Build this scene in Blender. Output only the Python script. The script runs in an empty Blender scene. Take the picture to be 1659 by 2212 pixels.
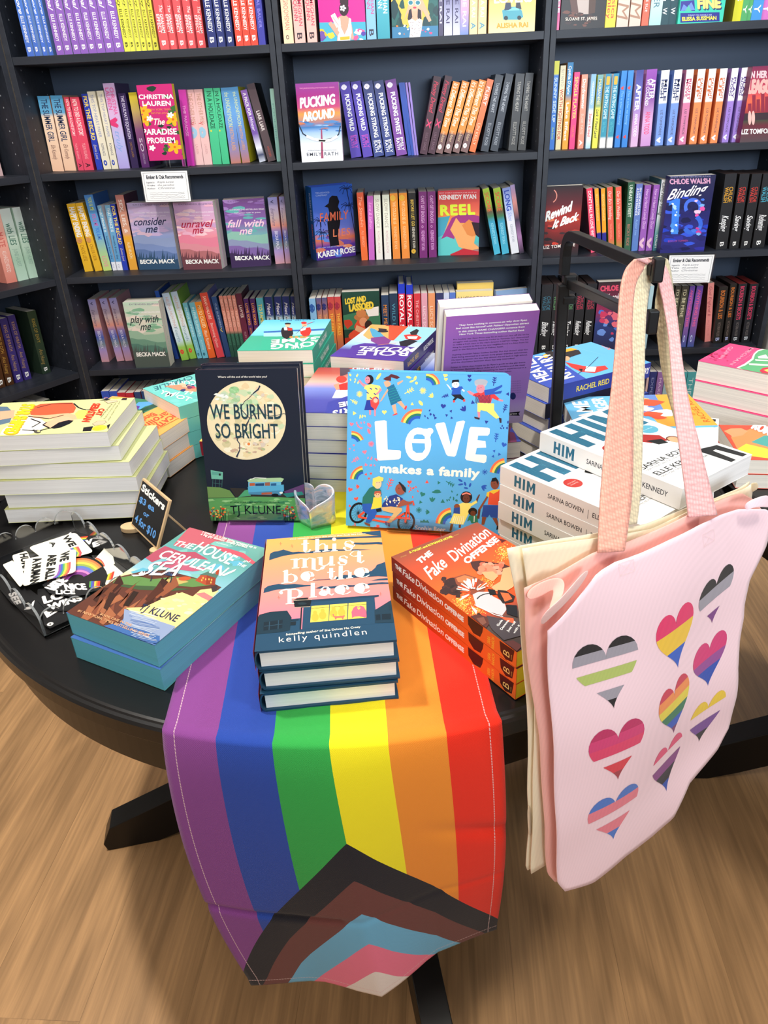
import bpy, math, random
import numpy as np
from mathutils import Vector, Matrix, geometry
sc = bpy.context.scene
C = sc.collection
# ---------------------------------------------------------------- camera, light, exposure
FPX = 1600.0; PITCH, ROLL, YAW = .5105, -.0476, -.0336
CAM = np.array([0, 0, 1.315]); IW, IH = 1659, 2212
_cy, _sy = math.cos(YAW), math.sin(YAW)
_f = np.array([_sy*math.cos(PITCH), _cy*math.cos(PITCH), -math.sin(PITCH)])
_r0 = np.array([_cy, -_sy, 0.0]); _u0 = np.cross(_r0, _f)
_r = math.cos(ROLL)*_r0 + math.sin(ROLL)*_u0
_u = -math.sin(ROLL)*_r0 + math.cos(ROLL)*_u0
cam = bpy.data.objects.new('camera', bpy.data.cameras.new('camera')); C.objects.link(cam)
m = Matrix.Identity(4)
for i in range(3):
    m[i][0], m[i][1], m[i][2], m[i][3] = _r[i], _u[i], -_f[i], CAM[i]
cam.matrix_world = m
cam.data.sensor_fit = 'VERTICAL'; cam.data.sensor_height = 24; cam.data.lens = 24*FPX/IH
cam.data.clip_start = .02
sc.camera = cam
sc.view_settings.view_transform = 'Standard'; sc.view_settings.look = 'None'
sc.view_settings.exposure = -.14; sc.view_settings.gamma = 1
sc.view_settings.use_curve_mapping = False
w = bpy.data.worlds.new('world'); sc.world = w; w.use_nodes = True
w.node_tree.nodes['Background'].inputs[0].default_value = (1, .98, .95, 1)
w.node_tree.nodes['Background'].inputs[1].default_value = .38
def lamp(name, loc, power, size, col, tgt=None, spread=180):
    l = bpy.data.lights.new(name, 'AREA'); l.shape = 'DISK'; l.size = size; l.energy = power; l.color = col
    l.spread = math.radians(spread)
    o = bpy.data.objects.new(name, l); C.objects.link(o); o.location = loc
    d = Vector(tgt or (loc[0], loc[1], 0)) - Vector(loc)
    o.rotation_euler = d.to_track_quat('-Z', 'Y').to_euler()
    return o
win = lamp('window_light', (1.0, -2.05, 1.95), 21, 1, (.78, .89, 1), (.62, 2.6, 1.9), 62); win.data.shape = 'RECTANGLE'; win.data.size = 1.5; win.data.size_y = .9
WARM = (1, .93, .83); COOL = (.86, .93, 1)
lamp('ceiling_light', (-.85, .95, 2.95), 46, .12, WARM)
lamp('ceiling_light', (.9, .1, 2.95), 22, .3, WARM)
lamp('ceiling_light', (-1.2, -.9, 2.95), 16, .5, WARM)
lamp('ceiling_light', (0, -.1, 2.9), 20, .8, WARM, (0, 2.2, .9))
lamp('ceiling_light', (.1, 1.45, 2.95), 17, .4, COOL, (0.3, 2.6, 1.4))
lamp('ceiling_light', (1.5, 1.3, 2.95), 17, .4, COOL, (1.2, 2.6, 1.4))
lamp('ceiling_light', (-1.0, 1.3, 2.95), 10, .4, COOL, (-.8, 2.6, 1.4))
# ---------------------------------------------------------------- geometry of the view (pixel of the photograph -> point in the room)
def ray(x, y):
    return _f + (x-IW/2)/FPX*_r - (y-IH/2)/FPX*_u
def hz(x, y, z):
    d = ray(x, y); return CAM + d*((z-CAM[2])/d[2])
def vp(x, y, p0, n):
    d = ray(x, y); n = np.array(n, float); return CAM + d*(((np.array(p0, float)-CAM)@n)/(d@n))
def dep(x, y, s):
    return CAM + ray(x, y)*s
def Z(off, s):
    return lambda x, y: (off[0]+x/s, off[1]+y/s)
TZ = .76
def lin(c):
    return c/12.92 if c <= .04045 else ((c+.055)/1.055)**2.4
_hc = {}
def hx(h):
    if not isinstance(h, str): return h
    if h not in _hc:
        _hc[h] = tuple(lin(int(h[i:i+2], 16)/255) for i in (0, 2, 4)) + (1.0,)
    return _hc[h]
# ---------------------------------------------------------------- materials
def mat(name, base=None, rough=.5, metal=0, bump=None, spec=.5, trans=0, attr=False, noise=None, coat=0, ior=1.45, sheen=0):
    M = bpy.data.materials.new(name); M.use_nodes = True
    nt = M.node_tree; b = nt.nodes['Principled BSDF']
    b.inputs['Roughness'].default_value = rough; b.inputs['Metallic'].default_value = metal
    b.inputs['Specular IOR Level'].default_value = spec; b.inputs['Transmission Weight'].default_value = trans
    b.inputs['IOR'].default_value = ior; b.inputs['Coat Weight'].default_value = coat
    b.inputs['Coat Roughness'].default_value = .12; b.inputs['Sheen Weight'].default_value = sheen
    src = None
    if base is not None: b.inputs['Base Color'].default_value = hx(base)
    if attr:
        a = nt.nodes.new('ShaderNodeAttribute'); a.attribute_name = 'Col'; src = a.outputs['Color']
        nt.links.new(src, b.inputs['Base Color'])
    tc = nt.nodes.new('ShaderNodeTexCoord')
    if noise:      # (scale xyz, strength, detail) multiplies the base colour
        mp = nt.nodes.new('ShaderNodeMapping'); mp.inputs['Scale'].default_value = noise[0]
        nt.links.new(tc.outputs['Object'], mp.inputs[0])
        n = nt.nodes.new('ShaderNodeTexNoise'); n.inputs['Scale'].default_value = 1; n.inputs['Detail'].default_value = noise[2]
        nt.links.new(mp.outputs[0], n.inputs['Vector'])
        mr = nt.nodes.new('ShaderNodeMapRange'); mr.inputs['From Min'].default_value = .3; mr.inputs['From Max'].default_value = .7
        mr.inputs['To Min'].default_value = 1-noise[1]; mr.inputs['To Max'].default_value = 1+noise[1]*.3
        nt.links.new(n.outputs['Fac'], mr.inputs['Value'])
        mx = nt.nodes.new('ShaderNodeVectorMath'); mx.operation = 'SCALE'
        if src: nt.links.new(src, mx.inputs[0])
        else: mx.inputs[0].default_value = hx(base)[:3]
        nt.links.new(mr.outputs[0], mx.inputs['Scale']); nt.links.new(mx.outputs[0], b.inputs['Base Color'])
    if bump:       # (scale xyz, strength, distance)
        mp = nt.nodes.new('ShaderNodeMapping'); mp.inputs['Scale'].default_value = bump[0]
        nt.links.new(tc.outputs['Object'], mp.inputs[0])
        n = nt.nodes.new('ShaderNodeTexNoise'); n.inputs['Scale'].default_value = 1; n.inputs['Detail'].default_value = 2
        nt.links.new(mp.outputs[0], n.inputs['Vector'])
        bm = nt.nodes.new('ShaderNodeBump'); bm.inputs['Strength'].default_value = bump[1]; bm.inputs['Distance'].default_value = bump[2]
        nt.links.new(n.outputs['Fac'], bm.inputs['Height']); nt.links.new(bm.outputs[0], b.inputs['Normal'])
    return M
PRINT = mat('printed_cover', rough=.38, attr=True, spec=.35)
GLOSS = mat('gloss_cover', rough=.22, attr=True, spec=.5)
PAGES = mat('page_block', 'e9e2d6', rough=.85, noise=((3, 3, 900), .16, 3))
PAGEW = mat('white_page_block', 'f2f2f2', rough=.85, noise=((3, 3, 900), .10, 3))
PAGET = mat('teal_page_block', '5fb4c4', rough=.7, noise=((3, 3, 700), .08, 3))
PAGEY = mat('yellow_page_block', 'd8c828', rough=.7, noise=((3, 3, 700), .1, 3))
PAGER = mat('red_page_block', '7a1d1c', rough=.7, noise=((3, 3, 700), .1, 3))
PAGEK = mat('dark_page_block', '3a2a2a', rough=.8, noise=((3, 3, 700), .1, 3))
BLACKWOOD = mat('black_brown_wood', '282c35', rough=.5, noise=((4, 90, 40), .3, 4), spec=.45)
BACKBOARD = mat('black_backboard', '465266', rough=.55, noise=((2, 2, 2), .1, 2))
METAL = mat('black_metal', '0c0c0e', rough=.38, metal=.2, bump=((900, 900, 900), .08, .0004))
TABLEM = mat('black_lacquer', '100f10', rough=.3, spec=.5, bump=((900, 900, 900), .04, .0003))
EDGE = mat('acrylic_edge_highlight', 'd4dade', rough=.15, trans=.7, ior=1.49, coat=1)  # whitish body colour stands in for bright highlights along the tray's edges
CLEAR = mat('clear_acrylic', 'ffffff', rough=.02, trans=1, ior=1.49)
WHITE = mat('white_paint', 'd8d8d6', rough=.8, noise=((3, 3, 3), .04, 2))
PLAIN = mat('matte_print', rough=.7, attr=True)
LINES = {'PAGES': PAGES, 'W': PAGEW, 'T': PAGET, 'Y': PAGEY, 'R': PAGER, 'K': PAGEK}
# ---------------------------------------------------------------- mesh builder
class MB:
    def __init__(s): s.v = []; s.f = []; s.c = []; s.mi = []
    def add(s, vs, fs, col='ffffff', mi=0):
        b = len(s.v); s.v += [tuple(float(k) for k in p) for p in vs]
        percorner = isinstance(col, list)
        for f in fs:
            s.f.append([b+i for i in f]); s.mi.append(mi)
            s.c.append([hx(col[i]) for i in f] if percorner else [hx(col)]*len(f))
    def box(s, a, b, col='ffffff', mi=0):
        x0, y0, z0 = a; x1, y1, z1 = b
        v = [(x0,y0,z0),(x1,y0,z0),(x1,y1,z0),(x0,y1,z0),(x0,y0,z1),(x1,y0,z1),(x1,y1,z1),(x0,y1,z1)]
        s.add(v, [(0,3,2,1),(4,5,6,7),(0,1,5,4),(1,2,6,5),(2,3,7,6),(3,0,4,7)], col, mi)
    def prism(s, pts, z0, z1, col='ffffff', mi=0):
        n = len(pts); v = [(x, y, z0) for x, y in pts] + [(x, y, z1) for x, y in pts]
        s.add(v, [tuple(range(n))[::-1], tuple(range(n, 2*n))] + [(i, (i+1) % n, n+(i+1) % n, n+i) for i in range(n)], col, mi)
    def build(s, name, mats, parent=None, smooth=False, bevel=0, M=None, fix=False):
        me = bpy.data.meshes.new(name); vs = s.v
        if M is not None: vs = [tuple(M @ Vector(p)) for p in vs]
        me.from_pydata(vs, [], s.f)
        ca = me.color_attributes.new('Col', 'FLOAT_COLOR', 'CORNER')
        flat = np.array([k for f in s.c for c in f for k in c], dtype=np.float32)
        if len(flat) == len(ca.data)*4: ca.data.foreach_set('color', flat)
        if not isinstance(mats, (list, tuple)): mats = [mats]
        for q in mats: me.materials.append(q)
        me.polygons.foreach_set('material_index', s.mi)
        if smooth: me.polygons.foreach_set('use_smooth', [True]*len(me.polygons))
        if fix:
            import bmesh
            b_ = bmesh.new(); b_.from_mesh(me); bmesh.ops.recalc_face_normals(b_, faces=b_.faces); b_.to_mesh(me); b_.free()
        me.update()
        o = bpy.data.objects.new(name, me); C.objects.link(o)
        if parent: o.parent = parent
        if bevel:
            d = o.modifiers.new('bevel', 'BEVEL'); d.width = bevel; d.segments = 2; d.limit_method = 'ANGLE'; d.angle_limit = .6
        return o
def tag(o, label=None, cat=None, group=None, kind=None):
    if label: o['label'] = label
    if cat: o['category'] = cat
    if group: o['group'] = group
    if kind: o['kind'] = kind
    return o
def empty(name, M=None):
    o = bpy.data.objects.new(name, None); C.objects.link(o); o.empty_display_size = .02
    if M is not None: o.matrix_world = M
    return o
def frame(o, x, y, z=None):
    x = np.array(x, float); x /= np.linalg.norm(x); y = np.array(y, float); y -= x*(x@y); y /= np.linalg.norm(y)
    z = np.cross(x, y); M = Matrix.Identity(4)
    for i in range(3): M[i][0], M[i][1], M[i][2], M[i][3] = x[i], y[i], z[i], o[i]
    return M
# ---------------------------------------------------------------- lettering
_tc = {}
def glyphs(s, bold=0.0, shear=0.0, space=1.0):
    k = (s, bold, shear, space)
    if k in _tc: return _tc[k]
    cu = bpy.data.curves.new('t', 'FONT'); cu.body = s; cu.size = 1; cu.offset = min(bold, .016); cu.shear = shear
    cu.space_character = space; cu.resolution_u = 3
    o = bpy.data.objects.new('t', cu); C.objects.link(o)
    dg = bpy.context.evaluated_depsgraph_get(); me = bpy.data.meshes.new_from_object(o.evaluated_get(dg))
    v = np.array([q.co[:2] for q in me.vertices]) if len(me.vertices) else np.zeros((0, 2))
    f = [tuple(p.vertices) for p in me.polygons]
    bpy.data.objects.remove(o); bpy.data.curves.remove(cu); bpy.data.meshes.remove(me)
    if len(v):
        v[:, 0] -= v[:, 0].min(); v[:, 0] /= max(v[:, 0].max(), 1e-6); v[:, 1] /= .73
    _tc[k] = (v, f); return _tc[k]
def cliptri(P, Cc, w, h):
    for ax, sg, lim in ((0, 1, 0), (0, -1, -w), (1, 1, 0), (1, -1, -h)):
        out = []; oc = []
        n = len(P)
        for i in range(n):
            a, b = P[i], P[(i+1) % n]; ca, cb = Cc[i], Cc[(i+1) % n]
            da, db = sg*a[ax]-lim, sg*b[ax]-lim
            if da >= 0: out.append(a); oc.append(ca)
            if (da >= 0) != (db >= 0):
                t = da/(da-db); out.append((a[0]+(b[0]-a[0])*t, a[1]+(b[1]-a[1])*t))
                oc.append(tuple(ca[k]+(cb[k]-ca[k])*t for k in range(4)))
        P, Cc = out, oc
        if len(P) < 3: return None, None
    return P, Cc
class Surf:
    """a printed face: origin, two unit axes and normal (world); art is collected flat and clipped to w x h"""
    def __init__(s, o, ux, uy, w, h, z=None, eps=4e-5):
        s.o = np.array(o, float); s.ux = np.array(ux, float); s.uy = np.array(uy, float); s.n = np.cross(s.ux, s.uy)
        s.w, s.h, s.z, s.eps, s.k, s.items = w, h, z, eps, 0, []
    def P(s, p):
        if s.z:
            q = vp(*s.z(*p), s.o, s.n) - s.o; return (float(q@s.ux), float(q@s.uy))
        return (p[0]*s.w, p[1]*s.h)
    def tri(s, pts, faces, col):
        s.k += 1
        x0, y0 = min(p[0] for p in pts), min(p[1] for p in pts); x1, y1 = max(p[0] for p in pts), max(p[1] for p in pts)
        pc = isinstance(col, list); c1 = None if pc else hx(col)
        if x0 >= -1e-7 and y0 >= -1e-7 and x1 <= s.w+1e-7 and y1 <= s.h+1e-7:
            s.items.append((s.k, pts, faces, col)); return
        for f in faces:
            P, Cc = cliptri([pts[i] for i in f], [hx(col[i]) if pc else c1 for i in f], s.w, s.h)
            if P: s.items.append((s.k, P, [tuple(range(len(P)))], Cc))
    def poly(s, pts, col, raw=False):
        q = pts if raw else [s.P(p) for p in pts]
        t = geometry.tessellate_polygon([[Vector((a, b, 0)) for a, b in q]])
        fs = []
        for f in t:
            a, b, c = (q[i] for i in f)
            fs.append(f if (b[0]-a[0])*(c[1]-a[1])-(b[1]-a[1])*(c[0]-a[0]) > 0 else f[::-1])
        s.tri(q, fs, col)
    def fill(s, col): s.poly([(0, 0), (s.w, 0), (s.w, s.h), (0, s.h)], col, True)
    def grad(s, stops, axis=1):      # [(0..1, colour)...] along an axis of the face
        for (a, c), (b, d) in zip(stops, stops[1:]):
            if axis: q = [(0, a*s.h), (s.w, a*s.h), (s.w, b*s.h), (0, b*s.h)]; cc = [c, c, d, d]
            else: q = [(a*s.w, 0), (b*s.w, 0), (b*s.w, s.h), (a*s.w, s.h)]; cc = [c, d, d, c]
            s.tri(q, [(0, 1, 2, 3)], [hx(k) for k in cc])
    def ell(s, cx, cy, rx, ry, col, rot=0, n=22, a0=0, a1=360):
        r = math.radians(rot); p = []
        full = a1-a0 >= 360
        for i in range(n + (0 if full else 1)):
            a = math.radians(a0+(a1-a0)*i/n); x, y = rx*math.cos(a), ry*math.sin(a)
            p.append((cx+x*math.cos(r)-y*math.sin(r), cy+x*math.sin(r)+y*math.cos(r)))
        s.poly(p, col)
    def line(s, pts, w, col, w2=None):       # stroke, widths in metres on the face
        q = [np.array(s.P(p)) for p in pts]; n = len(q); L = []; R = []
        for i in range(n):
            d = q[min(i+1, n-1)]-q[max(i-1, 0)]; d = d/(np.linalg.norm(d)+1e-12); nn = np.array([-d[1], d[0]])
            ww = (w[i] if isinstance(w, (list, tuple)) else (w if w2 is None else w+(w2-w)*i/(n-1)))/2
            L.append(q[i]+nn*ww); R.append(q[i]-nn*ww)
        s.tri([tuple(p) for p in L+R], [(n+i, n+i+1, i+1, i) for i in range(n-1)], col)
    def arc(s, cx, cy, r, a0, a1, w, col, n=14, ry=None, rot=0):
        rr = math.radians(rot); p = []
        for i in range(n+1):
            a = math.radians(a0+(a1-a0)*i/n); x, y = r*math.cos(a), (ry or r)*math.sin(a)
            p.append((cx+x*math.cos(rr)-y*math.sin(rr), cy+x*math.sin(rr)+y*math.cos(rr)))
        s.line(p, w, col)
    def text(s, t, p0, p1, p2, col, bold=0.0, shear=0.0, space=1.0, raw=False, arch=0):
        v, f = glyphs(t, bold, shear, space)
        if not len(v): return
        a, b, c = (np.array(p if raw else s.P(p), float) for p in (p0, p1, p2))
        q = a + np.outer(v[:, 0], b-a) + np.outer(v[:, 1], c-a)
        if arch: q = q + np.outer(4*v[:, 0]*(1-v[:, 0])*arch, (c-a))
        sh_ = [np.zeros(2)]
        if bold >= .03:      # heavier weights: the outline repeated a little to each side
            g = (bold-.012)*1.3; ca = c-a; ba = (b-a)/(np.linalg.norm(b-a)+1e-12)*np.linalg.norm(ca); sh_ = [ca*g, -ca*g, ba*g, -ba*g]
        for k_ in sh_: s.tri([tuple(p) for p in q+k_], f, col)
    def blobs(s, n, box, r, cols, seed=1, asp=.5, within=None):
        R = random.Random(seed)
        for i in range(n):
            x, y = R.uniform(box[0], box[2]), R.uniform(box[1], box[3])
            if within and not within(x, y): continue
            rr = r*R.uniform(.4, 1.2); k = R.randint(6, 9); ph = R.uniform(0, 6)
            s.poly([(x+rr*R.uniform(.6, 1.2)*math.cos(ph+6.283*j/k), y+rr*asp*R.uniform(.6, 1.2)*math.sin(ph+6.283*j/k)) for j in range(k)], R.choice(cols))
    def flush(s, mb, Mi, mi=0):
        if not s.items: return
        n = len(s.items); bb = np.zeros((n, 4)); lay = np.zeros(n)
        for i, (k, pts, fs, col) in enumerate(s.items):
            a = np.array(pts); bb[i] = (a[:, 0].min(), a[:, 1].min(), a[:, 0].max(), a[:, 1].max())
            if i:
                b = bb[:i]; hit = (b[:, 0] < bb[i, 2]) & (b[:, 2] > bb[i, 0]) & (b[:, 1] < bb[i, 3]) & (b[:, 3] > bb[i, 1])
                if hit.any(): lay[i] = lay[:i][hit].max()+1
        eps = min(s.eps, .0011/max(lay.max(), 1))
        for i, (k, pts, fs, col) in enumerate(s.items):
            off = s.n*(eps*lay[i])
            vs = [tuple(Mi @ Vector(s.o+s.ux*a+s.uy*b+off)) for a, b in pts]
            mb.add(vs, fs, list(col) if isinstance(col, list) else col, mi)
def grad_stops(g):
    g = g.split(','); n = len(g)
    if n == 1: return None
    if ':' in g[0]: return [(float(k.split(':')[0]), k.split(':')[1]) for k in g]
    return [(i/(n-1), c) for i, c in enumerate(g)]
# ---------------------------------------------------------------- books
def book(label, M, w, h, t, col='888888', spine=None, back=None, front_art=None, spine_art=None, back_art=None,
         hard=False, pages='PAGES', group=None, zf=None, zs=None, gloss=False, eps=4e-5, cat='book', bulge=0, name=None):
    """local frame: x spine to fore edge, y foot to head, z back cover to front cover"""
    root = empty(name or ('hardcover_book' if hard else 'paperback_book'), M); tag(root, label, cat, group)
    Mi = M.inverted(); R = np.array([[M[i][j] for j in range(4)] for i in range(3)])
    X, Y, Zz, O = R[:, 0], R[:, 1], R[:, 2], R[:, 3]
    spine = spine or col; back = back or col
    sc_ = spine.split(',')[0].split(':')[-1]
    mb = MB()
    if hard:
        b = .0026; e = .0035
        mb.box((.004, 0, t-b), (w, h, t), col); mb.box((.004, 0, 0), (w, h, b), back)
        n = 8; o1 = []; o2 = []
        for i in range(n+1):
            a = math.pi/2 + math.pi*i/n
            o1.append((.005+math.cos(a)*.0065, t/2+math.sin(a)*t/2)); o2.append((.005+math.cos(a)*.0048, t/2+math.sin(a)*(t/2-.0016)))
        pts = o1 + o2[::-1]; nn = len(pts)
        v = [(x, 0, z) for x, z in pts] + [(x, h, z) for x, z in pts]
        fs = []
        for i in range(n):
            fs += [(i, i+1, nn+i+1, nn+i), (2*n+1-i, nn+2*n+1-i, nn+2*n-i, 2*n-i), (i, 2*n+1-i, 2*n-i, i+1), (nn+i, nn+i+1, nn+2*n-i, nn+2*n+1-i)]
        mb.add(v, fs, sc_)
        pg = MB(); pg.box((.004, e, b), (w-e, h-e, t-b))
    else:
        b = .0005
        if False:
            n = 10; top = [(w*i/n, t+bulge*math.sin(math.pi*i/n)**.8*(1 if i < n else 0)) for i in range(n+1)]
            v = [(x, 0, z) for x, z in top]+[(x, h, z) for x, z in top]
            mb.add(v, [(i, i+1, n+2+i, n+1+i) for i in range(n)], col)
        mb.box((0, 0, t-b), (w, h, t), col); mb.box((0, 0, 0), (w, h, b), back); mb.box((0, 0, b), (b, h, t-b), sc_)
        pg = MB(); pg.box((b, .0003, b), (w-.0005, h-.0003, t-b))
    fo = O + Zz*(t+2e-5)
    if front_art:
        S = Surf(fo, X, Y, w, h, zf, eps); front_art(S); S.flush(mb, Mi)
    if back_art:
        S = Surf(O - Zz*2e-5 + X*w, -X, Y, w, h, zf, eps); back_art(S); S.flush(mb, Mi)
    g = grad_stops(spine)
    if spine_art or g:
        so = O + Y*h - X*(.0017 if hard else 2e-5)
        S = Surf(so, -Y, Zz, h, t, zs, eps)
        if g: S.grad(g, 0)
        if spine_art: spine_art(S)
        S.flush(mb, Mi)
    mb.build('cover', GLOSS if gloss else PRINT, root)
    pg.build('pages', LINES[pages], root)
    return root
def flat(O, P, axis, z, t):
    """frame of a book lying face up: corner (0,0) of its top face seen at pixel O, pixel P further along axis 'x' or 'y'"""
    a = hz(*O, z); b = hz(*P, z); d = (b-a)/np.linalg.norm(b-a); p = np.array([-d[1], d[0], 0])
    o = a - np.array([0, 0, t])
    return frame(o, d, p) if axis == 'x' else frame(o, -p, d)
ORD = ['first', 'second', 'third', 'fourth', 'fifth', 'sixth', 'seventh', 'eighth', 'ninth', 'tenth']
NUM = ['zero', 'one', 'two', 'three', 'four', 'five', 'six', 'seven', 'eight', 'nine', 'ten']
# ---------------------------------------------------------------- room shell
def struct(name, mb, M, **k): return tag(mb.build(name, M, **k), kind='structure')
def floor_mat():
    M = bpy.data.materials.new('oak_floor'); M.use_nodes = True; nt = M.node_tree; N = nt.nodes; Lk = nt.links.new
    b = N['Principled BSDF']; b.inputs['Roughness'].default_value = .42; b.inputs['Specular IOR Level'].default_value = .4
    tc = N.new('ShaderNodeTexCoord'); rot = N.new('ShaderNodeMapping'); rot.inputs['Rotation'].default_value = (0, 0, math.radians(93)); rot.inputs['Location'].default_value = (.17, .06, 0)
    Lk(tc.outputs['Object'], rot.inputs[0])
    br = N.new('ShaderNodeTexBrick'); br.inputs['Scale'].default_value = 1; br.inputs['Brick Width'].default_value = 1.22; br.inputs['Row Height'].default_value = .18
    br.inputs['Mortar Size'].default_value = .0005; br.inputs['Mortar Smooth'].default_value = 0; br.offset = .37
    br.inputs['Color1'].default_value = (0, 0, 0, 1); br.inputs['Color2'].default_value = (1, 1, 1, 1); br.inputs['Mortar'].default_value = (.5, .5, .5, 1)
    Lk(rot.outputs[0], br.inputs['Vector'])
    # per-plank offset for the grain
    sx = N.new('ShaderNodeSeparateXYZ'); Lk(rot.outputs[0], sx.inputs[0])
    cb = N.new('ShaderNodeCombineXYZ'); Lk(sx.outputs[0], cb.inputs[0]); Lk(sx.outputs[1], cb.inputs[1])
    bw = N.new('ShaderNodeRGBToBW'); Lk(br.outputs['Color'], bw.inputs[0])
    ml = N.new('ShaderNodeMath'); ml.operation = 'MULTIPLY'; ml.inputs[1].default_value = 13; Lk(bw.outputs[0], ml.inputs[0]); Lk(ml.outputs[0], cb.inputs[2])
    def noise(scale, det, dist=0):
        mp = N.new('ShaderNodeMapping'); mp.inputs['Scale'].default_value = scale; Lk(cb.outputs[0], mp.inputs[0])
        n = N.new('ShaderNodeTexNoise'); n.inputs['Scale'].default_value = 1; n.inputs['Detail'].default_value = det; n.inputs['Distortion'].default_value = dist
        Lk(mp.outputs[0], n.inputs['Vector']); return n.outputs['Fac']
    big = noise((1.3, 5.5, 1), 2, .6)       # cathedral figure from rings of a slow noise
    rg = N.new('ShaderNodeMath'); rg.operation = 'MULTIPLY'; rg.inputs[1].default_value = 26; Lk(big, rg.inputs[0])
    sn = N.new('ShaderNodeMath'); sn.operation = 'SINE'; Lk(rg.outputs[0], sn.inputs[0])
    fine = noise((5, 120, 1), 6, .5); mid = noise((2, 30, 1), 3, .5)
    def mr(src, a, b_, lo=.3, hi=.7):
        n = N.new('ShaderNodeMapRange'); n.inputs['From Min'].default_value = lo; n.inputs['From Max'].default_value = hi
        n.inputs['To Min'].default_value = a; n.inputs['To Max'].default_value = b_; Lk(src, n.inputs['Value']); return n.outputs[0]
    def mul(a, b_):
        n = N.new('ShaderNodeMath'); n.operation = 'MULTIPLY'; Lk(a, n.inputs[0]); Lk(b_, n.inputs[1]); return n.outputs[0]
    f = mul(mul(mr(fine, .76, 1.1), mr(mid, .9, 1.07)), mul(mr(sn.outputs[0], .8, 1.05, -1, 1), mr(bw.outputs[0], .96, 1.04, 0, 1)))
    f = mul(f, mr(br.outputs['Fac'], 1, .72, 0, 1))
    vm = N.new('ShaderNodeVectorMath'); vm.operation = 'SCALE'; vm.inputs[0].default_value = hx('c99d6e')[:3]
    Lk(f, vm.inputs['Scale']); Lk(vm.outputs[0], b.inputs['Base Color'])
    bp = N.new('ShaderNodeBump'); bp.inputs['Strength'].default_value = .12; bp.inputs['Distance'].default_value = .001; Lk(fine, bp.inputs['Height']); Lk(bp.outputs[0], b.inputs['Normal'])
    return M
D = 2.551; SZ = [1.4622, 1.1459, .8265, .5029, .19]; XM = -.3387
mb = MB(); mb.box((-3.2, -2.2, -.05), (3.0, 3.1, 0)); struct('floor', mb, floor_mat())
mb = MB(); mb.box((-3.2, -2.2, 3.0), (3.0, 3.1, 3.05)); struct('ceiling', mb, WHITE)
mb = MB(); mb.box((-3.2, 2.86, 0), (3.0, 2.95, 3.0)); struct('wall_back', mb, WHITE)
mb = MB(); mb.box((-3.2, -2.2, 0), (-3.1, 2.86, 3.0)); struct('wall_left', mb, WHITE)
mb = MB(); mb.box((1.285, 2.5, 0), (2.4, 2.62, 3.0)); struct('wall_right', mb, WHITE)
# ---------------------------------------------------------------- bookcases
def bookcase(label, P0, ang, skip=()):
    M = Matrix.Translation(P0) @ Matrix.Rotation(ang, 4, 'Z')
    root = empty('bookcase', M); tag(root, label, 'bookcase', None)
    Wd, T = .798, .0165
    for s in (0, 1):
        mb = MB(); x0 = 0 if s == 0 else Wd-T
        mb.box((x0, 0, 0), (x0+T, .28, 2.02))
        xi = x0+T+.0003 if s == 0 else x0-.0003; 
        for v in (.045, .2):
            z = .15
            while z < 1.95:
                k = 6; r = .0026
                pts = [(xi, v+r*math.cos(6.283*i/k), z+r*math.sin(6.283*i/k)) for i in range(k)]
                mb.add(pts, [tuple(range(k)) if s == 0 else tuple(range(k))[::-1]], 'a0a4aa', 1); z += .032
        mb.build('side_panel', [BLACKWOOD, PLAIN], root, bevel=.0008)
    mb = MB(); mb.box((T, .262, .05), (Wd-T, .268, 2.0)); mb.build('back_panel', BACKBOARD, root)
    for z in [1.78] + SZ + [.07]:
        mb = MB(); mb.box((T, .003, z-.021), (Wd-T, .262, z)); mb.build('shelf', BLACKWOOD, root, bevel=.0008)
    mb = MB(); mb.box((T, .012, 0), (Wd-T, .03, .049)); mb.build('plinth', BLACKWOOD, root)
    mb = MB(); mb.box((T, 0, 2.0), (Wd-T, .28, 2.02)); mb.build('top_panel', BLACKWOOD, root)
    return root
bookcase('black-brown bookcase left of centre, white card on its second shelf', (XM-.8+.001, D, 0), 0)
bookcase('middle black-brown bookcase, behind the pride table, holding fewest books', (XM+.001, D, 0), 0)
bookcase('right black-brown bookcase, behind the black bag stand', (XM+.8+.001, D, 0), 0)
AU = np.array([math.cos(math.radians(56)), math.sin(math.radians(56)), 0]); AV = np.array([-AU[1], AU[0], 0])
AP = np.array([XM-.8, D, 0]) - AU*.8
bookcase('angled black-brown bookcase at the left edge, turned towards the table', tuple(AP), math.radians(56))
BAYS = {'B1': ('left bookcase', np.array([0, D, 0.]), np.array([1., 0, 0]), np.array([0, 1., 0])),
        'B2': ('middle bookcase', np.array([0, D, 0.]), np.array([1., 0, 0]), np.array([0, 1., 0])),
        'B3': ('right bookcase', np.array([0, D, 0.]), np.array([1., 0, 0]), np.array([0, 1., 0])),
        'A': ('angled bookcase', AP, AU, AV)}
SHN = ['top shelf', 'second shelf', 'third shelf', 'fourth shelf', 'lowest shelf']
UP = np.array([0, 0, 1.])
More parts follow.
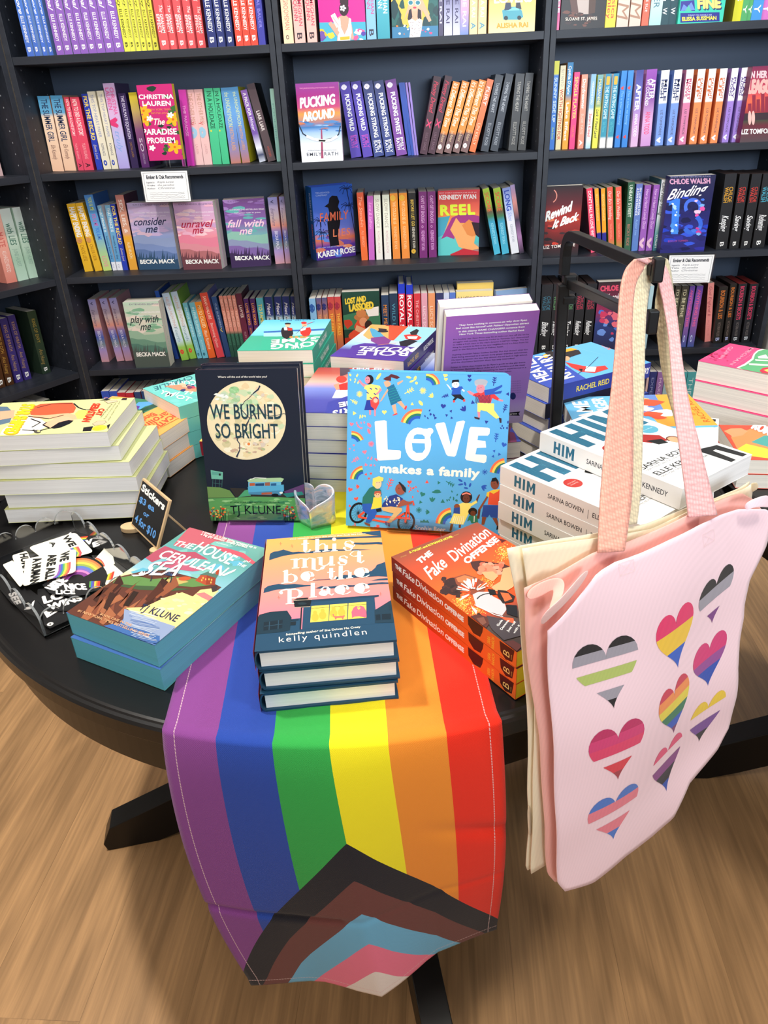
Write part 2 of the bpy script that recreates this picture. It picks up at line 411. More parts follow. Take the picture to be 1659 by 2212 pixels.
# spine styles: look, colours from head to foot, lettering (text, colour, from, to, size, offset, bold, shear), front cover colour, pages
ST = {}
def st(key, look, cols, *tx, front=None, pages='PAGES'): ST[key] = (look, cols, tx, front, pages)
W_ = 'f4f2ee'
st('score', 'blue paperback with white script spine', '4f7fd2,4a6cc0', ('Score', W_, .22, .5, .55, .5, .02, .4), ('ELLE KENNEDY', W_, .52, .84, .42, .5, .02, 0), ('B', W_, .89, .95, .45, .5, .02, 0), front='8fb2e0')
st('goal', 'purple paperback with white script spine', '8d63b8,8b5fb4', ('Goal', W_, .24, .48, .55, .5, .02, .4), ('ELLE KENNEDY', W_, .52, .84, .42, .5, .02, 0), ('B', W_, .89, .95, .45, .5, .02, 0), front='b9b4d6')
st('legacy', 'yellow paperback with black script spine', 'e6e24e,e2e052', ('Legacy', '22201c', .24, .48, .6, .5, .01, .4), ('ELLE KENNEDY', '3a3a20', .5, .84, .5, .5, .02, 0), ('B', '3a3a20', .89, .95, .45, .5, .02, 0), front='f0ee9a')
st('effect', 'red paperback THE GRAHAM EFFECT', 'e65a5e,e4595c', ('KENNEDY', W_, .2, .42, .5, .5, .02, 0), ('The', W_, .48, .56, .4, .75, 0, .3), ('GRAHAM', W_, .58, .8, .34, .7, .02, 0), ('EFFECT', W_, .58, .8, .34, .3, .02, 0), ('B', W_, .89, .95, .45, .5, .02, 0))
st('navyk', 'navy paperback with white lettering', '2e3670,30386e', ('ELLE KENNEDY', W_, .42, .82, .5, .5, .02, 0), ('B', W_, .88, .95, .5, .5, .02, 0))
st('redk', 'bright red paperback with white lettering', 'ea4c38,e44a3a', ('ELLE KENNEDY', W_, .42, .82, .5, .5, .02, 0), ('B', W_, .88, .95, .5, .5, .02, 0))
st('indigo', 'indigo paperback with lilac lettering', '3d3f96,40409a', ('TAL BAUER', '8f86d8', .42, .8, .45, .5, 0, 0))
st('summer', 'cream and blue paperback THE SUMMER GIRL', '0:5aa8d8,.22:64a8cf,.27:f0d4b8,1:eebfa0', ('THE SUMMER GIRL', '2c3a5c', .04, .6, .55, .5, .02, 0), ('Elle Kennedy', '6a3a3c', .64, .84, .4, .5, 0, .3), front='cfa58c')
st('lovest', 'coral red paperback HOW TO END A LOVE STORY', 'e64a64,df4a66', ('HOW TO END A LOVE STORY', 'ffe6e6', .03, .52, .45, .5, .02, 0), ('YULIN KUANG', 'f6b0b4', .62, .84, .35, .5, 0, 0), ('A', '201820', .9, .96, .5, .5, .02, 0), front='a82a48')
st('record', 'royal blue paperback FOR THE RECORD', '2a3fae,2c40b0', ('FOR THE REC.RD', 'f0d468', .03, .6, .6, .5, .03, 0), ('Emma Lord', 'd8c8b0', .66, .86, .45, .5, 0, .4), front='3a2c50')
st('nobody', 'cream paperback with blue lettering', 'e8dfc8,e6dcc4', ('THIS TOP HEART PAPER', '8890b8', .04, .58, .4, .5, 0, 0), ('ROMANCE', '3a4068', .66, .82, .35, .5, 0, 0), ('o', '3a50b0', .88, .95, .6, .5, .05, 0))
st('laven', 'tall lavender book with pink heart on spine', 'd4b4e0,d8b0d8,b8b8e8,b0a0dc', ('CHRISTINA', 'e05a9a', .05, .36, .35, .7, .02, 0), ('LAUREN', 'e05a9a', .05, .3, .35, .3, .02, 0), ('v', 'e03c78', .4, .5, 1.1, .45, .08, 0), ('truly', '88a8e0', .55, .8, .5, .5, 0, .3), front='4a3866')
st('soulm', 'dark purple paperback THE SOULMATE EQUATION', '3c2a5c,35264e', ('THE SOULMATE EQUATION', 'd8cce8', .03, .6, .42, .5, .02, 0), ('CHRISTINA LAUREN', '9a7030', .64, .85, .3, .5, 0, 0))
st('yelpur', 'yellow to purple paperback beside flowered cover', 'e6d228,8a5080,5a2a6a', ('SO', 'e8d8e8', .6, .78, .4, .5, 0, 0), ('CHRISTINA LAUREN', 'b8a0c0', .8, .95, .25, .5, 0, 0))
st('magen', 'magenta paperback with thin spine', 'c23a9c,c030a0', ('THE PARADISE', 'f0b0d8', .2, .6, .4, .5, 0, 0))
st('otherm', 'pale pink paperback with pale blue mark', 'e8b8b4,e4bcb8', ('THE OTHER MISS', 'b88a70', .05, .45, .5, .5, 0, 0), ('V', 'd04850', .42, .46, .6, .3, 0, 0), ('o', '9cc4d8', .5, .62, 1.0, .5, .1, 0), ('LAUREN', 'c89090', .72, .85, .3, .5, 0, 0))
st('holid', 'green paperback IN A HOLIDAZE', '50c894,46b884', ('IN A HOLIDAZE', '1f4838', .04, .52, .5, .5, .01, 0), ('.', 'e0d040', .54, .56, .6, .5, .05, 0), front='2e7a58')
st('lvf', 'blue and yellow paperback with leaf pattern', '5a9ad0,6aa0d8,6888c8,b87868', ('the UNHONEYMOON', 'd8e4a0', .06, .5, .45, .5, 0, 0), ('CHRISTINA LAUREN', 'e0a050', .5, .82, .4, .5, 0, 0), front='c8c020')
st('pack', 'white and purple leaning paperback', '0:8a62b0,.6:7858a8,.8:e8e8f0,.9:404868,1:c8ccd8', ('A PACK FOR', W_, .04, .35, .5, .5, .02, 0), ('Winter', 'e8e0f0', .37, .56, .5, .5, .01, .4), front='d8d4dc')
st('liar', 'brown leaning hardback LIAR LIAR', '54444a,5a4a4c', ('LIAR LIAR', 'e8dcd8', .34, .6, .45, .5, .02, 0), ('WINTERS', 'b85040', .8, .94, .3, .5, 0, 0), front='0a0808')
st('teale', 'pale teal thin book against side panel', 'a0ccc0,88b8b0', ('POOLSIDE', '70a8a0', .2, .7, .5, .5, 0, 0))
st('happy', 'golden yellow paperback with white lettering', 'eab62c,e8b430', ('HAPPY', W_, .05, .25, .62, .5, .03, 0), ('ENDING', W_, .27, .48, .62, .5, .03, 0), ('o', 'd89858', .5, .56, .8, .5, .1, 0), ('CHLOE LIESE', 'a06a18', .6, .84, .45, .5, 0, 0), front='b8922c')
st('loveu', 'tall blue and green book with repeated lettering', '0:4f8fd8,.5:6aa8d8,.75:a8cc98,1:c4d878', ('YOU & ME', 'd0e070', .03, .2, .45, .55, .02, 0), ('YOU & ME', 'd060b0', .24, .4, .45, .55, .02, 0), ('YOU & ME', '3878d8', .42, .58, .45, .55, .02, 0), ('LOVE', 'e09898', .8, .95, .5, .5, .02, 0), front='3c6ab0')
st('lblue', 'light blue paperback with white foot', '0:7ab4d8,.86:5a98c8,.87:e8e8f0,1:e4e4ec', ('THAT PRINCE IS', 'e8f4f8', .04, .4, .5, .5, .02, 0), ('Novels from the', '2c4868', .46, .82, .4, .5, .01, 0), ('o', 'b0b0c0', .9, .96, .5, .5, 0, 0))
st('scott', 'tall pink and orange book with dark tassel', '0:c88078,.5:d8a080,.55:e8a838,1:e2a03c', ('SEX, LIES, &', 'f4e4dc', .06, .5, .42, .5, .02, 0), ('ALLIE HELDON', 'f0e4c0', .62, .84, .35, .5, 0, 0), front='5a3a4c')
st('cover1', 'sunset painted paperback with blue hills', '0:9a98d8,.3:c0a8a8,.42:d89080,.5:8878b0,.6:4a5aa8,.72:7a8890,.8:a890c8,1:d098a0', ('v', '2a2850', .04, .09, .5, .5, 0, 0), ('Everywhere', '6a5a78', .16, .42, .4, .4, 0, .4), ('BECKA MACK', 'e8e4f0', .5, .78, .35, .5, 0, 0))
st('navyt', 'thin royal blue paperback behind face-out cover', '2c58b0,2a4a98')
st('lightw', 'white and sky paperback with green foot', '0:b8cce0,.4:dce4e8,.7:c8dce8,.8:9ac858,1:88b848', ('HELENA HUNTING', 'd0a090', .06, .5, .4, .5, 0, 0), ('Fourth', '7898a8', .5, .72, .45, .5, 0, 0), ('o', 'e04838', .84, .9, .6, .5, .08, 0))
st('tealn', 'teal blue paperback with pale lettering', '6cb4c4,70b8cc', ('IN FIVE SUMMERS', 'd0e8e8', .08, .6, .45, .5, 0, 0), ('AUTHOR', 'b8dce0', .66, .85, .4, .5, 0, 0), ('o', '205868', .9, .95, .5, .5, .05, 0))
st('orangb', 'orange paperback with cream lettering', 'e88a2c,e8602c', ('MY SO CALLED', 'f8e0b0', .06, .45, .5, .5, .01, 0), ('Black Romance', 'f8e0c8', .5, .84, .45, .5, 0, .3))
st('redt', 'tall vermilion book with cream lettering', 'dc4c38,d84450', ('SARAH WALKERS', 'f4d8c0', .05, .4, .4, .5, .01, 0), ('Becoming Quinn', 'f0c8c0', .46, .84, .35, .5, 0, 0), front='7878b8')
st('navyl', 'navy paperback with gold leaf ornament', '2a4a7c,28406c', ('THE SUMMERS', 'a8b8d0', .1, .5, .35, .5, 0, 0), ('v', 'd8b850', .5, .58, .6, .5, 0, 0))
st('pinkg', 'slim salmon paperback with dark green foot', '0:d88878,.56:d08878,.62:2c5848,1:284c40', ('BEST FRIEND', 'f0c0b0', .06, .5, .5, .5, 0, 0), ('BOOKS', '4a8870', .62, .8, .5, .5, 0, 0))
st('maroon', 'tall maroon book with cream lettering', '5c2438,6a2440', ('LAWYER', 'e0c8c0', .18, .38, .5, .5, .02, 0), ('RUBY DIXON', 'b08890', .6, .85, .35, .5, 0, 0), front='4a1c30')
st('purpo', 'dark purple paperback with orange lettering', '4a2460,58285c', ('LOVE SONG', 'f0a040', .08, .45, .5, .5, .02, 0), ('ROMANCE AUTHOR', 'e08838', .5, .84, .4, .5, .01, 0), ('v', 'f08020', .88, .98, .9, .5, .05, 0))
st('aqua', 'aqua paperback with yellow lettering', '58b0bc,4ea8b8', ('TO FAMILY', 'f0d860', .1, .5, .5, .5, .02, 0), ('AUTHOR', 'e8e0a0', .55, .8, .4, .5, 0, 0))
st('haven', 'navy and pale blue paperback with white script', '0:24306a,.3:2c3c7c,.36:a8c8d8,1:88a8b8', ('Meet Me', 'dcd8e0', .1, .45, .5, .5, .02, .3), ('at the lake', '5a6a80', .5, .8, .4, .5, 0, 0))
st('blue5', 'blue paperback low behind the table', '3a58c0,3450b4', ('LOVE', 'e0a0c0', .1, .4, .5, .5, 0, 0))
st('red5', 'crimson paperback low behind the table', 'c02c3c,b42838', ('SINS', 'e8b0b0', .1, .4, .5, .5, 0, 0))
st('mixed5', 'dark patterned paperback low behind the table', '284878,603048,a03a4a')
st('matea', 'salmon pink paperback with pale lettering', '0:f0b8a8,.5:eea898,1:e08878', ('MATE', 'd87068', .3, .5, .6, .5, .02, 0), ('ALI HAZELWOOD', 'f8e0d8', .55, .85, .4, .5, 0, 0))
st('lies', 'pale green paperback with green script', '0:d8e4e0,.4:c8dccc,.7:a8c8b0,1:c0dcc8', ('with LIES', '4a7a68', .2, .5, .6, .5, .01, .2), ('JUNE HURST', '88a898', .55, .8, .4, .5, 0, 0))
st('brown', 'brown paperback with gold lettering', '5a3418,4a2c18', ('KING OF SLOTH', 'c89848', .1, .5, .45, .5, 0, 0), ('Ana Huang', 'b08840', .55, .82, .5, .5, 0, .3), ('B', W_, .88, .96, .5, .5, .02, 0))
st('purpa', 'deep purple paperback with gold lettering', '382c6c,3c3078', ('KING OF WRATH', 'b89060', .1, .5, .45, .5, 0, 0), ('Ana Huang', 'a88858', .55, .82, .5, .5, 0, .3), ('B', W_, .88, .96, .5, .5, .02, 0))
st('envy', 'dark green thick book with gold lettering', '30402c,28382c', ('KING OF ENVY', 'a89040', .12, .5, .4, .5, 0, 0), ('Ana Huang', '988048', .6, .85, .45, .5, 0, .3), ('B', W_, .9, .96, .4, .5, .02, 0))
st('grooms', 'peach paperback MY GROOMSMAN', '0:e8d8c0,.3:f0b8a0,.6:f4cca8,1:f0cca8', ('GAY GROOMSMAN', 'd87868', .35, .84, .5, .5, 0, 0), ('o', '5a4a40', .9, .95, .5, .5, 0, 0))
st('mq', 'light pink paperback with rose lettering', 'f0a8a0,f0b4a8', ('MEGHAN', 'c83c58', .5, .8, .36, .7, .01, 0), ('QUINN', 'c83c58', .5, .74, .36, .3, .01, 0), ('B', '383038', .88, .96, .5, .5, .02, 0), front='9a7060')
st('mqb', 'sky blue paperback with rose lettering', '88b8e8,84b4e4', ('MEGHAN', 'c83c78', .4, .7, .36, .7, .01, 0), ('QUINN', 'c83c78', .4, .64, .36, .3, .01, 0), ('B', '383038', .88, .96, .5, .5, .02, 0))
st('mqt', 'teal paperback with white lettering', '5ab8c4,3a98a8', ('MEGHAN', 'e8f4f0', .4, .7, .36, .7, .01, 0), ('QUINN', 'e8f4f0', .4, .64, .36, .3, .01, 0), front='4a3038')
st('rai', 'lavender cloud paperback with dark lettering', 'b8b4d4,6a6490,d0d0e4', ('KELSIE RAI', '383058', .3, .85, .45, .5, .01, 0))
st('raid', 'dark purple cloud paperback with pale lettering', '6a6080,48405c', ('ELSIE RAI', 'e0dce8', .3, .85, .45, .5, .01, 0))
st('raib', 'blue and pink paperback with pale lettering', '6888c8,e8a8b8,7088c8', ('ELSIE RAI', 'e8e4f0', .4, .9, .45, .5, .01, 0))
st('raiy', 'peach yellow paperback with pale lettering', 'e89088,f0b880,f0d098', ('ALISHA RAI', 'f8f0e0', .4, .8, .45, .5, .01, 0), ('A', '4a90a8', .86, .94, .6, .5, .02, 0))
st('puwild', 'violet blue paperback PUCKING WILD', '5040a4,5a48ac', ('PUCKING WILD', W_, .16, .64, .42, .55, .03, 0), ('EMILY', 'c050b8', .7, .88, .32, .7, .02, 0), ('RATH', 'c050b8', .7, .86, .32, .35, .02, 0), ('o', 'e8e4f4', .04, .09, .6, .5, .1, 0))
st('pustr', 'slate blue paperback PUCKING STRONG', '40487c,3e4a88', ('PUCKING STRONG', W_, .16, .74, .42, .55, .03, 0), ('EMILY', W_, .78, .96, .32, .7, .02, 0), ('RATH', W_, .78, .94, .32, .35, .02, 0), ('o', 'e8e4f4', .04, .09, .6, .5, .1, 0))
st('pusw', 'purple paperback PUCKING SWEET', '7a4498,7e489c', ('PUCKING SWEET', W_, .16, .72, .42, .55, .03, 0), ('EMILY', W_, .76, .94, .32, .7, .02, 0), ('RATH', W_, .76, .92, .32, .35, .02, 0), ('o', 'e8e4f4', .04, .09, .6, .5, .1, 0))
st('thinb', 'thin cobalt paperback', '3450a8,2f4ca4')
st('thinl', 'thin lilac patterned paperback', '9a80cc,8a78c4')
st('maro', 'dark maroon leaning paperback with red script', '44202c,4a2c38', ('Penny Dread', 'd0304c', .06, .46, .6, .5, .01, .3), ('X', 'e0406c', .54, .66, .6, .5, .04, .2), ('LILLY SAGE', '7a5a68', .72, .95, .35, .5, 0, 0))
st('diff', 'orange leaning paperback IT IS DIFFERENT THIS TIME', '0:f08c2c,.7:e88c38,.74:6a4c4c,1:7c5c58', ("It's Different This Time", 'fff0d8', .02, .62, .6, .5, .02, .2), ('Joss Richard', 'e8c8a0', .68, .84, .4, .5, 0, .3), ('o', 'f0e8e0', .88, .94, .6, .5, .1, 0))
st('jinxed', 'bright orange leaning paperback', 'f07c50,e87038', ('FLIRT', W_, .1, .35, .5, .5, .01, 0), ('LIN KELLY', 'f8d0b0', .6, .9, .45, .5, 0, 0))
st('heart', 'charcoal leaning paperback with silver lettering', '40444e,383c44', ('TAMING THE HEART', 'c0c4cc', .1, .48, .4, .5, 0, 0), ('ELLIOTT ROSE', 'a8acb4', .62, .92, .4, .5, 0, 0))
st('hearti', 'dark iron paperback, closest to the side panel', '45464a,403f3e', ('TAMING THE HEART', 'c0bcb4', .1, .48, .4, .5, 0, 0), ('ELLIOTT ROSE', 'a8a49c', .62, .92, .4, .5, 0, 0))
st('skyor', 'vermilion paperback with pale script', 'e05c38,e86c34', ('The Stand-in', 'f8b090', .06, .5, .5, .5, 0, .3), ('ALI BRADY', 'f0a080', .55, .8, .4, .5, 0, 0), front='b8402c')
st('orchid', 'orchid paperback with pink script', 'c868c0,c464bc', ('Love & Saffron', 'f0b0e0', .1, .5, .5, .5, 0, .3))
st('slow', 'ivory paperback THE SLOW DANCE', 'e8ecd8,e8e0d8', ('SLOW DANCE', 'b8b0a0', .06, .5, .5, .5, .01, 0), ('ROWELL AUTHOR', 'd0a8a8', .55, .9, .35, .5, 0, 0), front='8a2c38')
st('kenr', 'orange paperback with small yellow moon', 'f0942c,e8883c', ('o', 'f4c040', .04, .1, .7, .5, .15, 0), ('THIS COULD BE US', 'f8d8a8', .12, .46, .4, .5, 0, 0), ('KENNEDY RYAN', 'f0c898', .5, .84, .4, .5, 0, 0), front='d87838')
st('blet', 'black and gold floral paperback', '201c18,26201a', ('BEFORE I LET GO', 'd8b848', .1, .5, .42, .5, .01, 0), ('KENNEDY RYAN', 'd8d0c0', .52, .84, .38, .5, .01, 0), ('o', 'd8a838', .86, .92, .7, .5, .1, 0))
st('cantg', 'plum paperback with lilac lettering', '7c2c74,74286c', ("CAN'T GET ENOUGH", 'e4b4dc', .06, .46, .42, .5, 0, 0), ('o', 'c890c0', .5, .54, .4, .5, 0, 0), ('KENNEDY RYAN', 'dca0d4', .58, .88, .42, .5, .01, 0))
st('reclaim', 'green and turquoise leaning paperback', '0:a8c838,.25:88a838,.35:60503c,.42:3c7850,.5:3898b8,1:48b0cc', ('SCORE', 'e05838', .06, .34, .6, .5, .02, 0), ('KENNEDY RYAN', 'a0dce8', .52, .84, .45, .5, 0, 0), front='1c3c34')
st('longs', 'white and blue leaning paperback LONG SHOT', '0:8898d8,.3:b8c8ec,.5:e8e8f0,1:e8e8ec', ('LONG', '2c4cb8', .04, .34, .6, .5, .03, 0), ('Shot', '88a0e0', .36, .5, .5, .5, 0, .4), ('KENNEDY RYAN', '98a0b0', .55, .82, .35, .5, 0, 0))
st('floral', 'dark floral leaning paperback beside gap', 'a898c8,d89088,383048,a878a8,282430')
st('lbl4', 'pale blue paperback with blue foot mark', '80b0d8,88b8d8', ('o', '2c58a0', .1, .2, .8, .5, .2, 0))
st('suns4', 'dusk painted paperback with orange foot', '50507c,d88850,a85848', ('o', '283070', .1, .18, .8, .5, .2, 0), ('THE SWELL', 'e8b060', .25, .6, .45, .5, 0, 0))
st('rord', 'red and orange paperback with tree motif', 'c04048,d88030,8c3858', ('o', 'a02c44', .1, .18, .8, .5, .2, 0), ('THE FALLS', 'f0c050', .25, .6, .45, .5, 0, 0))
st('navyo', 'navy paperback with orange lettering', '2c4060,24384e', ('MEET ME', 'e08c40', .15, .45, .5, .5, .01, 0), ('HALFWAY', 'e08c40', .5, .8, .5, .5, .01, 0))
st('navys', 'slate navy paperback with teal lettering', '2a3c54,243448', ('WILD LOVE', '58a0b8', .15, .7, .4, .5, 0, 0))
st('royal', 'tall red and cobalt book ROYAL SPIN', '0:2438c0,.12:2840c4,.13:d8283c,.8:d0283c,.82:2438b8,1:2438b8', ('ROYAL SPIN', 'f4f0f4', .14, .76, .6, .5, .03, 0))
st('redn', 'crimson paperback with white lettering', 'd43c44,c83440', ('THE CHRISTMAS', 'f0c0c0', .1, .6, .4, .5, 0, 0), ('Fix', 'f0e0e0', .65, .8, .5, .5, .01, 0))
st('pinkn', 'pale pink paperback with white lettering', 'e0a0b0,dc98ac', ('LUCY SCORE', 'f4e0e4', .2, .7, .45, .5, 0, 0))
st('orgn', 'salmon orange paperback with cream lettering', 'e89868,e48c60', ('LUCY SCORE', 'f8e0c8', .2, .7, .45, .5, 0, 0))
st('ornn', 'navy ornate paperback with pale scrolls', '383c68,2c3058', ('KING AND', 'c0b8d8', .1, .7, .6, .5, .01, 0))
st('whtn', 'white and blue paperback with blue lettering', 'c8d0e8,c0c8e0', ('THE COURT', '5878c0', .1, .7, .5, .5, 0, 0))
st('blun', 'cornflower paperback with white lettering', '5878c8,5070c0', ('THE WALL OF', 'e0e4f4', .1, .7, .4, .5, 0, 0))
st('pinkz', 'narrow hot pink book against side panel', 'e84888,f06898', ('COLLIDE', W_, .3, .8, .6, .5, .03, 0))
st('stanl', 'bright yellow paperback with red lettering', 'f0dc3c,f0dc40', ('Jessica', 'd84838', .5, .9, .4, .72, .01, 0), ('Stanley', 'd84838', .5, .9, .4, .3, .01, 0))
st('ribb', 'cream paperback with brown ribbon bow', 'e8d4c8,dcc0b0', ('THE SPLIT', 'b8a8a8', .3, .6, .45, .5, 0, 0), ('M', 'a88068', .72, .92, 1.0, .5, 0, .2))
st('nat', 'orange red paperback with white star', 'e86048,e86850', ('A', W_, .3, .4, .5, .5, 0, 0), ('NATALIE SUE', W_, .5, .84, .35, .5, 0, 0))
st('mint', 'mint speckled paperback', 'b8dcd8,d0e0dc,a8d0cc', ('HEATHER', '487888', .3, .8, .5, .5, 0, 0))
st('soph', 'dark teal paperback with white lettering', '2c5058,284850', ('SOPHIE', W_, .36, .66, .34, .7, .01, 0), ('SULLIVAN', W_, .36, .72, .34, .3, .01, 0), ('W', W_, .8, .88, .5, .5, .02, 0))
st('notes', 'yellow green paperback with barcode back', 'c8cc2c,d8d02c', ('NOTES', W_, .3, .75, .5, .5, .02, 0))
st('greenr', 'green paperback with white lettering', '58a868,54a464', ('RYAN', W_, .4, .7, .5, .5, .02, 0), ('Y', W_, .8, .9, .6, .5, .02, 0))
st('bluer', 'azure paperback with white lettering', '4898d8,4490d0', ('RYAN', W_, .4, .7, .5, .5, .02, 0), ('Y', W_, .8, .9, .6, .5, .02, 0))
st('pinkr', 'orchid pink paperback with white lettering', 'd878c0,d070b8', ('RYAN', W_, .4, .7, .5, .5, .02, 0), ('Y', W_, .8, .9, .6, .5, .02, 0))
st('sunny', 'tall yellow and blue book SUNNY SIDE UP', '0:f0ec50,.14:e8e44c,.16:4080d8,1:3c7cd4', ('SUNNY SIDE UP', 'd8ecf8', .18, .68, .6, .5, .03, 0), ('Katie Sturino', 'b8d850', .74, .88, .45, .5, .01, .3))
st('worth', 'cream paperback WORTH FIGHTING FOR', 'f0e2bc,eedda8', ('SUTANTO', 'a8a090', .04, .24, .5, .5, 0, 0), ('WORTH FIGHTING FOR', 'd04830', .27, .88, .65, .5, .02, 0))
st('cynth', 'tall blue to orange book with white lettering', '0:2c80b8,.35:3080b0,.45:e09c30,1:e8a030', ("Cynthia D'Aprix", W_, .04, .36, .5, .5, .02, 0), ('Lake Effect', W_, .45, .9, .5, .5, .02, 0))
st('single', 'hot pink paperback SINGLE PLAYER', 'e84080,e4407c', ('SINGLE PLAYER', 'f0d068', .06, .6, .6, .5, .02, 0), ('TARA TAI', 'f08050', .68, .84, .45, .5, 0, 0))
st('dayd', 'salmon paperback with white script', 'f09880,ee9078', ('Daydreamer', W_, .06, .46, .5, .5, .02, 0), ('SUSIE TATE', 'f8d0c0', .52, .8, .4, .5, 0, 0), ('A', W_, .88, .96, .5, .5, .03, 0))
st('sweet', 'white and sky blue paperback with red script', '0:88b4dc,.44:90b8dc,.5:f0ece8,.84:f0f0f0,1:a8cce8', ('MARIANNE FORD', W_, .1, .4, .4, .5, 0, 0), ('Sworn Kissed', 'd83838', .52, .84, .6, .5, .02, .2))
st('luck', 'blue and yellow paperback with black script', '0:78a8a0,.25:5890c8,.42:90a870,.46:e8e050,1:e4dc50', ('MARIANNE', 'e8e0a0', .06, .4, .5, .5, .01, 0), ('Luck + Fixed Land', '283038', .46, .86, .55, .5, .02, .3))
st('hating', 'teal paperback THE HATING GAME', '0:3088ac,.8:3490a8,.84:3490a8,.88:f4f4f4,1:f0f0f0', ('1', 'f0b038', .04, .14, .5, .5, .1, 0), ('THE HATING GAME', 'd0e8f0', .16, .6, .6, .5, .02, 0), ('Sally Thorne', '58b8c0', .64, .78, .5, .5, 0, 0))
st('blueh', 'plain azure paperback with tiny red hearts', '3c88d4,3880cc', ('v', 'e04840', .2, .24, .6, .5, .1, 0), ('This is what we belong', '88c0f0', .26, .7, .4, .5, 0, .3), ('v', 'e04840', .84, .88, .6, .5, .1, 0))
st('after', 'indigo to pink paperback AFTER', '40408c,6868b8,c898cc,d8b0d0', ('AFTER', W_, .18, .52, .62, .5, .04, 0), ('ANNA TODD', W_, .56, .86, .45, .5, .01, 0))
st('after2', 'violet flowered paperback AFTER WE COLLIDED', '9850b0,7c3c98,d8a8d0,c890c8', ('AFTER', W_, .12, .38, .5, .7, .03, 0), ('WE COLLIDED', W_, .12, .46, .32, .25, .02, 0), ('ANNA TODD', 'e8507c', .54, .84, .5, .5, .02, 0))
def tom(k, look, t1, t2, c, tc): st(k, look, f'0:f6f4f4,.42:f4f2f2,.44:{c},1:{c}', (t1, tc, .12, .4, .36, .68, .03, 0), (t2, tc, .12, .36, .36, .3, .03, 0), ('LIZ TOMFORDE', '4a4458', .52, .86, .3, .5, 0, 0), ('v', 'f0ecf4', .89, .96, .6, .5, .1, 0))
tom('mile', 'white and periwinkle paperback MILE HIGH', 'MILE', 'HIGH', '7898d8', '303868'); tom('rmove', 'white and rose paperback THE RIGHT MOVE', 'RIGHT', 'MOVE', 'd47ca0', 'c83c68')
tom('caught', 'white and orange paperback CAUGHT UP', 'CAUGHT', 'UP', 'f08c54', 'd07040'); tom('along', 'white and violet paperback PLAY ALONG', 'PLAY', 'ALONG', 'a080d0', '5c4088')
st('dfall', 'scarlet paperback with white lettering', 'e83c5c,f05878', ("DON'T FALL IN LOVE WITH ME", W_, .04, .9, .5, .5, .02, 0), front='7c1c28')
st('bwish', 'amber paperback with navy foot', '0:f0a020,.68:eea024,.7:2c2c8c,1:282880', ('SECOND CHANCE', 'f8d088', .08, .5, .5, .5, 0, 0))
st('ourex', 'salmon paperback with green foot', '0:e8604c,.8:e0604c,.9:b88848,1:78a840', ("Our Ex's Wedding", 'f8d0c4', .06, .5, .55, .5, .01, .3), ('TALIA SAMUELS', 'f0a080', .56, .8, .35, .5, 0, 0))
st('uneasy', 'tall green paperback UNEASY STREET', '2c5c40,386048', ('UNEASY STREET', 'dce8d8', .04, .5, .5, .5, .02, 0), ('BECKY RIDE', 'b87868', .6, .92, .45, .5, 0, 0), front='26402c')
st('lookb', 'periwinkle paperback with tiny white lettering', '6878c0,5c80c0', ("I'M LOOKING FOR", W_, .06, .46, .32, .7, .02, 0), ('A MAN IN FINANCE', W_, .06, .46, .32, .3, .02, 0), ('Author Line', '90b8e0', .52, .76, .4, .5, 0, 0))
st('haunt', 'orchid purple paperback with pale script', '9858b0,9c60b4', ('How to Haunt a Lovely Ghost', 'e0b8e0', .06, .66, .5, .5, .01, .2), ('v', 'e8c0d0', .8, .96, 1.0, .5, .1, 0))
st('walsh', 'white and teal paperback with black script', '0:e8e8e8,.5:dce4e4,.75:70a8a8,1:3c7080', ('Cant Help Falling', '383838', .04, .5, .6, .5, .01, .4), ('WALSH', 'e0ece8', .76, .96, .5, .5, .02, 0))
def walsh(k, col, sub, look):
    st(k, look, '26262a,242426', ('CHLOE', col, .17, .37, .34, .68, .02, 0), ('WALSH', col, .17, .37, .34, .3, .02, 0), (sub, 'e8e8e8', .54, .76, .6, .5, .02, .4), ('B', W_, .9, .96, .35, .5, .01, 0), front='1c1a1a', pages='K')
walsh('w2', 'd8a030', 'Keeping', 'black paperback with gold lettering'); walsh('w3', 'c83c34', 'Saving', 'black paperback with red lettering'); walsh('w4', '48a0b8', 'Redeeming', 'black paperback with light blue lettering')
walsh('w5', '3c6c80', 'Binding', 'black paperback with dim teal lettering'); walsh('w6', '588858', 'Taming', 'black paperback with green lettering'); walsh('w7', 'b03850', 'Releasing', 'black paperback with crimson lettering')
st('orb', 'black paperback with orange lettering', '302c28,2c2826', ('RIORDAN', 'd07828', .06, .5, .5, .5, .02, 0), ('AMY WALTERS', '8c6858', .6, .84, .35, .5, 0, 0))
st('wink', 'olive brown paperback with cream lettering', '403c34,5c5a48', ("I'D BE MINE", 'c8c0a0', .06, .5, .5, .5, .01, 0), ('AUTHOR', '908870', .6, .84, .35, .5, 0, 0), ('A', 'd8d4c0', .9, .96, .4, .5, 0, 0))
st('neon', 'purple paperback with pink lettering', '6848a0,8c5090,485898', ('ANYTHING THIS', 'e05888', .06, .66, .45, .5, .01, 0), ('o', 'c0d0f0', .8, .92, .5, .5, 0, 0))
st('coral', 'coral pink slim book GOOD ENOUGH', 'f09890,e88c84', ('God England II', 'b84c58', .06, .56, .5, .5, 0, .2), ('AUTHOR', 'd87878', .62, .9, .35, .5, 0, 0), front='8c4038')
st('blies', 'thick black book with orange lettering', '26221f,24211f', ('BOURBON & LIES', 'c87030', .06, .56, .5, .5, .02, 0), ('VICTORIA WILDER', '7c6c64', .62, .88, .35, .5, 0, 0), ('B', 'a8acd0', .9, .96, .45, .5, .02, 0), pages='K', front='1c1816')
